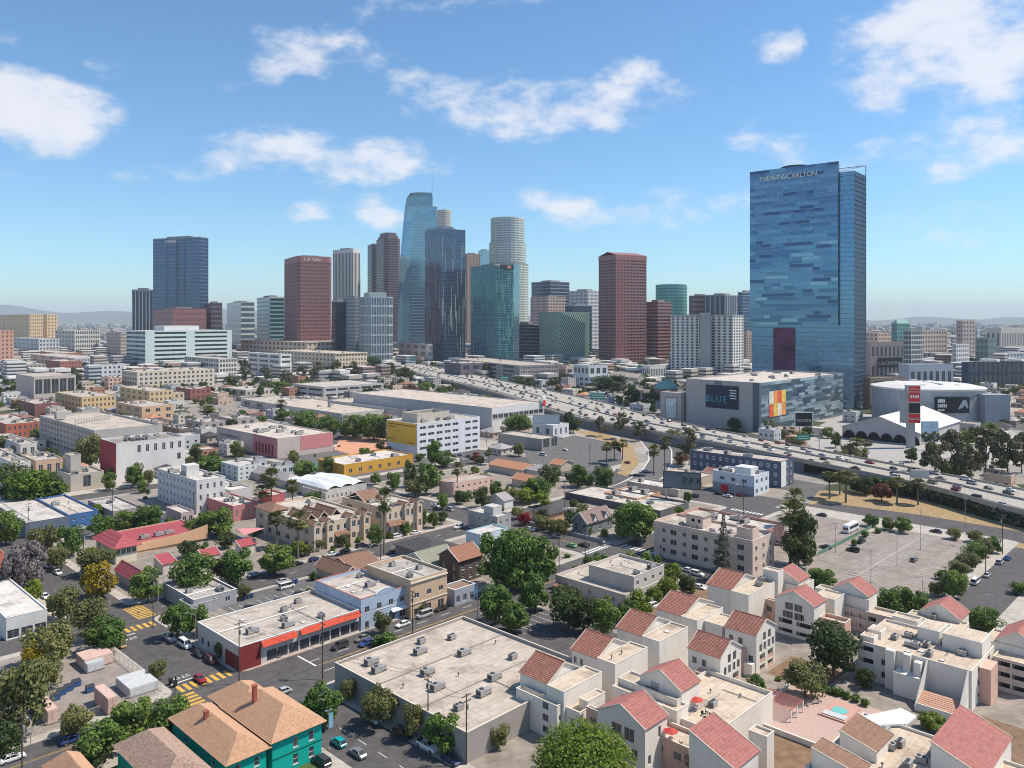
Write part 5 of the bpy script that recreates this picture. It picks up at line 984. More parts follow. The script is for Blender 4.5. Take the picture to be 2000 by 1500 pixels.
for xc, xl, xr, yb, yt, lab in ((655, 540, 717, 725, 690, 'in front'), (600, 470, 686, 708, 668, 'behind')):
    o1 = mid(AB, 'cream courtyard apartments with corniced roofs and balconies, the block %s' % ('beside the eucalyptus row' if lab == 'in front' else 'below the rose-brown tower'), BU, xc, xl, xr, yb, yt, CRA, (.56, .50, .43), r=(10, 4), l=(16, 4), ww=.45, wh=.5, ac=10); L, W, h = o1['dims']
    block_part(o1, 'cornice', -1.2, -1.2, h - 1.5, L + .5, -.01, h - .3, wallm((.62, .53, .42))); block_part(o1, 'cornice', -1.2, -.005, h - 1.5, -.01, W, h - .3, wallm((.62, .53, .42)))
mid('parking_garage', 'white garage with dark slot windows at its corner beside the palms', 'garage', 548, 484, 569, 740, 692, WT, (.6, .58, .56), r=(1, 5), l=(3, 5), ww=.8, wh=.45)
mid(AB, 'cream four-storey apartments with dark window bays along the roof terrace', BU, 268, 238, 419, 763, 727, (.60, .53, .43), (.52, .47, .41), r=(16, 4), l=(6, 4), ww=.5, ac=10)
mid(OB, 'white office block with a square window grid on two sides', BU, 428, 360, 463, 747, 701, (.60, .58, .53), (.5, .48, .46), r=(6, 5), l=(14, 5), ww=.68, wh=.66)
sb_ = mid(BU, 'pale block with dark screen windows in heavy frames', BU, 66, 31, 148, 783, 736, (.52, .44, .39), (.5, .46, .42), r=(5, 1, .02, .98), ww=.88, wh=.62)
for q_ in ((160, 108, 226, 809, 776, (.60, .43, .23), 'yellow three-storey apartments in front of the dark screen building', 8, 3), (292, 234, 337, 797, 764, (.60, .46, .27), 'ochre three-storey apartments behind the tan hall', 5, 3), (277, 226, 340, 823, 795, (.58, .40, .25), 'tan flat hall with cornice beside the parking garage', 3, 2), (68, 35, 118, 816, 789, (.24, .10, .085), 'dark red brick row with white gable parapets', 6, 2), (12, -40, 76, 858, 829, (.42, .13, .085), 'orange-red brick building with dark windows', 6, 2)):
    mid(AB, q_[6], BU, q_[0], q_[1], q_[2], q_[3], q_[4], q_[5], (.5, .47, .44), r=(q_[7], q_[8]), l=(q_[7], q_[8]), ww=.42, ac=6)
mt = mid(OB, 'long mint-white office block with seven dark ribbon windows', 'office', 284, 247, 453, 716, 646, (.52, .62, .60), (.55, .58, .57), r=[(1, 8, .07, .48), (1, 8, .52, .97)], l=[(8, 8)], ww=.97, wh=.46, gm=G['dark'])
L, W, h = mt['dims']; q = MB(); wall_box(L * .4, W * .5, h + 9, [], [], q, L * .25, W * .2, h - 1); q.build('plant_room', [wallm((.66, .67, .67)), G['white']], mt)
mid(OB, 'tan office slab with small window grid beside the mint-white block', 'office', 236, 208, 248, 708, 650, (.46, .40, .345), r=(3, 9), l=(8, 9), ww=.6)
mid(OB, 'white concrete-grid office block with deep square windows', 'office', 146, 108, 195, 690, 646, (.58, .565, .52), r=(11, 5), l=(6, 5), ww=.62, wh=.62)
mid(AB, 'tall peach-yellow apartment slab with regular windows', BU, 58, -30, 84, 675, 614, (.66, .47, .27), r=(6, 9), l=(12, 9), ww=.4); mid(AB, 'peach-yellow apartment wing with plain right end', BU, 92, 70, 112, 670, 614, (.66, .47, .27), r=(3, 9), l=(5, 9), ww=.35)
mid(AB, 'orange-pink apartment tower with white crown', BU, -8, -60, 27, 718, 645, (.55, .30, .21), r=(4, 9), ww=.35)
mid(AB, 'pale blue-grey stepped apartments below the peach slab', BU, 76, 26, 116, 700, 662, (.48, .52, .55), r=(6, 5), l=(6, 5), ww=.5)
for q_ in ((120, 40, 160, 708, 690, (.36, .15, .105), 'brick-red long low building below the peach apartments', 8, 1), (118, 88, 160, 730, 706, (.36, .14, .11), 'red brick three-storey block beside the grey gables', 6, 3), (182, 168, 238, 742, 714, (.58, .61, .64), 'white apartments with red sign panel and square windows', 6, 3), (212, 204, 238, 762, 738, (.58, .40, .31), 'small pink apartments in front of the cream terrace block', 3, 3), (48, 18, 90, 732, 712, (.42, .35, .31), 'grey-brown stucco block with red balconies', 5, 2), (145, 60, 205, 722, 700, (.46, .49, .52), 'pale grey condominium row with dark balconies', 10, 3), (372, 343, 412, 782, 760, (.30, .11, .09), 'red brick shop block beside the bare parking lot', 4, 2), (330, 300, 360, 792, 768, (.56, .44, .30), 'cream gabled hall with red awning', 3, 2),
           (395, 362, 440, 845, 825, (.40, .36, .35), 'mauve-grey boxy building behind the pink school', 3, 1), (452, 425, 500, 838, 818, (.38, .34, .34), 'grey flat building beside the row of green trees', 3, 1), (350, 318, 378, 872, 838, (.20, .15, .13), 'dark brown gabled apartment house', 3, 2), (310, 270, 330, 848, 826, (.44, .30, .22), 'brown-roofed old house beside the parking garage', 3, 2), (28, -30, 60, 942, 905, (.56, .55, .54), 'white flat building with dark roof slot at the tree edge', 2, 1), (70, 40, 122, 935, 900, (.50, .36, .27), 'tan-orange low terrace beside the concrete hose tower', 3, 1), (40, -10, 72, 895, 868, (.54, .53, .50), 'grey-white shed beside the orange-red brick building', 2, 1),
           (480, 440, 535, 775, 762, (.54, .50, .45), 'pale low shop row beside the bare parking lot', 6, 1), (520, 470, 598, 800, 786, (.50, .46, .42), 'low flat depot beside the garage', 4, 1)):
    mid(BU, q_[6], BU, q_[0], q_[1], q_[2], q_[3], q_[4], q_[5], (.52, .49, .455), r=(q_[7], q_[8]), l=(max(2, q_[7] // 2), q_[8]), ww=.45, ac=4)
sheet('parking_lot', [P(*p) for p in ((362, 800), (420, 778), (520, 790), (560, 808), (470, 826), (400, 822))], .02, G['lotg'])

# ---- entertainment district beside the tower
lv = mid('entertainment_complex', 'grey and striped-glass entertainment block with rooftop plant', 'complex', 1486, 1340, 1646, 845, 748, (.40, .375, .375), (.62, .59, .56), par=1.2, ac=14)
L, W, h = lv['dims']; rnd = random.Random(3)
SB = [glassm('band_glass_%d' % i, c, .25, .35, .15, (9, 9, 3)) for i, c in enumerate(((.10, .16, .20), (.20, .29, .34), (.32, .42, .46), (.05, .09, .13)))]
for j in range(16):
    x = 0
    while x < L - 1: ln = min(rnd.uniform(6, 22), L - x); block_part(lv, 'glass_panel', x + .05, -.35 - .1 * (j % 2), h * j / 16 + .06, x + ln - .05, -.01, h * (j + 1) / 16 - .06, rnd.choice(SB)); x += ln
b = MB(); b.box(-.5, W * .28, h * .42, -.02, W * .72, h * .90); b.build('billboard', mat('billboard_navy', (.012, .022, .05), .4, .3, .3), lv); [text(c_, h * .19, mat('billboard_cyan', (.04, .30, .42), .5, 0), lv, (-.56, W * f_, h * .55), FL) for c_, f_ in (('B', .69), ('L', .62), ('U', .54), ('E', .46))]
for k in range(4): block_part(lv, 'billboard_caption', -.56, W * .31, h * (.80 - .055 * k), -.51, W * (.40 - .012 * (k % 2)), h * (.82 - .055 * k), G['white'])
b = MB(); b.box(-.02, W * .02, .2, -.3, W * .10, h - .3); b.build('glass_strip', SB[3], lv); block_part(lv, 'dark_panel', -.25, W * .50, h * .91, -.02, W * .6, h * .99, GRY and wallm((.2, .2, .22)))
for i, c in enumerate(((.62, .10, .05), (.65, .48, .08), (.62, .58, .50), (.70, .28, .06))):
    for j in range(2): block_part(lv, 'poster_panel', L * .08 + i * L * .045, -.75, h * (.28 + .26 * j), L * .08 + (i + 1) * L * .045 - .1, -.46, h * (.28 + .26 * (j + 1)) - .1, mat('poster_%d' % ((i + j * 2) % 4), ((.62, .10, .05), (.65, .48, .08), (.62, .58, .50), (.70, .28, .06))[(i + j * 2) % 4], .6, .3, .3))
an = mid(BU, 'grey annex with framed poster beside the entertainment block', BU, 1330, 1290, 1345, 830, 768, (.40, .37, .36), (.58, .55, .5)); L, W, h = an['dims']; block_part(an, 'poster', -.4, W * .22, h * .2, -.02, W * .72, h * .82, mat('poster_pale', (.50, .55, .58), .6, .35, .15)); block_part(an, 'poster_frame', -.3, W * .18, h * .16, -.015, W * .76, h * .86, wallm((.3, .22, .18)))
# round hall with verdigris dome
C = P(1301, 790); rt = root('domed_hall', 'round hall with a verdigris copper dome', 'hall', (*C, 0)); rr = 22 * C[1] / FPX; b = MB(); b.prism([(rr * math.cos(t), rr * math.sin(t)) for t in [i * math.pi / 12 for i in range(24)]], 0, 17); b.build('drum', wallm((.30, .2, .18)), rt)
b = MB(); b.loft([[(r_ * rr * math.cos(t), r_ * rr * math.sin(t), z) for t in [i * math.pi / 12 for i in range(24)]] for r_, z in ((1.05, 17), (1.0, 18.5), (.85, 21), (.6, 23.5), (.3, 25), (.12, 25.5), (.1, 27))]); b.build('dome', mat('verdigris', (.20, .36, .33), .7, .12, .3), rt)
# arena
C, L, W, h = place(1735, 1700, 1970, 838, 772, None, R(80)); rt = root('arena', 'silver-grey rounded arena with pale ribbed roof and black banner', 'arena', (*P(1858, 835), 0)); rr = 110 * P(1850, 830)[1] / FPX; BL.append((C, (1, 0), (0, 1), 2 * rr, 2 * rr))
b = MB(); ring_ = [(rr * math.cos(t) * (1 - .08 * math.cos(2 * t)), rr * .8 + rr * .8 * math.sin(t)) for t in [i * math.pi / 20 for i in range(40)]]; b.prism(ring_, 0, 30, 0); b.build('wall', mat('arena_metal', (.36, .375, .41), .55, .1, .15, .3), rt)
b = MB(); b.loft([[(p[0] * s, rr * .8 + (p[1] - rr * .8) * s, z) for p in ring_] for s, z in ((1.03, 29.5), (1.03, 31), (.8, 33), (.5, 34), (.2, 34.4))]); b.build('roof', mat('arena_roof', (.58, .575, .56), .7, .08, .1), rt)
for s in (-.3, 0, .3): block_part(rt, 'roof_rib', s * rr - 1, rr * .3, 33.0 - abs(s) * 3, s * rr + 1, rr * 1.4, 34.8 - abs(s) * 3, mat('arena_roof', (.58, .575, .56)))
block_part(rt, 'banner', -rr * .28, -1.4, 12, rr * .30, .6, 25, G['black']); b = MB(); rnd = random.Random(6)
for z0, z1, x0, x1 in ((20.5, 23.8, -.25, -.13), (16.6, 19.8, -.25, -.10), (13.6, 15.4, -.25, -.17)):
    x = x0 * rr
    while x < x1 * rr: wd_ = rnd.uniform(.8, 1.7); b.box(x, -1.48, z0, x + wd_, -1.41, z1 - rnd.uniform(0, .8)); x += wd_ + .35
tag(b.build('banner_lettering', G['white'], rt), kind='stuff'); b = MB(); b.v = [(x * rr, -1.46, z) for x, z in ((.10, 15), (.14, 19), (.19, 22.6), (.24, 23), (.26, 20.5), (.28, 17), (.26, 15.6), (.22, 18.2), (.17, 16))]; b.f = [tuple(range(9))]; b.m = [0]; b.build('banner_graphic', mat('banner_grey', (.42, .44, .45), .6, .2, .5), rt)
block_part(rt, 'entrance_block', rr * .55, -3, 0, rr * .98, 10, 27, wallm((.30, .32, .36)))
# white event tent
et = building('event_tent', 'wide white event marquee with arched openings on the plaza', 'tent', 1796, 1645, 1874, yb=871, yt=846, wall=(.42, .41, .42), roof='gable', axis='x', rise=9.5, rm=mat('white_membrane', (.80, .80, .79), .7, .03), courses=3, o=1.0)
L, W, h = et['dims']
for i in range(6):
    b = MB(); y = W * (.08 + .165 * i); b.v = [(-.06, y + 4.6 * math.cos(t), .5 + 6.2 * math.sin(t)) for t in [j * math.pi / 8 for j in range(9)]]; b.f = [tuple(range(9))]; b.m = [0]; b.build('arched_opening', G['dark'], et)
sheet('plaza_paving', [P(*p) for p in ((1560, 850), (1650, 808), (1900, 815), (2000, 850), (1990, 900), (1800, 905), (1600, 885))], .013, mat('plaza_stone', (.36, .34, .325), .9, .1, .2))
# roadside pylon sign
C = P(1780, 875); s = C[1] / FPX; rt = root('pylon_sign', 'tall roadside pylon sign with red panels above the white marquee', 'sign', (*C, 0)); pz = lambda y: (875 - y) * s
b = MB(); b.box(-8 * s, -1, 0, 6 * s, 2, pz(826)); b.build('post', wallm((.40, .40, .41)), rt); b = MB(); b.box(-19 * s, -1.5, pz(826), -9 * s, 3, pz(762)); b.build('side_box', wallm((.36, .37, .38)), rt); b = MB(); b.box(-9 * s, -2, pz(826), 15 * s, 3, pz(752)); b.build('cabinet', wallm((.55, .5, .46)), rt)
for y0, y1, m_, nm in ((825, 808, G['red'], 'red_panel'), (806, 787, G['black'], 'led_panel'), (784, 766, G['red'], 'red_panel'), (764, 754, G['red'], 'red_panel')): block_part(rt, nm, -8 * s, -2.25, pz(y0), 14 * s, -2.01, pz(y1), m_)
text('STAPLES Center', 3.6 * s, G['white'], rt, (3 * s, -2.3, pz(760.5)), FR); text('Coca-Cola', 6.0 * s, G['white'], rt, (3 * s, -2.3, pz(819)), FR, shear=.25)
for tx, y in (('HELLO', 775), ('EVENTS', 782)): text(tx, 6 * s, G['white'], rt, (3 * s, -2.3, pz(y)), FR) if False else None
b = MB(); [b.box(-5 * s + i * 4.4 * s, -2.3, pz(777), -2 * s + i * 4.4 * s, -2.26, pz(771)) for i in range(4)]; b.build('sign_lettering', G['white'], rt)
def board(label, x, y, x0, x1, y0, y1, mt_, tx=None, tm=None, posts=1, frame=None, col_t=None, name='billboard', turn=0.0):
    C = P(x, y); s = C[1] / FPX; rt = root(name, label, 'sign', (*C, 0), turn); pz = lambda yy: (y - yy) * s; w0, w1 = (x0 - x) * s, (x1 - x) * s
    b = MB(); b.box(w0, -.5, pz(y1), w1, .5, pz(y0)); b.build('panel', mt_, rt); b = MB()
    for q in ((w0 - .4, -.6, pz(y1) - .4, w1 + .4, .55, pz(y1) - .003), (w0 - .4, -.6, pz(y0) + .003, w1 + .4, .55, pz(y0) + .4), (w0 - .4, -.6, pz(y1), w0 - .003, .55, pz(y0)), (w1 + .003, -.6, pz(y1), w1 + .4, .55, pz(y0))): b.box(*q)
    b.build('frame', frame or G['steel'], rt); b = MB()
    for i in range(posts): px = 0 if posts == 1 else w0 + (w1 - w0) * (i + .5) / posts; b.tube((px, 0, 0), (px, 0, pz(y1)), .45, .45, 8)
    b.build('post', G['steel'], rt)
    if tx: text(tx, (y1 - y0) * s * (tm or .5), col_t or G['white'], rt, ((w0 + w1) / 2, -.56, (pz(y0) + pz(y1)) / 2 - (y1 - y0) * s * .18), FR)
    return rt
board('dark roadside video screen showing a red emblem and TOYOTA', 1569, 850, 1553, 1586, 806, 832, G['black'], 'TOYOTA', .26, 2, G['white'])
board('tall bright video screen standing beside the white marquee', 1815, 880, 1801, 1831, 824, 862, mat('screen_blue', (.42, .56, .66), .3, .3, .1), None, None, 2, G['steel'])
board('large slate billboard lettered P.P.K beside the diner', 1301, 985, 1297, 1366, 921, 951, mat('billboard_slate', (.11, .145, .165), .6, .25, .2), '        P.P.K', .6, 1, G['dsteel'], mat('billboard_ink', (.015, .018, .02), .5, 0), turn=R(-20))
board('blank pale billboard above the small white building', 1065, 862, 1042, 1092, 811, 827, mat('billboard_grey', (.55, .57, .60), .6, .06), None, None, 1, G['steel'])
mid(BU, 'brown striped hall behind the striped-glass block', BU, 1700, 1685, 1770, 800, 738, (.30, .22, .18), (.52, .48, .44), r=(1, 4), ww=.97, wh=.35, a=R(75))
gc = mid(BU, 'grey and tan market building with a dark rooftop letter sign', BU, 1700, 1690, 1768, 745, 668, (.36, .30, .27), r=(8, 2), a=R(75)); L, W, h = gc['dims']; block_part(gc, 'roof_sign', L * .2, -1.5, h * .35, L * .9, -.5, h * .60, G['black']); text('L.A.CENTRAL', h * .12, mat('sign_grey', (.4, .42, .42), .5, 0), gc, (L * .55, -1.56, h * .42), FR)
mid(BU, 'concrete frame building still under construction with open floors', BU, 1780, 1764, 1802, 760, 646, (.50, .52, .50), r=(6, 12), l=(3, 12), ww=.85, wh=.7, a=R(60))
mid(BU, 'long dark blue glazed convention hall with pale roof', BU, 1890, 1878, 2060, 760, 708, (.05, .075, .13), (.5, .52, .54), r=(18, 2), ww=.9, wh=.8, a=R(78))
mid(BU, 'pale grey flat hall in front of the market building', BU, 1775, 1755, 1862, 772, 712, (.46, .49, .54), (.58, .57, .55), r=(7, 1), a=R(78))
mid(BU, 'white stepped apartments beyond the convention hall', BU, 1868, 1860, 1893, 725, 672, (.62, .62, .61), r=(6, 6), l=(3, 6), a=R(60))
mid('office_tower', 'teal-domed tower with stepped green glass crown', 'tower', 1752, 1741, 1777, 700, 632, (.10, .26, .26), r=(5, 9), l=(3, 9), a=R(62), roof='hip', rise=10, rm=mat('verdigris', (.2, .36, .33)))
for q_ in ((1715, 1690, 1750, 690, 650, (.58, .42, .32), 'pink-tan loft row below the teal-domed tower', 8, 5), (1800, 1790, 1850, 700, 645, (.50, .40, .34), 'wide tan loft building with cornice', 9, 6), (1880, 1868, 1905, 700, 626, (.44, .36, .33), 'brown-grey tower with small penthouse', 4, 9), (1930, 1905, 1945, 710, 660, (.17, .25, .24), 'dark teal glass hall', 10, 4), (1955, 1925, 2020, 690, 640, (.52, .49, .44), 'long pale civic building with tall piers', 20, 1), (1965, 1940, 2030, 715, 690, (.42, .46, .50), 'white and slate apartment row', 10, 3), (1830, 1800, 1870, 712, 690, (.40, .36, .35), 'grey-brown block with many windows', 9, 3)):
    mid(BU, q_[6], BU, q_[0], q_[1], q_[2], q_[3], q_[4], q_[5], r=(q_[7], q_[8]), l=(3, q_[8]), a=R(65), ww=.5)
# low buildings in front of the towers
for q_ in ((1105, 1090, 1120, 745, 714, (.62, .50, .40), 'cream theatre wall beside the parking deck', 1, 1), (1150, 1120, 1187, 757, 714, (.60, .62, .64), 'white block with pale blue side', 3, 2), (1172, 1130, 1160, 760, 738, (.56, .57, .58), 'small white arcade building', 5, 2), (1270, 1255, 1300, 742, 714, (.66, .64, .60), 'white columned bank building', 9, 1), (1015, 880, 1092, 748, 714, (.33, .29, .29), 'long mauve-brown parking structure below the teal towers', 16, 4), (900, 868, 960, 742, 710, (.16, .15, .18), 'dark low podium below the dark glass tower', 3, 2), (1085, 1030, 1135, 738, 720, (.52, .45, .38), 'beige flat store row', 8, 2), (835, 778, 845, 712, 672, (.50, .44, .42), 'pinkish office with dark window bands by the freeway', 6, 3)):
    mid(BU, q_[6], BU, q_[0], q_[1], q_[2], q_[3], q_[4], q_[5], r=(q_[7], q_[8]), l=(4, q_[8]), a=R(61), ww=.6, ac=3)
house('long tan gable-roofed hall in front of the big brown tower', 1245, 1190, 1262, 738, 9, mat('tan_metal_roof', (.5, .43, .34), .8, .1, .2), wall=(.52, .45, .36), roof='gable', axis='y', rise=5, a=R(61))

# ------------------------------------------------------------------ downtown towers
def offs(poly, d):
    n = len(poly); out = []
    cx, cy = sum(p[0] for p in poly) / n, sum(p[1] for p in poly) / n
    for i in range(n):
        p0, p1, p2 = (Vector(poly[(i + k) % n]) for k in (-1, 0, 1)); nn = []
        for a_, c_ in ((p0, p1), (p1, p2)):
            e = (c_ - a_).normalized(); m_ = Vector((e.y, -e.x)); m_ = m_ if m_.dot((a_ + c_) / 2 - Vector((cx, cy))) > 0 else -m_; nn.append(m_)
        k = (nn[0] + nn[1]).normalized(); out.append(tuple(p1 + k * (d / max(.35, k.dot(nn[0])))))
    return out
def ringband(b, poly, z0, z1, dep, m=0):
    o_ = offs(poly, dep); i_ = offs(poly, -.2)
    b.loft([[(*p, z0) for p in i_], [(*p, z0) for p in o_], [(*p, z1) for p in o_], [(*p, z1) for p in i_]], m, False, False)
def piers(b, poly, z0, z1, sp_, w_, dep, m=0, edges=None):
    n = len(poly); cx, cy = sum(p[0] for p in poly) / n, sum(p[1] for p in poly) / n
    for i in range(n):
        if edges is not None and i not in edges: continue
        a_, c_ = Vector(poly[i]), Vector(poly[(i + 1) % n]); e = c_ - a_; ln = e.length; e.normalize(); nn = Vector((e.y, -e.x)); nn = nn if nn.dot((a_ + c_) / 2 - Vector((cx, cy))) > 0 else -nn
        k = max(1, round(ln / sp_))
        for j in range(k + 1):
            p = a_ + e * (ln * j / k); q = [p - e * w_ / 2, p + e * w_ / 2, p + e * w_ / 2 + nn * dep, p - e * w_ / 2 + nn * dep]
            b.prism([tuple(x) for x in q], z0, z1, m)
DT = R(61); DTS = 1.42        # the towers stand behind the low blocks whose bases show
GL = dict(navy=glassm('navy_glass', (.04, .095, .18), .12, .5, .3), dnavy=glassm('deep_navy_glass', (.022, .04, .075), .12, .45, .4), teal=glassm('teal_glass', (.03, .125, .165), .12, .5, .35), green=glassm('green_glass', (.035, .19, .175), .12, .5, .3),
          sky=glassm('sky_mirror_glass', (.22, .38, .45), .06, .75, .16), slate=glassm('slate_glass', (.15, .19, .24), .15, .6, .3), black=glassm('black_glass', (.018, .02, .026), .15, .3, .4), brown=glassm('brown_glass', (.05, .035, .035), .2, .3, .4))
def tower(label, xl, xc, xr, yt, d, glass='navy', n=30, band=None, bh=.4, bdep=.4, pier=None, psp=4.0, pw=1.0, pdep=.6, a=DT, cham=0.0, top=None, top_h=0, roofc=(.35, .35, .36), pent=True, poly=None, stop=0.0, into=None, edges=None):
    d *= DTS; C, L, W = solve(xc, d, xl, xr, a); L, W = abs(L), abs(W); h = CAM_H - (yt - HZY) * d / FPX
    rt = into or root('skyscraper', label, 'skyscraper', (*C, 0), math.pi / 2 - a); rt['dims'] = (L, W, h); LAND.append((*C, short(label)))
    BL.append((C, (math.sin(a), math.cos(a)), (-math.cos(a), math.sin(a)), L, W))
    if poly: pl = [(x * L, y * W) for x, y in poly]
    elif cham: k = cham; pl = [(k, 0), (L - k, 0), (L, k), (L, W - k), (L - k, W), (k, W), (0, W - k), (0, k)]
    else: pl = [(0, 0), (L, 0), (L, W), (0, W)]
    b = MB(); b.prism(pl, -.3, h); b.build('curtain_wall', GL[glass] if isinstance(glass, str) else glass, rt)
    fh = (h - top_h) / n
    if band:
        b = MB()
        for i in range(n): ringband(b, pl, i * fh, i * fh + fh * bh, bdep)
        tag(b.build('floor_bands', band, rt), kind='stuff')
    if pier: b = MB(); piers(b, pl, 0, h - top_h - stop, psp, pw, pdep, 0, edges); tag(b.build('piers', pier, rt), kind='stuff')
    if top: b = MB(); ringband(b, pl, h - top_h, h + .8, bdep + .35); b.build('crown', top, rt)
    b = MB(); ringband(b, pl, h - 1.2, h + 1.0, .3); b.build('parapet', top or band or pier or G['steel'], rt)
    if pent: b = MB(); q = [(L * .5 + (x - L * .5) * .5, W * .5 + (y - W * .5) * .5) for x, y in pl]; b.prism(q, h, h + 5); b.build('penthouse', roofm(roofc), rt)
    return rt
ROSE = mat('rose_granite', (.29, .14, .135), .6, .08, .1); ROSE2 = mat('rose_granite_dark', (.235, .115, .105), .6, .08, .1); WCON = mat('white_concrete', (.60, .59, .56), .8, .05, .1); GCON = mat('grey_panel', (.30, .325, .35), .7, .06, .1); MAUVE = mat('mauve_granite', (.155, .12, .135), .6, .08, .1); PALE = mat('pale_green_panel', (.56, .60, .52), .6, .05, .1); PINKP = mat('pink_beige_panel', (.50, .39, .345), .7, .06, .1); BRNP = mat('brown_panel', (.30, .22, .18), .7, .08, .1); WSTEEL = mat('white_metal_fin', (.66, .70, .70), .5, .05)
tower('dark striped office tower with pale vertical fins beside the navy tower', 254, 258, 299, 566, 1500, 'dnavy', 16, pier=WSTEEL, psp=9, pw=1.2, top=GCON, top_h=3, a=R(80))
ch = tower('navy glass tower with faceted front and CHASE lettering', 299, 392, 407, 463, 1330, 'navy', 33, GCON, .08, .12, a=R(20), poly=[(0, 0), (1, 0), (1, 1), (0, 1), (0, .72), (.12, .69), (.12, .33), (0, .3)])
L, W, h = ch['dims']; text('CHASE', 11.0, G['white'], ch, (-.6, W * .62, h - 12), FL, ext=.2)
q = MB()
for y in (.34, .50): q.box(-.35, W * y - .8, 30, -.01 if y < .33 else .2, W * y + .8, h - 12)
q.build('dark_slot', GL['black'], ch)
tower('plain rose-brown block with ribbed right face below the navy tower', 300, 338, 403, 603, 1190, ROSE, 9, ROSE2, .5, .2, a=R(58)); tower('dark mauve banded block beside the rose-brown block', 402, 412, 434, 592, 1230, 'brown', 12, MAUVE, .5, .3, a=R(66))
tower('blue-grey banded office block behind the mint-white building', 443, 471, 497, 590, 1550, 'slate', 9, PALE, .35, .3); tower('teal glass office block with a pale stepped crown', 502, 527, 555, 580, 1330, 'teal', 14, mat('teal_band', (.26, .42, .42), .5, .05), .35, .25, top=PALE, top_h=3)
lc = tower('rose granite tower with punched windows and LA Care lettering', 555, 582, 648, 500, 1230, 'brown', 27, ROSE, .52, .5, ROSE, 4.2, 1.9, .5, cham=6, top=ROSE, top_h=13); L, W, h = lc['dims']; text('L.A. Care', 9.5, G['white'], lc, (L * .42, -1.3, h - 9), FR, ext=.2)
tower('white tower with tall dark vertical window slots', 651, 690, 703, 487, 1480, 'black', 40, None, pier=WCON, psp=5, pw=2.3, pdep=.9, top=WCON, top_h=9, a=R(30))
tower('plain dark navy block beside the rose granite tower', 648, 655, 676, 588, 1180, 'dnavy', 20, a=R(60)); tower('grey gridded office slab beside the rounded grey tower', 672, 694, 706, 582, 1150, 'slate', 18, GCON, .5, .3, GCON, 4, 1.2, .4)
rd = tower('rounded-corner grey tower with pale window frames and stepped crown', 700, 716, 769, 580, 1090, 'slate', 7, mat('pale_grey_band', (.40, .45, .46), .7, .05), .18, .5, mat('pale_grey_band', (.40, .45, .46)), 5.5, 1.3, .5, cham=9, a=R(66)); L, W, h = rd['dims']; b = MB(); b.prism([(L * .15, W * .2), (L * .8, W * .2), (L * .8, W * .8), (L * .15, W * .8)], h, h + 10); b.build('crown_block', mat('pale_grey_band', (.40, .45, .46)), rd)
tower('plain dark slab behind the mauve stepped tower', 718, 726, 742, 478, 1760, 'dnavy', 40, MAUVE, .3, .3); mv = tower('tall mauve-brown tower with chamfered stepped crown', 733, 752, 784, 465, 1680, 'brown', 44, MAUVE, .5, .5, cham=11); L, W, h = mv['dims']
for k, (s, z) in enumerate(((.86, 9), (.72, 19))): b = MB(); b.prism([(L * .5 + (x - L * .5) * s, W * .5 + (y - W * .5) * s) for x, y in ((11, 0), (L - 11, 0), (L, 11), (L, W - 11), (L - 11, W), (11, W), (0, W - 11), (0, 11))], h + (0 if k == 0 else 9), h + z); b.build('crown_step', MAUVE, mv)
# sail-topped glass tower
Y0 = 1500 * DTS; qx = lambda px, dy=0: ((px - 1000) / FPX * (Y0 + dy), Y0 + dy); zz = lambda y: CAM_H - (y - HZY) * Y0 / FPX
wg = root('skyscraper', 'tallest sail-topped mirror glass tower with slanted crown and thin spire', 'skyscraper', (*qx(805), 0)); ox_, oy_ = qx(805)
def rg(pts, y): return [(qx(p, d)[0] - ox_, qx(p, d)[1] - oy_, zz(y)) for p, d in pts]
b = MB(); b.loft([rg([(773, 22), (800, 0), (854, 14), (851, 60), (778, 62)], 712), rg([(776, 22), (800, 0), (854, 14), (851, 60), (780, 62)], 600), rg([(782, 22), (802, 0), (854, 14), (851, 60), (786, 62)], 500), rg([(788, 22), (805, 0), (854, 14), (851, 60), (791, 62)], 430), rg([(791, 22), (806, 0), (852, 14), (850, 60), (794, 62)], 402)]); b.build('curtain_wall', GL['sky'], wg)
b = MB(); b.loft([rg([(791, 24), (806, 12), (845, 20), (844, 56), (795, 58)], 402.5), rg([(794, 24), (808, 12), (845, 20), (844, 56), (797, 58)], 384), rg([(802, 24), (815, 12), (844, 20), (843, 56), (806, 58)], 374)]); b.build('sail_crown', glassm('sail_glass', (.17, .30, .36), .08, .7, .2), wg)
b = MB(); b.tube((*rg([(844, 40)], 375)[0],), (*rg([(844, 40)], 318)[0],), 1.0, .3, 6); b.build('spire', G['steel'], wg)
b = MB(); prev = None
for i in range(52):
    y = 700 - i * 5.8; t = (712 - y) / 310; x0 = 773 + 18 * t ** 1.2; P5 = [(x0, 22), (800 + 6 * t, 0), (854, 14), (851, 60), (x0 + 4, 62)]; r1 = rg(P5, y); r2 = rg(P5, y - 1.2); cx = sum(p[0] for p in r1) / 5; cy = sum(p[1] for p in r1) / 5
    b.loft([[(cx + (p[0] - cx) * 1.006, cy + (p[1] - cy) * 1.006, p[2]) for p in r] for r in (r1, r2)], 0)
tag(b.build('floor_bands', mat('silver_mullion', (.30, .37, .41), .4, .05, metal=.4), wg), kind='stuff'); BL.append((qx(790), (1, 0), (0, 1), 80, 70))
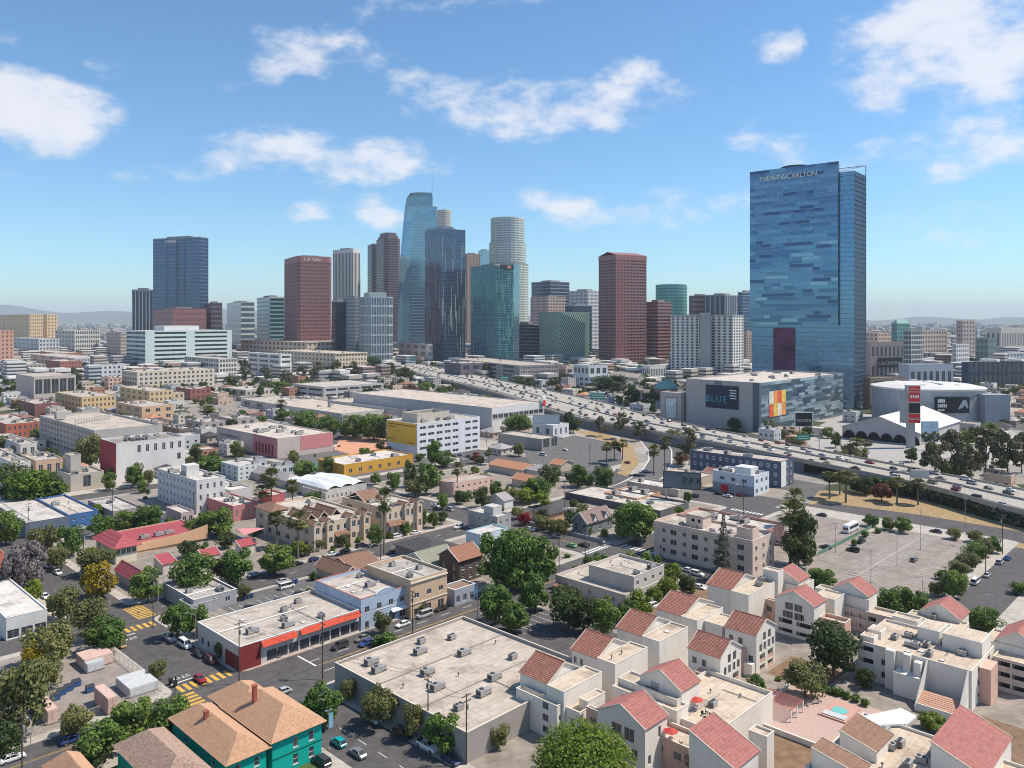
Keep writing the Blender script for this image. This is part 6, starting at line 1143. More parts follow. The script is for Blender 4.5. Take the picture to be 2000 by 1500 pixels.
def round_tower(label, x, wpx, yt, d, n, glass, band, steps=()):
    d *= DTS; X = (x - 1000) / FPX * d; rr = wpx / 2 * d / FPX; h = CAM_H - (yt - HZY) * d / FPX; rt = root('skyscraper', label, 'skyscraper', (X, d + rr, 0)); BL.append(((X - rr, d), (1, 0), (0, 1), 2 * rr, 2 * rr))
    pol = [(rr * math.cos(t), rr * math.sin(t)) for t in [i * math.pi / 14 for i in range(28)]]; b = MB(); b.prism(pol, 0, h); b.build('curtain_wall', GL[glass], rt); b = MB()
    for i in range(n): ringband(b, pol, h * i / n, h * i / n + h / n * .45, .5)
    tag(b.build('floor_bands', band, rt), kind='stuff'); b = MB(); piers(b, pol, 0, h, 4.5, 1.5, .6); tag(b.build('piers', band, rt), kind='stuff'); b = MB(); ringband(b, pol, h - 2, h + 1.5, .9); b.build('parapet', band, rt)
    for w2, y2 in steps:
        r2 = w2 / 2 * d / FPX; h2 = CAM_H - (y2 - HZY) * d / FPX; b = MB(); p2 = [(r2 * math.cos(t), r2 * math.sin(t)) for t in [i * math.pi / 14 for i in range(28)]]; b.prism(p2, 0, h2); b.build('lower_drum', GL[glass], rt); b = MB()
        for i in range(int(n * h2 / h)): ringband(b, p2, h / n * i, h / n * i + h / n * .45, .5)
        piers(b, p2, 0, h2, 4.5, 1.5, .6); tag(b.build('drum_grid', band, rt), kind='stuff')
    return rt
round_tower('cream round tower top with crown of fins behind the sail-topped tower', 866, 26, 410, 2100, 64, 'slate', mat('cream_granite', (.62, .53, .42), .7, .05))
round_tower('pale green-white rounded tower with square window grid and wider base', 991, 66, 424, 1620, 54, 'slate', PALE, ((72, 472), (82, 514)))
def fins(rt, m_, seed, n=46, faces='rl', z0=.05, z1=.97, wmax=1.2):
    L, W, h = rt['dims']; rnd = random.Random(seed); b = MB()
    for i in range(n):
        za = h * rnd.uniform(z0, z1 - .12); zb = min(h * z1, za + h * rnd.uniform(.05, .22))
        if 'r' in faces and rnd.random() < .62: x = round(rnd.uniform(0, L) / 3) * 3; b.box(x, -.5, za, x + rnd.uniform(.5, wmax), -.02, zb)
        else: y = round(rnd.uniform(0, W) / 3) * 3; b.box(-.5, y, za, -.02, y + rnd.uniform(.5, wmax), zb)
    tag(b.build('facade_fins', m_, rt), kind='stuff')
dk = tower('dark blue glass residential tower with staggered white fins', 830, 861, 909, 447, 1150, glassm('blue_grey_glass', (.055, .10, .16), .1, .6, .4), 50, mat('dark_floor_edge', (.10, .13, .17), .5, .05), .14, .15, a=R(58)); fins(dk, mat('grey_fin', (.36, .43, .45), .5, .05), 4, 64)
q = MB(); wall_box(dk['dims'][0] * .5, dk['dims'][1], dk['dims'][2] + 6, [], [], q, 0, 0, dk['dims'][2] - 1); q.build('mirror_crown', [GL['slate'], G['steel']], dk)
tower('brown gridded tower between the dark glass and teal towers', 905, 912, 937, 496, 1820, 'brown', 40, BRNP, .45, .5, mat('tan_pier', (.42, .32, .25), .7, .06, .1), 5, 2.2, .6); tower('pale blue glass tower behind the teal tower', 934, 942, 957, 489, 1900, 'sky', 38, GCON, .2, .2)
te = tower('teal glass tower with staggered green fins and curved roof', 920, 970, 1003, 519, 1100, 'teal', 40, mat('teal_edge', (.10, .22, .25), .5, .05), .16, .15, a=R(42)); fins(te, mat('green_fin', (.14, .35, .35), .5, .05), 8, 120, 'rl'); L, W, h = te['dims']; block_part(te, 'dark_crown', L * .2, -.6, h - 5, L, -.05, h + 3, G['black']); block_part(te, 'logo_disc', L * .62, -.9, h - 3.6, L * .82, -.61, h + 1.6, mat('logo_amber', (.5, .2, .1), .5, .1))
tower('clear blue glass fin tower attached to the teal tower', 1000, 1003, 1014, 515, 1130, 'sky', 34, GCON, .1, .15)
og = tower('dark glass tower with orange reflections above pink gridded wings', 1038, 1075, 1112, 550, 1480, 'dnavy', 20, GCON, .2, .2, a=R(52)); tower('pink-beige gridded office wing below the dark glass tower', 1037, 1070, 1105, 580, 1440, 'brown', 18, PINKP, .5, .4, PINKP, 5, 2.2, .5, a=R(52))
tower('white gridded office tower beside the large rose tower', 1112, 1148, 1172, 568, 1400, 'slate', 18, WCON, .42, .5, WCON, 5, 1.8, .6, a=R(52)); tower('navy curved glass block behind the green patterned tower', 1104, 1120, 1156, 596, 1330, 'dnavy', 18)
gp = tower('green patterned tower with wavy fin facade and angled roofline', 1053, 1094, 1153, 610, 1120, 'green', 24, mat('green_floor', (.10, .20, .19), .6, .05), .2, .2, a=R(56), pent=False)
L, W, h = gp['dims']; b = MB(); rnd = random.Random(2); FW_ = mat('pale_green_fin', (.42, .56, .47), .5, .05)
for j in range(24):
    for i in range(int(L / 5)): x = i * 5 + (2.5 if j % 2 else 0); b.box(x, -1.4, h * j / 24, x + 1.9, -.02, h * (j + 1) / 24 - .3)
    for i in range(int(W / 5)): y = i * 5 + (2.5 if j % 2 else 0); b.box(-1.4, y, h * j / 24, -.02, y + 1.7, h * (j + 1) / 24 - .3)
tag(b.build('facade_fins', FW_, gp), kind='stuff')
tower('low dark glass block with pale floor lines beside the teal tower', 1002, 1036, 1054, 634, 1160, 'dnavy', 11, GCON, .2, .3, a=R(50))
bg_ = tower('largest rose-brown granite tower with gabled top and banded windows', 1170, 1203, 1262, 498, 1090, 'brown', 34, ROSE, .5, .5, ROSE, 8.5, 1.1, .45, top=ROSE, top_h=9, pent=False); L, W, h = bg_['dims']
b = MB(); roof_gable(b, L, W, h + .8, 7, 'x', .3, 3); b.build('gable_roof', [ROSE, ROSE], bg_)
b = MB(); piers(b, [(0, 0), (L * .34, 0), (L * .34, 1), (0, 1)], 0, h - 9, 3.4, 1.6, .75, 0, [0]); tag(b.build('corner_piers', ROSE, bg_), kind='stuff')
tower('shorter rose-brown banded wing beside the largest rose tower', 1260, 1285, 1311, 590, 1120, 'brown', 18, ROSE, .5, .5, a=R(50))
round_tower('green-teal glass round tower with flared top rim', 1317, 60, 556, 1480, 22, 'green', mat('teal_edge2', (.12, .34, .31), .5, .05))
tower('brown-mauve banded block beside the green round tower', 1346, 1352, 1388, 578, 1460, 'brown', 12, MAUVE, .5, .3, a=R(74)); tower('charcoal glass block with grey end bay', 1378, 1416, 1442, 576, 1420, 'dnavy', 14, None, pier=GCON, psp=14, pw=3, a=R(40)); tower('slate blue glass slab behind the mirror hotel tower', 1441, 1450, 1476, 571, 1300, 'navy', 20, GCON, .15, .2)
wr = tower('white and grey residential slab with dark window columns', 1310, 1366, 1368, 616, 850, WCON, 22, None, a=R(12), pent=False); 
def slabwin(rt, fc, cols, rows, ww=.5, wh=.5, f0=0, f1=1):
    L, W, h = rt['dims']; b = MB(); Ln = (L if fc == 'r' else W)
    for i in range(cols):
        for j in range(rows):
            c = Ln * (f0 + (f1 - f0) * (i + .5) / cols); w_ = Ln * (f1 - f0) / cols * ww; z = h * (j + .25) / rows; z1 = z + h / rows * wh
            if fc == 'r': b.box(c - w_ / 2, -.08, z, c + w_ / 2, .05, z1)
            else: b.box(-.08, c - w_ / 2, z, .05, c + w_ / 2, z1)
    tag(b.build('windows', GL['dnavy'], rt), kind='stuff')
slabwin(wr, 'l', 6, 22, .45, .6)
w2 = tower('plain grey core slab between the white residential slabs', 1367, 1388, 1390, 612, 842, mat('plain_grey_panel', (.33, .335, .35), .7, .05), 22, None, a=R(14), pent=False); w3 = tower('white residential slab with cream right end and dark window columns', 1388, 1432, 1452, 616, 835, WCON, 22, None, a=R(40), pent=False); slabwin(w3, 'l', 4, 22, .5, .6); slabwin(w3, 'r', 4, 22, .5, .55)
tower('slim pink-beige tower with red domed cap beside the mirror hotel tower', 1450, 1458, 1469, 650, 1010, 'brown', 14, PINKP, .5, .4, PINKP, 4, 1.8, .4)

# ---- mirror hotel tower with staggered blue panels
d = CAM_H * FPX / (800 - HZY); aR = R(40); C, L, W = solve(1668, d, 1469, 1691, aR); L, W = abs(L), abs(W); h = CAM_H - (333 - HZY) * d / FPX; hz = lambda y: CAM_H - (y - HZY) * d / FPX
rz_ = root('skyscraper', 'huge blue glass hotel tower with staggered mirror panels and THE RITZ-CARLTON lettering', 'skyscraper', (*C, 0), math.pi / 2 - aR); BL.append((C, (math.sin(aR), math.cos(aR)), (-math.cos(aR), math.sin(aR)), L, W))
core = glassm('hotel_glass', (.12, .255, .40), .07, .7, .15, (1.6, 1.6, 3.6)); b = MB(); b.prism([(0, 0), (L, 0), (L, W), (0, W)], 0, h); b.build('curtain_wall', core, rz_)
_, _, y1 = solve(1668, d, 1639, 1691, aR); y1 = abs(y1); dk_y = lambda px: abs(solve(1668, d, px, 1691, aR)[2])
zt, zb = hz(312), hz(636); b = MB(); b.box(-3.2, y1, zb, .4, W + 1, zt); b.build('slab', mat('slab_edge', (.07, .11, .15), .4, .1, metal=.4), rz_)
HP = [glassm('hotel_panel_%d' % i, c, .1, .65, .12, (2.0, 2.0, 3.0)) for i, c in enumerate(((.055, .15, .29), (.08, .20, .34), (.115, .26, .40), (.19, .35, .47), (.03, .085, .19), (.095, .225, .37)))]
rnd = random.Random(11); nr = 44; PB = {}
for j in range(nr):
    y = y1; z0, z1 = zb + (zt - zb) * j / nr, zb + (zt - zb) * (j + 1) / nr
    while y < W + .8:
        ln = min(rnd.choice((7, 10, 14, 18, 24, 30)), W + 1 - y); ln = ln if W + 1 - y - ln > 5 else W + 1 - y
        dd = rnd.choice((.15, .3, .55)); b = MB(); b.box(-3.2 - dd, y + .05, z0 + .04, -3.21, y + ln - .05, z1 - .25); b.build('glass_panel', rnd.choices(HP, (.22, .26, .2, .06, .14, .22))[0], rz_); y += ln
b = MB()
for j in range(nr): b.box(-4.0, y1, zb + (zt - zb) * j / nr - .12, -3.2, W + 1, zb + (zt - zb) * j / nr + .12)
tag(b.build('floor_ledges', mat('pale_ledge', (.40, .48, .50), .5, .05), rz_), kind='stuff')
b = MB()
for j in range(50): ringband(b, [(0, 0), (L, 0), (L, W), (0, W)], h * j / 50, h * j / 50 + .5, .12)
tag(b.build('floor_bands', mat('blue_mullion', (.10, .19, .27), .4, .05, metal=.3), rz_), kind='stuff')
b = MB(); piers(b, [(0, 0), (L, 0), (L, W), (0, W)], 0, h, 3.2, .3, .35, 0, [0]); [b.box(-.2, -.8, h * j / 50, L, -.05, h * j / 50 + .35) for j in range(50)]; tag(b.build('balcony_lattice', mat('lattice_steel', (.10, .13, .17), .5, .1, metal=.3), rz_), kind='stuff')
b = MB(); [b.tube(p, q_, .5, .5, 4) for p, q_ in (((L, 0, h), (L, 0, hz(312))), ((L, 0, hz(312)), (L, W * .4, hz(312))), ((0, W * .2, h), (L, 0, hz(312))), ((L, W * .4, h), (L, W * .4, hz(312))))]; b.build('crown_frame', G['steel'], rz_)
b = MB(); b.prism([(L * .5 + 15 * math.cos(t), W * .62 + 15 * math.sin(t)) for t in [i * math.pi / 10 for i in range(20)]], h, zt + 3.5); b.build('helipad', G['dsteel'], rz_)
text('THE RITZ-CARLTON', 6.6, G['white'], rz_, (-4.2, W * .62, zt - 11.5), FL, ext=.3)
pm = mat('poster_magenta', (.11, .03, .075), .5, .8, .045); block_part(rz_, 'poster', -1.0, dk_y(1553), hz(735), -.02, dk_y(1511), hz(641), pm)


# ------------------------------------------------------------------ low city between and beyond
def inside(X, Y, mg):
    for C, r_, l_, L, W in BL:
        dx_, dy_ = X - C[0], Y - C[1]; u = dx_ * r_[0] + dy_ * r_[1]; v = dx_ * l_[0] + dy_ * l_[1]
        if -mg < u < L + mg and -mg < v < W + mg: return True
    return False
FWP = [((p[0] + p[1]) / 2, (p[1] - p[0]).length / 2) for p in FW]
def onfw(X, Y, mg): return any((c - Vector((X, Y))).length < r_ + mg for c, r_ in FWP)
CLR = [P(*p) for p in ((1150, 885), (1200, 890), (1250, 900), (1280, 930), (1700, 860), (1800, 850), (1900, 860), (460, 800), (500, 805), (700, 870), (1620, 840), (1100, 885), (1950, 880), (1600, 830), (1130, 860), (1165, 866), (1190, 874), (1000, 865), (845, 912), (700, 895), (1640, 900), (1690, 910), (1740, 915), (1960, 900), (1660, 925), (1600, 900), (1720, 890), (1230, 860), (880, 905), (1060, 905), (760, 895), (1240, 880), (1430, 850), (1390, 845))]
rnd = random.Random(21); FC = [((.58, .53, .46), 'cream'), ((.50, .42, .34), 'tan'), ((.42, .40, .385), 'grey'), ((.62, .60, .57), 'white'), ((.36, .18, .13), 'brick-red'), ((.54, .40, .31), 'peach'), ((.30, .26, .24), 'brown'), ((.46, .48, .50), 'blue-grey')]
fill = []
Yf = 400.0; small = 0
while Yf < 1500:
    st_ = 17 + Yf * .017; Xf = -.70 * Yf
    while Xf < .70 * Yf:
        X, Y = Xf + rnd.uniform(-4, 4), Yf + rnd.uniform(-4, 4); u, v = X * math.sin(GRID) + Y * math.cos(GRID), -X * math.cos(GRID) + Y * math.sin(GRID)
        if not (v < 428 and u < 352) and not (u < 420 and v < 330) and not inside(X, Y, 8) and not onfw(X, Y, 12) and all((X - c[0]) ** 2 + (Y - c[1]) ** 2 > 34 ** 2 for c in CLR): fill.append((X, Y))
        Xf += st_
    Yf += st_
fill.sort(key=lambda p: p[1]); TREEF = []
def fbuild(X, Y, far=False):
    (c, cn) = rnd.choice(FC); L, W, h = rnd.uniform(9, 15) * (.7 + Y / 2000), rnd.uniform(9, 15) * (.7 + Y / 2000), rnd.choice((4, 4.5, 5, 6.5, 7.5, 9.5)) * (1 if Y < 1000 else 1.4); return c, cn, L, W, h
zone = lambda X, Y: 'in the dense blocks left of the warehouses' if X < -150 else 'in the blocks between the warehouses and the freeway' if X < 90 and Y < 900 else 'among the towers of downtown' if X < 320 else 'in the district beyond the arena'
shared = {}
for i, (X, Y) in enumerate(fill[:420]):
    if rnd.random() < .28: TREEF.append((X, Y)); continue
    c, cn, L, W, h = fbuild(X, Y); key = rnd.randrange(3); hip = h < 6 and rnd.random() < .45
    rt = root('house' if hip else 'building', '%s %s %s' % (cn, 'hip-roofed house' if hip else 'flat-roofed low building' if h < 6 else 'flat-roofed mid-rise building', 'near the ' + nearest(X, Y)), 'house' if hip else 'building', (X + (math.cos(GRID) * W - math.sin(GRID) * L) / 2, Y - (math.cos(GRID) * L + math.sin(GRID) * W) / 2, 0), ROTZ, 'low buildings near the ' + nearest(X, Y))
    b = MB(); nr_ = max(1, int(h / 3.3)); hr = grid_holes((max(2, int(L / 4)), nr_, 1.6, 1.5, 1.2, 3.3), L); hl = grid_holes((max(2, int(W / 4)), nr_, 1.6, 1.5, 1.2, 3.3), W); wall_box(L, W, h, hr, hl, b, 0, 0, -.2, 0 if hip else .5); b.build('wall', [wallm(c), wallm(tuple(min(.8, x * 1.1) for x in c))], rt)
    q = MB()
    if hip: roof_hip(q, L, W, h, 2.8, .7, 5)
    else: q.box(.26, .26, h - .75, L - .26, W - .26, h - .5)
    q.build('roof', rnd.choice((SHINGB, SHINGD, M['orange_tile'], M['grey_shingle'])) if hip else roofm(rnd.choice(((.56, .53, .49), (.62, .60, .57), (.46, .43, .40), (.68, .67, .65)))), rt)
    q = MB(); [q.quad((a_, .15, z0), (c_, .15, z0), (c_, .15, z1), (a_, .15, z1)) for a_, z0, c_, z1 in hr]; [q.quad((.15, a_, z0), (.15, c_, z0), (.15, c_, z1), (.15, a_, z1)) for a_, z0, c_, z1 in hl]; tag(q.build('windows', G['pane'], rt), kind='stuff')
    if not hip and rnd.random() < .7: put('air_conditioner', ac_mesh(1), rt, (L * rnd.uniform(.3, .7), W * rnd.uniform(.3, .7), h - .5), 0, (1.6, 1.6, 1.5))
    if rnd.random() < .55: TREEF.append((X + rnd.uniform(-14, 14), Y - 12))
# beyond: one mass of buildings to the horizon
fm_ = [mat('far_wall_%d' % i, c, .9, .1, .02) for i, c in enumerate(((.56, .52, .46), (.46, .40, .34), (.38, .37, .37), (.64, .62, .60), (.36, .24, .2), (.42, .46, .50)))] + [mat('far_roof', (.56, .54, .51), .9, .15, .02), mat('far_window', (.06, .07, .08), .4, .2, .02)]
b = MB(); ca, sa = math.cos(ROTZ), math.sin(ROTZ)
def far_box(X, Y, L, W, h, m_):
    pts = [(X + x * ca - y * sa, Y + x * sa + y * ca) for x, y in ((0, 0), (L, 0), (L, W), (0, W))]; b.prism(pts, 0, h, m_, 6)
    for k in range(max(1, int(h / 5))):
        z = 1.5 + k * 5; pp = offs(pts, .15); b.quad((*pp[0], z), (*pp[1], z), (*pp[1], z + 2), (*pp[0], z + 2), 7); b.quad((*pp[3], z), (*pp[0], z), (*pp[0], z + 2), (*pp[3], z + 2), 7)
for X, Y in fill[420:]:
    if rnd.random() < .25: TREEF.append((X, Y)); continue
    c, cn, L, W, h = fbuild(X, Y); far_box(X, Y, L * 1.3, W * 1.3, h * rnd.choice((1, 1, 1.3, 2)), rnd.randrange(6))
Yf = 1500.0
while Yf < 16000:
    st_ = 34 + (Yf - 1500) * .019; Xf = -.70 * Yf
    while Xf < .70 * Yf:
        X, Y = Xf + rnd.uniform(-.3, .3) * st_, Yf + rnd.uniform(-.3, .3) * st_
        if rnd.random() < .72 and not inside(X, Y, 12): hh = rnd.choice((5, 6, 8, 8, 10, 14, 20)) * (1 + (rnd.random() < .06 and Y > 3200) * rnd.uniform(1, 3.4)); k = 1 + (Yf - 1500) / 6000; far_box(X, Y, rnd.uniform(14, 34) * k, rnd.uniform(14, 34) * k, hh, rnd.randrange(6))
        Xf += st_
    Yf += st_
tag(b.build('distant_city', fm_), 'distant low city spreading in haze to the horizon', 'city', kind='stuff')
# distant woodland patches between the far roofs
b = MB(); rnd = random.Random(9)
for _ in range(5200):
    Y = 900 * math.exp(rnd.random() * 2.6); X = rnd.uniform(-.7, .7) * Y
    if inside(X, Y, 6) or onfw(X, Y, 8): continue
    s = rnd.uniform(3, 6.5) * (1 + Y / 6000)
    for k in range(5):
        c = Vector((X + rnd.uniform(-s, s), Y + rnd.uniform(-s, s) * .6, s * rnd.uniform(.5, 1.25))); a_ = rnd.uniform(0, 6.28); e = Vector((math.cos(a_), math.sin(a_), rnd.uniform(-.3, .3))) * s * .7; f_ = Vector((rnd.uniform(-.4, .4), -.5, .9)) * s * .55; b.quad(c - e, c - f_, c + e, c + f_)
tag(b.build('distant_trees', LM['dark']), 'distant dark tree canopy scattered through the hazy city', 'trees', kind='stuff')
# hills
b = MB(); rnd = random.Random(4); n = 90
prev = None
for i in range(n + 1):
    f = i / n; X = -17000 + 34000 * f; hgt = 120 + 330 * max(0, 1 - f * 1.35) + 90 * math.sin(f * 31) * max(0, 1 - f) + 40 * math.sin(f * 83 + 1) + rnd.uniform(-18, 18); cur = [(X, 19000, -.5), (X, 20500, hgt * .6), (X, 22500, hgt), (X, 25000, 0)]
    if prev: [b.quad(prev[k], cur[k], cur[k + 1], prev[k + 1]) for k in range(3)]
    prev = cur
o = b.build('hills', mat('chaparral_hills', (.10, .11, .075), 1, .25, .002)); o['kind'] = 'structure'
# haze
b = MB(); b.box(-27900, -1400, -1, 27900, 27900, 540); hm = bpy.data.materials.new('haze_air'); hm.use_nodes = True; t = hm.node_tree; t.nodes.remove(t.nodes['Principled BSDF']); pv_ = t.nodes.new('ShaderNodeVolumePrincipled'); pv_.inputs['Color'].default_value = (.80, .89, 1, 1); pv_.inputs['Density'].default_value = 4.6e-5; pv_.inputs['Anisotropy'].default_value = .0; t.links.new(pv_.outputs[0], t.nodes['Material Output'].inputs['Volume'])
o = b.build('haze', hm); tag(o, 'pale blue haze in the air', 'haze', kind='stuff')

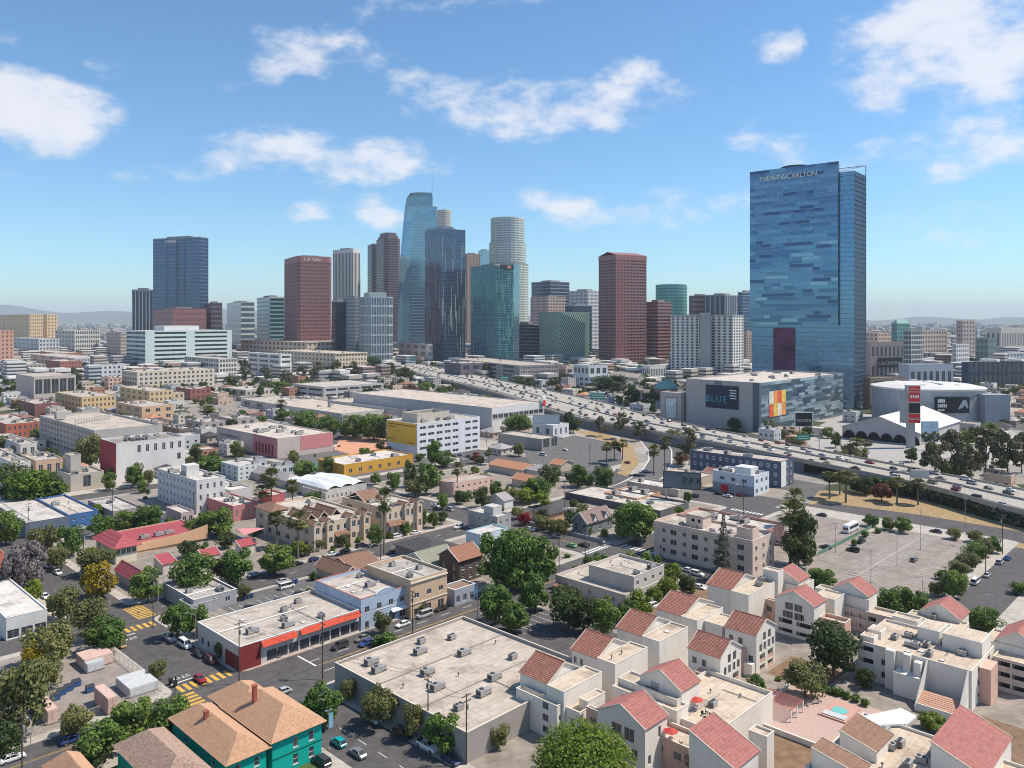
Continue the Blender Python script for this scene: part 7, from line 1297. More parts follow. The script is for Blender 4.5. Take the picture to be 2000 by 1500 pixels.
# ------------------------------------------------------------------ trees and shrubs
TREES = {
 'beside the container yard': [('oak', 42, 1440, 1277, 122), ('oak', 100, 1300, 1207, 106), ('oak', 122, 1215, 1130, 66), ('oak', 176, 1250, 1163, 76), ('ficus', 208, 1272, 1195, 84), ('yellow', 66, 1315, 1250, 50), ('oak', 93, 1348, 1277, 60), ('oak', 30, 1370, 1290, 80), ('oak', 147, 1440, 1365, 66), ('dark', 10, 1480, 1400, 80)],
 'behind the teal houses': [('ficus', 263, 1448, 1357, 96), ('ficus', 335, 1446, 1358, 90), ('ficus', 205, 1490, 1402, 104), ('dark', 180, 1500, 1430, 70)],
 'along the school corner': [('mauve', 48, 1150, 1050, 82), ('mauve', 22, 1165, 1070, 60), ('oak', 112, 1113, 1056, 48), ('oak', 86, 1084, 1012, 62), ('ficus', 132, 1088, 1020, 58), ('yellow', 190, 1170, 1092, 76), ('oak', 185, 1124, 1055, 72), ('lime', 62, 1180, 1125, 42), ('ficus', 288, 1176, 1100, 64), ('ficus', 383, 1160, 1078, 96), ('ficus', 465, 1141, 1064, 80), ('ficus', 538, 1122, 1055, 70), ('ficus', 12, 1064, 992, 62), ('dark', 370, 1092, 1050, 46), ('dark', 440, 1072, 1036, 40), ('rust', 432, 1138, 1085, 40)],
 'in front of the grey low building': [('ficus', 345, 1250, 1172, 66), ('ficus', 386, 1243, 1176, 54)],
 'on the crossing pavement': [('oak', 307, 1328, 1278, 36), ('oak', 430, 1288, 1250, 24), ('oak', 748, 1237, 1186, 38), ('oak', 822, 1200, 1168, 26), ('ficus', 625, 1420, 1326, 84)],
 'along the warehouse wall': [('oak', 678, 1370, 1316, 40), ('oak', 740, 1416, 1326, 82), ('oak', 806, 1445, 1366, 48), ('ficus', 868, 1470, 1386, 86), ('oak', 972, 1462, 1402, 46)],
 'beside the striped parking lot': [('ficus', 975, 1220, 1136, 82), ('ficus', 1046, 1195, 1110, 72), ('dark', 1110, 1230, 1138, 94), ('ficus', 1180, 1240, 1158, 64), ('ficus', 1000, 1235, 1170, 60), ('dark', 1140, 1236, 1160, 60)],
 'at the corner of the white building': [('ficus', 968, 1152, 1030, 104), ('ficus', 1046, 1148, 1032, 92), ('ficus', 1004, 1156, 1022, 96)],
 'around the two-level grey building': [('lime', 1310, 1140, 1094, 48), ('lime', 1304, 1165, 1124, 44), ('lime', 1279, 1180, 1140, 38), ('lime', 1248, 1208, 1146, 54), ('ficus', 1232, 1215, 1165, 40), ('dark', 1341, 1163, 1118, 40), ('ficus', 1216, 1222, 1175, 40)],
 'beside the pink apartment block': [('ficus', 1240, 1058, 970, 94), ('ficus', 1218, 1050, 985, 60), ('conifer', 1413, 1134, 1004, 70), ('dark', 1572, 1105, 975, 66), ('dark', 1560, 1112, 1030, 72), ('palm', 1543, 1105, 985, 46), ('palm', 1552, 1060, 960, 40)],
 'in the apartment courtyard': [('dark', 1628, 1322, 1206, 118), ('oak', 1572, 1362, 1288, 90), ('ficus', 1472, 1365, 1310, 42), ('lime', 1820, 1428, 1386, 60), ('dark', 1690, 1345, 1300, 40)],
 'around the large car park': [('ficus', 1606, 1150, 1106, 60), ('ficus', 1735, 1198, 1146, 50), ('ficus', 1768, 1200, 1142, 54), ('ficus', 1800, 1205, 1150, 50), ('ficus', 1930, 1232, 1184, 60), ('ficus', 1905, 1228, 1186, 44), ('oak', 1832, 1165, 1130, 40), ('ficus', 1862, 1168, 1110, 52), ('oak', 1872, 1130, 1092, 44), ('oak', 1888, 1112, 1072, 46), ('ficus', 1904, 1096, 1056, 46), ('oak', 1922, 1086, 1048, 40), ('ficus', 1940, 1080, 1044, 40), ('oak', 1905, 1060, 1030, 34), ('oak', 1864, 1054, 1030, 32), ('ficus', 1764, 1040, 1006, 36), ('ficus', 1735, 1035, 1008, 28), ('ficus', 1700, 1028, 1002, 34), ('ficus', 1850, 1150, 1118, 40), ('ficus', 1990, 1160, 1135, 40)],
 'in the blocks beyond the blue building': [('lime', 62, 992, 905, 118), ('dark', 18, 985, 896, 84), ('dark', 100, 990, 925, 60), ('oak', 176, 920, 842, 62), ('ficus', 266, 952, 898, 38), ('ficus', 215, 958, 920, 30), ('oak', 290, 948, 915, 24), ('ficus', 405, 928, 884, 54), ('ficus', 440, 925, 893, 40), ('ficus', 196, 1046, 1002, 58), ('ficus', 240, 1040, 992, 50), ('ficus', 287, 1036, 982, 62), ('ficus', 330, 1034, 1008, 22), ('ficus', 425, 1050, 986, 76), ('ficus', 382, 1046, 1010, 48), ('dark', 90, 905, 872, 50), ('oak', 15, 880, 845, 40)],
 'between the school and the warehouses': [('ficus', 600, 850, 797, 60), ('ficus', 640, 856, 806, 50), ('ficus', 690, 856, 803, 62), ('ficus', 730, 860, 803, 66), ('dark', 755, 862, 806, 50), ('ficus', 560, 830, 798, 44), ('oak', 620, 862, 830, 40), ('ficus', 598, 934, 896, 54), ('ficus', 850, 910, 853, 38), ('ficus', 868, 912, 878, 44), ('dark', 800, 952, 894, 30), ('ficus', 832, 965, 895, 52), ('oak', 812, 970, 925, 46), ('ficus', 766, 958, 918, 34), ('ficus', 712, 905, 870, 36), ('ficus', 640, 925, 888, 28), ('ficus', 1013, 848, 805, 62), ('oak', 575, 905, 880, 26), ('ficus', 605, 996, 958, 26), ('ficus', 622, 992, 955, 20)],
 'among the houses below the freeway': [('dark', 940, 992, 945, 38), ('dark', 900, 985, 955, 34), ('dark', 1075, 948, 903, 50), ('ficus', 1128, 952, 901, 42), ('ficus', 1176, 956, 906, 50), ('ficus', 1046, 978, 928, 64), ('lime', 1026, 985, 950, 44), ('oak', 995, 980, 945, 36), ('ficus', 970, 975, 935, 30), ('oak', 1060, 1035, 1000, 36), ('oak', 1094, 1048, 1005, 40), ('oak', 1010, 1014, 988, 30), ('dark', 1112, 1028, 992, 30), ('ficus', 1080, 1040, 1012, 26), ('ficus', 862, 995, 960, 30), ('lime', 1060, 990, 960, 36)],
 'along the freeway verge': [('dark', 1450, 838, 783, 44), ('rust', 1402, 832, 798, 32), ('euc', 1215, 858, 806, 44), ('euc', 1172, 852, 812, 40), ('euc', 1346, 908, 836, 56), ('rust', 1330, 912, 880, 34), ('oak', 1500, 842, 812, 30), ('dark', 1435, 842, 812, 30), ('oak', 1700, 960, 928, 40), ('dark', 1672, 962, 930, 36), ('dark', 1690, 966, 928, 40), ('dark', 1712, 962, 926, 40), ('dark', 1738, 966, 932, 36), ('dark', 1772, 970, 938, 36), ('oak', 1320, 868, 832, 34), ('dark', 1120, 846, 812, 34), ('euc', 1250, 862, 822, 36), ('dark', 1478, 842, 806, 36), ('oak', 1525, 858, 832, 26), ('rust', 1722, 978, 940, 40), ('oak', 1680, 905, 868, 34), ('oak', 1640, 900, 872, 30), ('dark', 1110, 830, 800, 24)],
 'beyond the freeway by the marquee': [('euc', 1826, 948, 845, 74), ('euc', 1866, 942, 838, 84), ('euc', 1925, 938, 832, 92), ('euc', 1968, 945, 842, 76), ('euc', 1995, 925, 848, 60), ('euc', 1895, 950, 868, 60), ('dark', 1850, 950, 890, 50), ('ficus', 1890, 868, 838, 44), ('ficus', 1935, 850, 822, 36), ('oak', 1660, 895, 862, 36), ('palm', 1672, 895, 858, 30), ('palm', 1690, 892, 860, 28), ('dark', 1780, 902, 870, 30), ('oak', 1960, 830, 805, 36)],
 'on the slope below the freeway': [('palm', 1620, 974, 924, 34), ('palm', 1652, 982, 922, 40), ('palm', 1640, 966, 926, 30), ('palm', 1752, 984, 934, 32), ('palm', 1793, 986, 938, 32), ('palm', 1277, 928, 872, 26), ('palm', 1298, 922, 856, 24), ('palm', 1185, 905, 868, 24), ('palm', 1200, 900, 864, 24), ('palm', 1216, 898, 860, 22), ('palm', 1358, 828, 764, 18)],
 'around the townhouses': [('palm', 530, 1010, 920, 34), ('palm', 512, 1012, 950, 32), ('palm', 571, 1004, 940, 30), ('palm', 540, 1072, 1003, 38), ('palm', 582, 1092, 1003, 44), ('palm', 750, 1082, 960, 32), ('palm', 893, 968, 906, 26), ('palm', 405, 832, 794, 34), ('palm', 549, 822, 783, 24), ('palm', 955, 908, 880, 18), ('ficus', 732, 1065, 1020, 36), ('oak', 668, 1068, 1036, 26), ('oak', 622, 1075, 1044, 32), ('ficus', 790, 1046, 1015, 26), ('ficus', 826, 1028, 990, 24), ('ficus', 815, 1035, 1008, 30), ('oak', 600, 1086, 1062, 26)],
 'below the downtown towers': [('dark', 1195, 768, 727, 76), ('dark', 1108, 748, 728, 30), ('dark', 1022, 757, 732, 50), ('dark', 1232, 790, 755, 40), ('dark', 1270, 795, 762, 40), ('dark', 792, 750, 712, 46), ('dark', 730, 728, 692, 34), ('dark', 760, 735, 705, 30), ('euc', 590, 750, 712, 34), ('euc', 620, 748, 706, 40), ('euc', 655, 746, 702, 40), ('euc', 690, 744, 705, 34), ('euc', 560, 756, 722, 34), ('euc', 520, 752, 715, 30), ('euc', 480, 758, 700, 26), ('ficus', 540, 765, 742, 60), ('ficus', 600, 762, 742, 50), ('ficus', 860, 782, 752, 30), ('ficus', 895, 790, 765, 34), ('ficus', 830, 770, 745, 30), ('ficus', 930, 795, 768, 34), ('rust', 800, 772, 748, 34), ('palm', 900, 736, 708, 16), ('palm', 925, 738, 710, 16), ('palm', 950, 740, 712, 16)],
}
for where, lst in TREES.items():
    for k, x, yb, yt, w_ in lst: tree(k, x, yb, yt, w_, where)
tree('big', 1140, 1585, 1416, 222, 'in front of the apartments', label='huge dense yellow-green rounded tree in front of the cream apartments')
tree('flower', 1025, 1026, 998, 28, 'beside the charcoal-roofed bungalow'); tree('rust', 930, 905, 885, 26, 'beside the orange-tiled houses')
SH = {'beside the apartment hedges': [(1165, 1107, 1076, 30), (1150, 1110, 1082, 30), (1180, 1104, 1078, 28), (1235, 1106, 1072, 34), (1262, 1110, 1072, 36), (1285, 1112, 1080, 30), (1124, 1118, 1100, 24), (1600, 1350, 1335, 24), (1640, 1360, 1340, 26), (1670, 1372, 1352, 26), (1690, 1380, 1362, 24), (1588, 1345, 1328, 22), (1615, 1353, 1336, 22), (1628, 1357, 1340, 22), (1655, 1366, 1348, 22), (1560, 1310, 1292, 22), (1540, 1322, 1306, 20), (1490, 1350, 1335, 22), (1520, 1330, 1318, 20)], 'along the front gardens': [(758, 1268, 1228, 46), (738, 1262, 1236, 36), (700, 1060, 1046, 18), (680, 1072, 1058, 16), (760, 1052, 1036, 18), (800, 1040, 1022, 20), (560, 1092, 1078, 20), (650, 1078, 1064, 18), (612, 1134, 1112, 24), (1020, 1180, 1160, 26), (920, 1100, 1070, 24), (855, 1140, 1122, 20), (1150, 1045, 1026, 24), (1180, 1048, 1030, 22), (980, 1000, 985, 18)], 'at the edge of the car park': [(1612, 1150, 1120, 34), (1590, 1145, 1118, 30), (1710, 1195, 1160, 34), (1750, 1205, 1165, 40), (1785, 1208, 1165, 38), (1820, 1200, 1165, 34), (1690, 1050, 1034, 22), (1668, 1066, 1050, 18), (1715, 1042, 1028, 20), (1840, 1132, 1110, 30), (1880, 1140, 1118, 30)]}
for where, lst in SH.items():
    for x, yb, yt, w_ in lst: tree('shrub', x, yb, yt, w_, where)
rnd = random.Random(31); left = 300 - tcount[0] // 2
for X, Y in TREEF[:150]:
    if inside(X, Y, 2) or onfw(X, Y, 4): continue
    tree_at(rnd.choice(('ficus', 'ficus', 'dark', 'oak', 'palm' if rnd.random() < .5 else 'oak')), X, Y, rnd.uniform(7, 12), rnd.uniform(7, 11), zone(X, Y))

# garden planting between the buildings
rnd = random.Random(15); ns_ = 0
for u0, u1, v0, v1, n_ in ((97, 230, 189, 237, 16), (96, 230, 257, 349, 40), (253, 336, 190, 237, 20), (253, 336, 258, 350, 30), (107, 231, 60, 163, 16), (-60, 74, 258, 350, 24), (96, 230, 370, 418, 16), (100, 230, 436, 560, 24), (255, 336, 372, 470, 14)):
    for _ in range(n_):
        X, Y = U2(rnd.uniform(u0, u1), rnd.uniform(v0, v1))
        u_, v_ = X * math.sin(GRID) + Y * math.cos(GRID), -X * math.cos(GRID) + Y * math.sin(GRID)
        if inside(X, Y, .6) or (145 < u_ < 205 and 45 < v_ < 165): continue
        if rnd.random() < .4: tree_at(rnd.choice(('ficus', 'oak', 'dark', 'lime')), X, Y, rnd.uniform(5, 8), rnd.uniform(4.5, 7.5), 'in the back gardens', zg=.13)
        else: tree_at('shrub', X, Y, rnd.uniform(1.4, 3), rnd.uniform(2, 4), 'in the back gardens', zg=.13)
for lab, lst in TREEL.items():      # tell same-labelled neighbours apart by size where only two or three share a label
    if len(lst) in (2, 3):
        lst.sort(key=lambda q: q[0])
        for adj, (_, o) in zip(('smaller', 'larger') if len(lst) == 2 else ('smallest', 'middle-sized', 'largest'), lst): o['label'] = adj + ' ' + lab

# ------------------------------------------------------------------ vehicles
CARL = {
 'parked on the avenue beside the red awning shops': [('van', 'white', 361, 1263, 'a'), ('pickup', 'silver', 331, 1250, 'a'), ('sedan', 'dark', 388, 1281, 'a'), ('suv', 'burgundy', 413, 1294, 'a')],
 'driving on the avenue at the yellow crosswalk': [('sedan', 'red', 390, 1330, 'a'), ('hatch', 'gold', 237, 1263, 'A')],
 'parked along the warehouse kerb': [('suv', 'white', 727, 1408, 'a'), ('suv', 'black', 786, 1439, 'a'), ('pickup', 'white', 835, 1462, 'a'), ('sedan', 'navy', 880, 1489, 'a')],
 'parked beside the teal house': [('hatch', 'teal', 661, 1455, 'A'), ('sedan', 'grey', 698, 1476, 'A'), ('suv', 'dark', 628, 1492, 'A')],
 'on the street below the yard': [('sedan', 'silver', 551, 1356, 'b'), ('hatch', 'blue', 138, 1450, 'B'), ('sedan', 'white', 24, 1486, 'B')],
 'parked in front of the shops': [('suv', 'dark', 664, 1266, 'b'), ('sedan', 'grey', 708, 1251, 'b'), ('sedan', 'blue', 716, 1260, 'b'), ('sedan', 'white', 787, 1223, 'b'), ('van', 'silver', 829, 1205, 'b'), ('sedan', 'black', 862, 1192, 'b'), ('suv', 'black', 908, 1174, 'b')],
 'parked along the townhouse street': [('sedan', 'silver', 497, 1125, 'B'), ('sedan', 'white', 455, 1137, 'B'), ('suv', 'silver', 543, 1112, 'B'), ('sedan', 'black', 581, 1104, 'B'), ('sedan', 'navy', 614, 1095, 'B'), ('sedan', 'white', 650, 1085, 'B'), ('sedan', 'black', 674, 1079, 'B'), ('suv', 'dark', 706, 1069, 'B'), ('sedan', 'silver', 741, 1061, 'B'), ('suv', 'white', 776, 1050, 'B'), ('sedan', 'white', 812, 1043, 'B'), ('sedan', 'dark', 765, 1082, 'b')],
 'in the lot behind the shops': [('suv', 'tan', 563, 1181, 'B'), ('sedan', 'navy', 546, 1177, 'B'), ('sedan', 'black', 606, 1171, 'A'), ('van', 'white', 560, 1149, 'B'), ('sedan', 'silver', 553, 1138, 'B'), ('pickup', 'teal', 532, 1202, 'B'), ('sedan', 'dark', 585, 1163, 'B'), ('hatch', 'tan', 505, 1205, 'B'), ('sedan', 'dark', 488, 1190, 'B')],
 'by the olive trees on the avenue': [('sedan', 'white', 113, 1121, 'a'), ('sedan', 'silver', 94, 1108, 'a'), ('sedan', 'white', 88, 1168, 'a'), ('sedan', 'white', 160, 1034, 'B'), ('suv', 'black', 192, 1160, 'A')],
 'waiting at the crossing by the white building': [('sedan', 'green', 1116, 1068, 'A'), ('sedan', 'black', 1140, 1067, 'A'), ('sedan', 'white', 1036, 1036, 'a'), ('suv', 'white', 896, 1032, 'b'), ('sedan', 'silver', 1088, 1050, 'a')],
 'parked beside the pink apartment block': [('suv', 'white', 1362, 1124, 'a'), ('sedan', 'white', 1366, 1150, 'a'), ('suv', 'white', 1277, 1186, 'B'), ('sedan', 'white', 1345, 1117, 'a')],
 'parked in the large car park': [('sedan', 'black', 1612, 1071, 'A'), ('suv', 'black', 1666, 1077, 'A'), ('pickup', 'black', 1682, 1060, 'B'), ('hatch', 'grey', 1785, 1096, 'B'), ('sedan', 'black', 1520, 1040, 'A'), ('sedan', 'red', 1535, 1047, 'A'), ('suv', 'white', 1520, 1064, 'A'), ('sedan', 'black', 1605, 1008, 'A'), ('sedan', 'black', 1828, 1040, 'A'), ('sedan', 'white', 1940, 1062, 'A')],
 'parked on the side street right of the car park': [('van', 'white', 1905, 1140, 'B'), ('sedan', 'silver', 1928, 1126, 'B'), ('sedan', 'blue', 1968, 1093, 'B'), ('suv', 'silver', 1953, 1101, 'B'), ('sedan', 'white', 1989, 1157, 'b')],
 'parked outside the blue-white corner building': [('suv', 'black', 1403, 966, 'A'), ('sedan', 'white', 1421, 971, 'A'), ('sedan', 'red', 1443, 969, 'A'), ('suv', 'dark', 1337, 968, 'A'), ('suv', 'black', 1356, 971, 'A')],
 'parked in the street behind the gardens': [('sedan', 'white', 1144, 996, 'A'), ('sedan', 'silver', 1112, 1000, 'A'), ('suv', 'black', 1100, 1005, 'A'), ('van', 'white', 1190, 983, 'A'), ('sedan', 'silver', 1208, 920, 'B'), ('sedan', 'black', 1243, 930, 'A'), ('sedan', 'silver', 1260, 922, 'A'), ('sedan', 'white', 850, 990, 'A'), ('suv', 'silver', 878, 997, 'A'), ('sedan', 'silver', 270, 952, 'B'), ('sedan', 'dark', 285, 962, 'B')],
}
for where, lst in CARL.items():
    for k, c, x, y, dr in lst: car(k, c, x, y, dr, where, z=.14 if ('lot' in where or 'car park' in where) and 'right' not in where else .006)
rnd = random.Random(77); cols_ = ['white', 'white', 'silver', 'silver', 'black', 'black', 'grey', 'dark', 'red', 'blue', 'tan', 'navy']
for where, pts in {'in the lot beside the white office block': [(885, 892), (900, 890), (915, 893), (930, 888), (945, 897), (905, 900), (880, 902), (962, 885), (985, 868), (1000, 875), (975, 848), (960, 846)], 'in the asphalt lot below the freeway': [(1103, 880), (1060, 890), (1010, 884), (1225, 905), (1180, 912)], 'in the car park beside the annex': [(1232, 785), (1245, 788), (1258, 790), (1270, 793), (1282, 790), (1240, 795), (1255, 798), (1275, 800), (1220, 782), (1210, 778), (1265, 785), (1225, 792)], 'in the bare lot on the left': [(470, 796), (490, 798), (510, 802), (440, 790), (455, 806), (480, 808), (525, 800)], 'in the road beyond the marquee': [(1960, 878), (1945, 885), (1985, 870), (1920, 880), (1740, 905), (1760, 908)]}.items():
    for x, y in pts: car(rnd.choice(('sedan', 'suv', 'sedan', 'van')), rnd.choice(cols_), x, y, rnd.choice('AB'), where, simple=True, z=.03)
# freeway traffic
lanes = (.05, .12, .20, .27, .345, .42, .545, .61, .69, .765, .84, .91); fcar = 0; used = []
for i in range(len(FW) - 2):
    n_ = 3 if i < 34 else 5 if i < 60 else 9
    for _ in range(n_):
        if fcar > 240: break
        ln = rnd.randrange(12); t = rnd.random(); f = lanes[ln]; p = fpt(i, f).lerp(fpt(i + 1, f), t); q = fpt(i + 1, f)
        if any((p - u).length < 9 for u in used): continue
        used.append(p); dv = fpt(i + 1, f) - fpt(i, f); hd = math.atan2(dv.y, dv.x) + (math.pi if ln > 5 else 0)
        vehicle(rnd.choice(('sedan', 'suv', 'sedan', 'hatch', 'pickup', 'van')), rnd.choice(cols_), p.x, p.y, hd, 'in freeway traffic on the %s carriageway' % ('near' if ln < 6 else 'far'), z=FZ + .015, simple=True); fcar += 1
# coach in the car park
rt = root('coach', 'white coach with dark side windows parked by the lot hedge', 'bus', (*P(1662, 1038), .14), ROTZ + math.pi); b = MB(); b.loft([[(x, -1.25, .4), (x, -1.28, 1.5), (x, -1.15, zt_), (x, 1.15, zt_), (x, 1.28, 1.5), (x, 1.25, .4)] for x, zt_ in ((-5.6, 3.1), (-5.4, 3.4), (5.2, 3.4), (5.7, 2.6))]); b.build('body', mat('coach_white', (.74, .75, .76), .4, .04), rt)
for s in (-1, 1): b = MB(); b.box(-4.8, s * 1.27 - .03, 1.7, 4.4, s * 1.27 + .03, 2.8); b.build('side_window', G['cglass'], rt)
b = MB(); b.box(5.5, -1.0, 1.6, 5.75, 1.0, 2.6); b.build('windshield', G['cglass'], rt); wme = [m_ for n_, m_, _ in car_parts('suv') if n_ == 'wheel'][0]
for x in (-3.4, 3.6):
    for s in (-1, 1): put('wheel', wme, rt, (x, s * 1.15, .45), 0, (1.15, 1.2, 1.15))

def wheelie(x, y, m_, lab, grp):
    b = MB(); b.loft([[(-.22, -.25, .08), (.22, -.25, .08), (.22, .25, .08), (-.22, .25, .08)], [(-.3, -.34, 1.0), (.3, -.34, 1.0), (.3, .34, 1.0), (-.3, .34, 1.0)]]); b.box(-.33, -.38, 1.0, .33, .38, 1.09); b.tube((-.25, .3, .1), (.25, .3, .1), .1, .1, 8)
    o = b.build('wheelie_bin', m_, None, (*P(x, y), .14), ROTZ); o.scale = (1.3, 1.3, 1.3); tag(o, lab, 'bin', grp)
for x, y in ((478, 1172), (485, 1170), (492, 1168), (573, 1142), (579, 1140)): wheelie(x, y, G['bluebin'], 'blue wheeled bin in the lot behind the shops', 'blue bins behind the shops')
for x, y in ((333, 1338), (342, 1342)): wheelie(x, y, G['black'], 'black wheeled bin on the pavement beside the grey-roofed storage unit', 'black bins on the pavement')

# ------------------------------------------------------------------ poles, lamps, fences, signs
def pole_mesh(h, arms=2, tr=True):
    b = MB(); b.tube((0, 0, -.2), (0, 0, h), .16, .11, 8); out = [('pole', b.mesh('pole', [G['wood']]))]
    for i in range(arms): b = MB(); z = h - .5 - i * 1.1; b.box(-1.2, -.07, z, 1.2, .07, z + .14); [b.tube((x, 0, z + .14), (x, 0, z + .34), .05, .05, 6, 1) for x in (-1.1, -.5, .5, 1.1)]; out.append(('crossarm', b.mesh('crossarm', [G['wood'], G['steel']])))
    if tr: b = MB(); b.tube((.3, 0, h - 3.2), (.3, 0, h - 2.2), .24, .24, 8); out.append(('transformer', b.mesh('transformer', [G['steel']])))
    return out
PM = {}
POLES = [(467, 1336, 1160, 'at the red awning corner'), (630, 1326, 1194, 'in front of the red awning shops'), (299, 1226, 1090, 'at the school crossing'), (836, 1447, 1314, 'in front of the warehouse'), (911, 1494, 1353, 'at the warehouse corner'), (43, 1520, 1398, 'below the big olive tree'), (163, 1120, 1030, 'beside the flowering yellow tree'), (806, 1238, 1152, 'between the blue and peach buildings'), (743, 1098, 965, 'behind the bungalow'), (1013, 1150, 1072, 'in front of the ficus cluster'), (1092, 1108, 1048, 'beside the crossing'), (1143, 1110, 1035, 'beside the grey building'), (1925, 1128, 1055, 'on the side street'), (1958, 1083, 1006, 'beside the dry verge'), (1846, 1168, 1108, 'by the car park trees'), (55, 1056, 980, 'by the slate-blue workshop'), (220, 1022, 955, 'by the grey workshop'), (1452, 1004, 944, 'beside the corner building'), (757, 896, 852, 'beside the pink school'), (950, 870, 838, 'beside the grey shed'), (1103, 990, 940, 'behind the charcoal bungalow'), (1152, 910, 868, 'in the asphalt lot'), (378, 1010, 960, 'beside the weathered white building'), (444, 960, 925, 'beside the mint apartments')]
pole_tops = {}
for x, yb, yt, where in POLES:
    X, Y = P(x, yb); h = round(min(15, (yb - yt) * Y / FPX)); PM.setdefault(h, pole_mesh(h)); rt = root('utility_pole', 'tall wooden utility pole with crossarms ' + where, 'utility pole', (X, Y, .1), ROTZ + (.0 if x % 2 else math.pi / 2), 'wooden utility poles')
    for n_, me in PM[h]: put(n_, me, rt)
    pole_tops[x] = Vector((X, Y, h))
def wire(a_, c_, lab):
    b = MB(); p, q = pole_tops[a_], pole_tops[c_]
    for off in (-.9, .9):
        pts = [p.lerp(q, i / 8) + Vector((off * .7, off * .7, -.3 - 1.4 * math.sin(math.pi * i / 8))) for i in range(9)]
        for i in range(8): b.tube(pts[i], pts[i + 1], .035, .035, 3)
    tag(b.build('power_line', G['dsteel']), lab, 'cable')
for a_, c_, lab in ((467, 299, 'pair of power lines from the awning corner to the school crossing'), (836, 911, 'pair of power lines along the warehouse front'), (299, 163, 'pair of power lines from the school crossing to the yellow tree'), (630, 806, 'pair of power lines above the shop row'), (467, 836, 'pair of power lines across the crossing to the warehouse'), (1925, 1846, 'pair of power lines along the side street'), (1925, 1958, 'pair of power lines towards the dry verge')): wire(a_, c_, lab)
LMs = {}
def lamp_mesh(h, arm):
    if (h, arm) in LMs: return LMs[h, arm]
    b = MB(); b.tube((0, 0, -.1), (0, 0, h), .11, .07, 8); c = MB(); d = MB(); b2 = MB(); b2.tube((0, 0, 0), (0, 0, .5), .2, .16, 8)
    if arm: [c.tube(p, q, .05, .05, 6) for p, q in (((0, 0, h), (.9, 0, h + .5)), ((.9, 0, h + .5), (2.2, 0, h + .55)))]; d.box(2.0, -.16, h + .42, 2.9, .16, h + .6)
    else: c.box(-.5, -.05, h, .5, .05, h + .1); d.box(-.75, -.2, h + .02, -.2, .2, h + .2); d.box(.2, -.2, h + .02, .75, .2, h + .2)
    LMs[h, arm] = [('pole', b.mesh('pole', [G['steel']])), ('base', b2.mesh('base', [G['conc']])), ('arm', c.mesh('arm', [G['steel']])), ('lamp_head', d.mesh('lamp_head', [G['rim']]))]; return LMs[h, arm]
for x, yb, yt, arm, turn, where in ((213, 1178, 1117, 1, 3.1, 'at the school corner'), (382, 1268, 1200, 1, 3.1, 'beside the white van'), (433, 1218, 1150, 1, 2.3, 'by the grey low building') if False else (309, 1200, 1148, 1, 2.0, 'beside the crimson-roofed wing'), (60, 1512, 1432, 1, 2.6, 'below the yard fence'), (933, 1216, 1143, 1, 3.0, 'in front of the small blue-grey shopfront'), (642, 1466, 1388, 0, .7, 'beside the teal car'), (1701, 1140, 1076, 0, .3, 'in the middle bays of the car park'), (1752, 1106, 1040, 0, .3, 'at the centre line of the car park'), (1798, 1074, 1000, 0, .3, 'at the far end of the centre line'), (1632, 1080, 1023, 0, .3, 'beside the coach'), (1802, 1162, 1130, 1, 3.0, 'at the near edge of the car park'), (1876, 1098, 1070, 1, 3.0, 'beside the car park trees'), (1945, 1198, 1168, 1, 3.0, 'on the side street by the shrubs'), (723, 1095, 1066, 1, 1.0, 'in front of the townhouses'), (841, 1016, 983, 1, 1.0, 'on the corner by the townhouses'), (1254, 1072, 1045, 1, 2.6, 'beside the pink apartment block'), (1435, 990, 948, 1, .4, 'by the corner building'), (1885, 1030, 962, 1, 0, 'on the dry verge'), (1548, 960, 930, 1, 3, 'by the underpass'), (62, 1056, 1040, 1, 2.0, 'beside the mauve blossom tree')):
    X, Y = P(x, yb); rt = root('street_lamp', ('curved-arm' if arm else 'twin-head') + ' steel lamp post ' + where, 'lamp', (X, Y, .12), turn, 'steel lamp posts')
    for n_, me in lamp_mesh(round((yb - yt) * Y / FPX), arm): put(n_, me, rt)
    if x in (933, 642): hh = round((yb - yt) * Y / FPX); block_part(rt, 'banner', .12, -.02, hh - 3.6, 1.0, .02, hh - .6, mat('banner_blue', (.22, .42, .55), .8, .15, 1))
# traffic signals at the two near crossings
for u, v, where in ((93.9, 187, 'by the red awning corner'), (79, 187, 'by the container yard'), (234, 186.6, 'by the white building'), (250.6, 166, 'by the two-level grey building')):
    rt = root('traffic_signal', 'short traffic signal post ' + where, 'traffic light', (*U2(u, v), .13), ROTZ, 'traffic signals'); b = MB(); b.tube((0, 0, 0), (0, 0, 4), .07, .06, 8); b.build('post', G['dsteel'], rt); b = MB(); b.box(-.17, -.35, 3.0, .17, -.08, 4.0); b.build('signal_head', G['black'], rt)
# fences
def fence(label, u0, v0, u1, v1, h, m_, sp_=2.6, solid=False, z=.13):
    a_, c_ = Vector(U2(u0, v0)), Vector(U2(u1, v1)); ln = (c_ - a_).length; rt = root('fence', label, 'fence', (*a_, z), math.atan2(c_.y - a_.y, c_.x - a_.x)); n_ = max(1, int(ln / sp_)); pm_ = MB(); pm_.box(-.06, -.06, 0, .06, .06, h + .1); me = pm_.mesh('post', [m_]); rails = MB(); rails.box(0, -.03, h - .12, ln, .03, h - .04); rails.box(0, -.03, .15, ln, .03, .23)
    for i in range(n_ + 1): put('post', me, rt, (ln * i / n_, 0, 0))
    rails.build('rail', m_, rt); q = MB()
    if solid: q.box(0, -.02, .24, ln, .02, h - .13)
    else: [q.box(ln * i / (n_ * 12) - .015, -.015, .2, ln * i / (n_ * 12) + .015, .015, h - .1) for i in range(n_ * 12)]
    tag(q.build('infill', m_, rt), kind=None if solid else 'stuff'); return rt
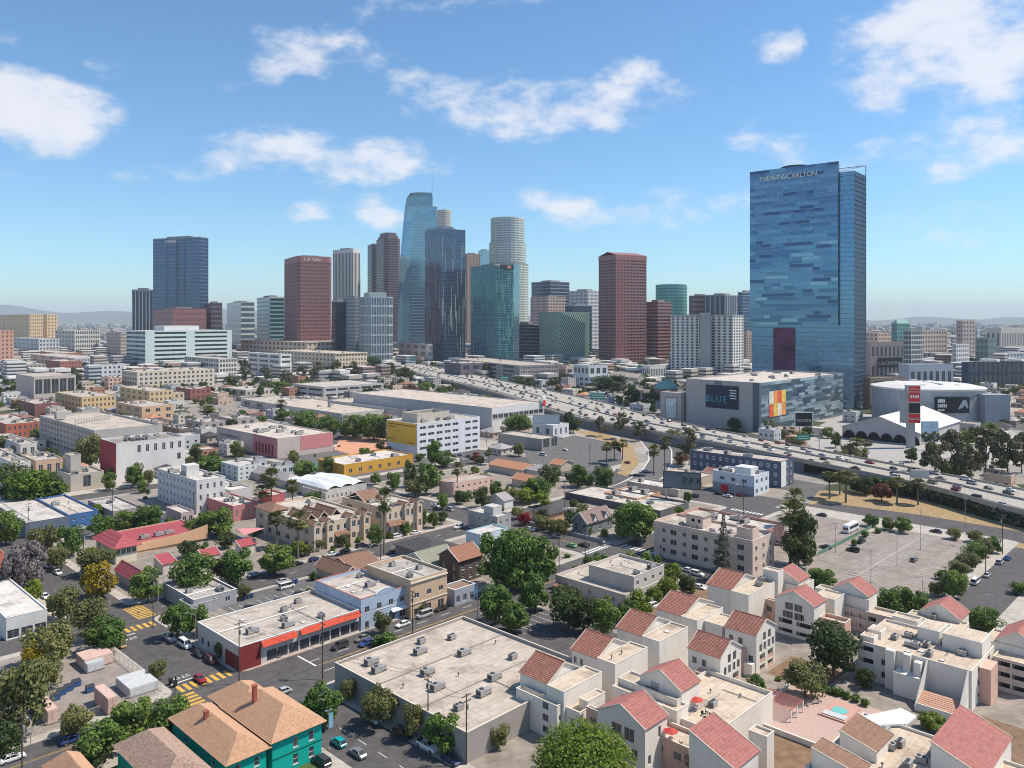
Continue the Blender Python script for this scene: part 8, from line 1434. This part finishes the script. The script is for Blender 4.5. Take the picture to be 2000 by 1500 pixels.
WF = mat('fence_pale', (.50, .47, .42), .8, .1); GF = mat('fence_teal', (.10, .30, .32), .7, .1); BF = mat('fence_blue', (.10, .21, .32), .7, .1)
fence('pale metal fence along the container yard pavement', 77, 190, 76, 234, 2.2, WF); fence('pale fence closing the container yard towards the street', 34, 189, 76, 189, 2.0, WF); fence('blue mesh fence behind the crimson school', 150, 290, 150, 348, 2.6, BF, 3, True); fence('blue mesh fence beside the school yard', 118, 344, 150, 344, 2.4, BF, 3, True); fence('teal windscreen fence in front of the pink school', 236, 410, 300, 418, 3, GF, 4, True); fence('iron fence beside the warehouse corner', 108, 92, 124, 92, 2.0, WF); fence('green fence strip dividing the car park', 292, 124, 346, 124, 1.4, mat('fence_green', (.12, .26, .18), .7, .1), 4, True); fence('rail fence round the striped lot', 148, 164.6, 180, 164.6, 1.4, WF)
# garden walls
def gwall(label, u0, u1, v0, v1, h, m_): b = MB(); uvbox(b, u0, u1, v0, v1, 0, h, 0); uvbox(b, u0 - .06, u1 + .06, v0 - .06, v1 + .06, h, h + .1); tag(b.build('garden_wall', m_), label, 'wall')
gwall('low cream wall edging the striped parking lot', 146.8, 147.1, 119, 165, .9, wallm(CRM)); gwall('cream courtyard wall between the soil bed and the path', 160, 160.3, 60, 84, 1.2, wallm(CRM)); gwall('cream planter wall along the courtyard path', 162, 184, 84.2, 84.5, 1.0, wallm(CRM)); gwall('grey garden wall along the crossing street', 249.6, 249.9, 192, 238, 1.4, wallm((.35, .34, .33)))
sheet('courtyard_path', [U2(*p) for p in ((160.4, 60), (186, 60), (186, 84), (160.4, 84))], .142, mat('pink_paver', (.46, .33, .28), .9, .12, 1.5)); 
# pergola, spa, roof terraces
rt = root('pergola', 'red slatted pergola with white posts beside the soil garden', 'pergola', (*P(1545, 1412), .14), ROTZ); PRD = mat('pergola_red', (.36, .13, .10), .8, .1); pmw = MB(); pmw.box(-.12, -.12, 0, .12, .12, 2.6); pmw = pmw.mesh('post', [G['white']]); slm = MB(); slm.box(-.4, 0, 2.75, 6.4, .12, 2.9); slm = slm.mesh('slat', [PRD])
for x in (0, 3, 6):
    for y in (0, 8): put('post', pmw, rt, (x, y, 0))
for y in (0, 8): block_part(rt, 'beam', -.3, y - .08, 2.6, 6.3, y + .08, 2.75, PRD)
for i in range(16): put('slat', slm, rt, (0, .2 + i * .5, 0))
rt = root('spa_pool', 'round turquoise spa pool in a tiled deck', 'pool', (*P(1640, 1392), .14), ROTZ); b = MB(); b.box(-4.5, -3, 0, 4.5, 3, .35); b.build('deck', mat('deck_tile', (.50, .30, .24), .8, .15, 2), rt); b = MB(); b.prism([(1.7 * math.cos(t), 1.7 * math.sin(t)) for t in [i * math.pi / 10 for i in range(20)]], .3, .42); b.build('water', mat('spa_water', (.18, .50, .48), .08, .1, 2), rt); block_part(rt, 'cover', -4, -2.6, .36, -1.9, 2.4, .55, WHC)
def parasol(x, y, z, c, lab):
    rt = root('parasol', lab, 'parasol', (*P(x, y, z), z)); b = MB(); b.tube((0, 0, 0), (0, 0, 2.3), .03, .03, 6); b.build('pole', G['white'], rt); b = MB(); b.loft([[(1.5 * math.cos(t), 1.5 * math.sin(t), 2.0) for t in [i * math.pi / 4 for i in range(8)]], [(.05 * math.cos(t), .05 * math.sin(t), 2.6) for t in [i * math.pi / 4 for i in range(8)]]], 0, False, True); b.build('canopy', c, rt); b = MB(); b.prism([(.5 * math.cos(t), .5 * math.sin(t)) for t in [i * math.pi / 5 for i in range(10)]], .7, .75); b.tube((0, 0, 0), (0, 0, .7), .05, .05, 6); b.build('table', G['white'], rt)
CAN = mat('parasol_red', (.45, .06, .05), .8, .1)
parasol(1360, 1385, 5.8, CAN, 'red parasol over a table on the big roof deck'); parasol(1310, 1448, 5.7, CAN, 'red parasol over a table on the pink terrace')
def chair_at(x, y, z, lab, rzz):
    b = MB(); b.box(-.28, -.28, .38, .28, .28, .45); b.box(-.28, .22, .45, .28, .28, .95); [b.box(sx - .03, sy - .03, 0, sx + .03, sy + .03, .38) for sx in (-.25, .25) for sy in (-.25, .25)]; tag(b.build('terrace_chair', G['dsteel'], None, (*P(x, y, z), z), rzz), lab, 'chair', 'chairs on the roof terraces')
for i, (x, y, z) in enumerate(((1372, 1398, 5.8), (1380, 1394, 5.8), (1388, 1400, 5.8), (1376, 1406, 5.8), (1034, 1348, 6.6), (1048, 1353, 6.6), (1060, 1360, 6.6), (1330, 1455, 5.7))): chair_at(x, y, z, 'dark metal chair on an apartment roof terrace', i * 1.1)
# freeway gantries
def gantry(x, yb, zt, x0, x1, y0, y1, lab, m_):
    C = P(x, yb, FZ); s = C[1] / FPX; rt = root('sign_gantry', lab, 'sign', (*C, FZ)); pz = lambda y: (yb - y) * s; b = MB(); b.tube((0, 0, -FZ), (0, 0, pz(y0) + 1), .3, .25, 8); b.build('post', G['steel'], rt); b = MB(); [b.tube((0, 0, pz(y)), ((x1 - x) * s, 0, pz(y)), .12, .12, 6) for y in (y0, y1)]; b.build('truss', G['steel'], rt); b = MB(); b.box((x0 - x) * s, -.25, pz(y1), (x1 - x) * s, -.1, pz(y0)); b.build('sign_panel', m_, rt); b = MB()
    for k in (0, 1): b.box((x0 - x) * s + .8, -.3, pz(y1) + (pz(y0) - pz(y1)) * (.22 + .4 * k), (x1 - x) * s - .8, -.26, pz(y1) + (pz(y0) - pz(y1)) * (.36 + .4 * k))
    b.build('legend', G['line'], rt) if m_ is G['signg'] else None
gantry(1600, 872, 0, 1556, 1582, 848, 860, 'green direction sign on a gantry before the marquee', G['signg']); gantry(1150, 790, 0, 1155, 1182, 768, 780, 'green direction sign above the far carriageway by the car park', G['signg']); gantry(972, 755, 0, 976, 994, 734, 743, 'small green direction sign where the freeway narrows', G['signg']); gantry(820, 728, 0, 800, 812, 698, 705, 'tiny green direction sign below the dark glass tower', G['signg']); gantry(1778, 940, 0, 1780, 1815, 918, 934, 'grey back of a sign panel beside the palms', G['steel'])
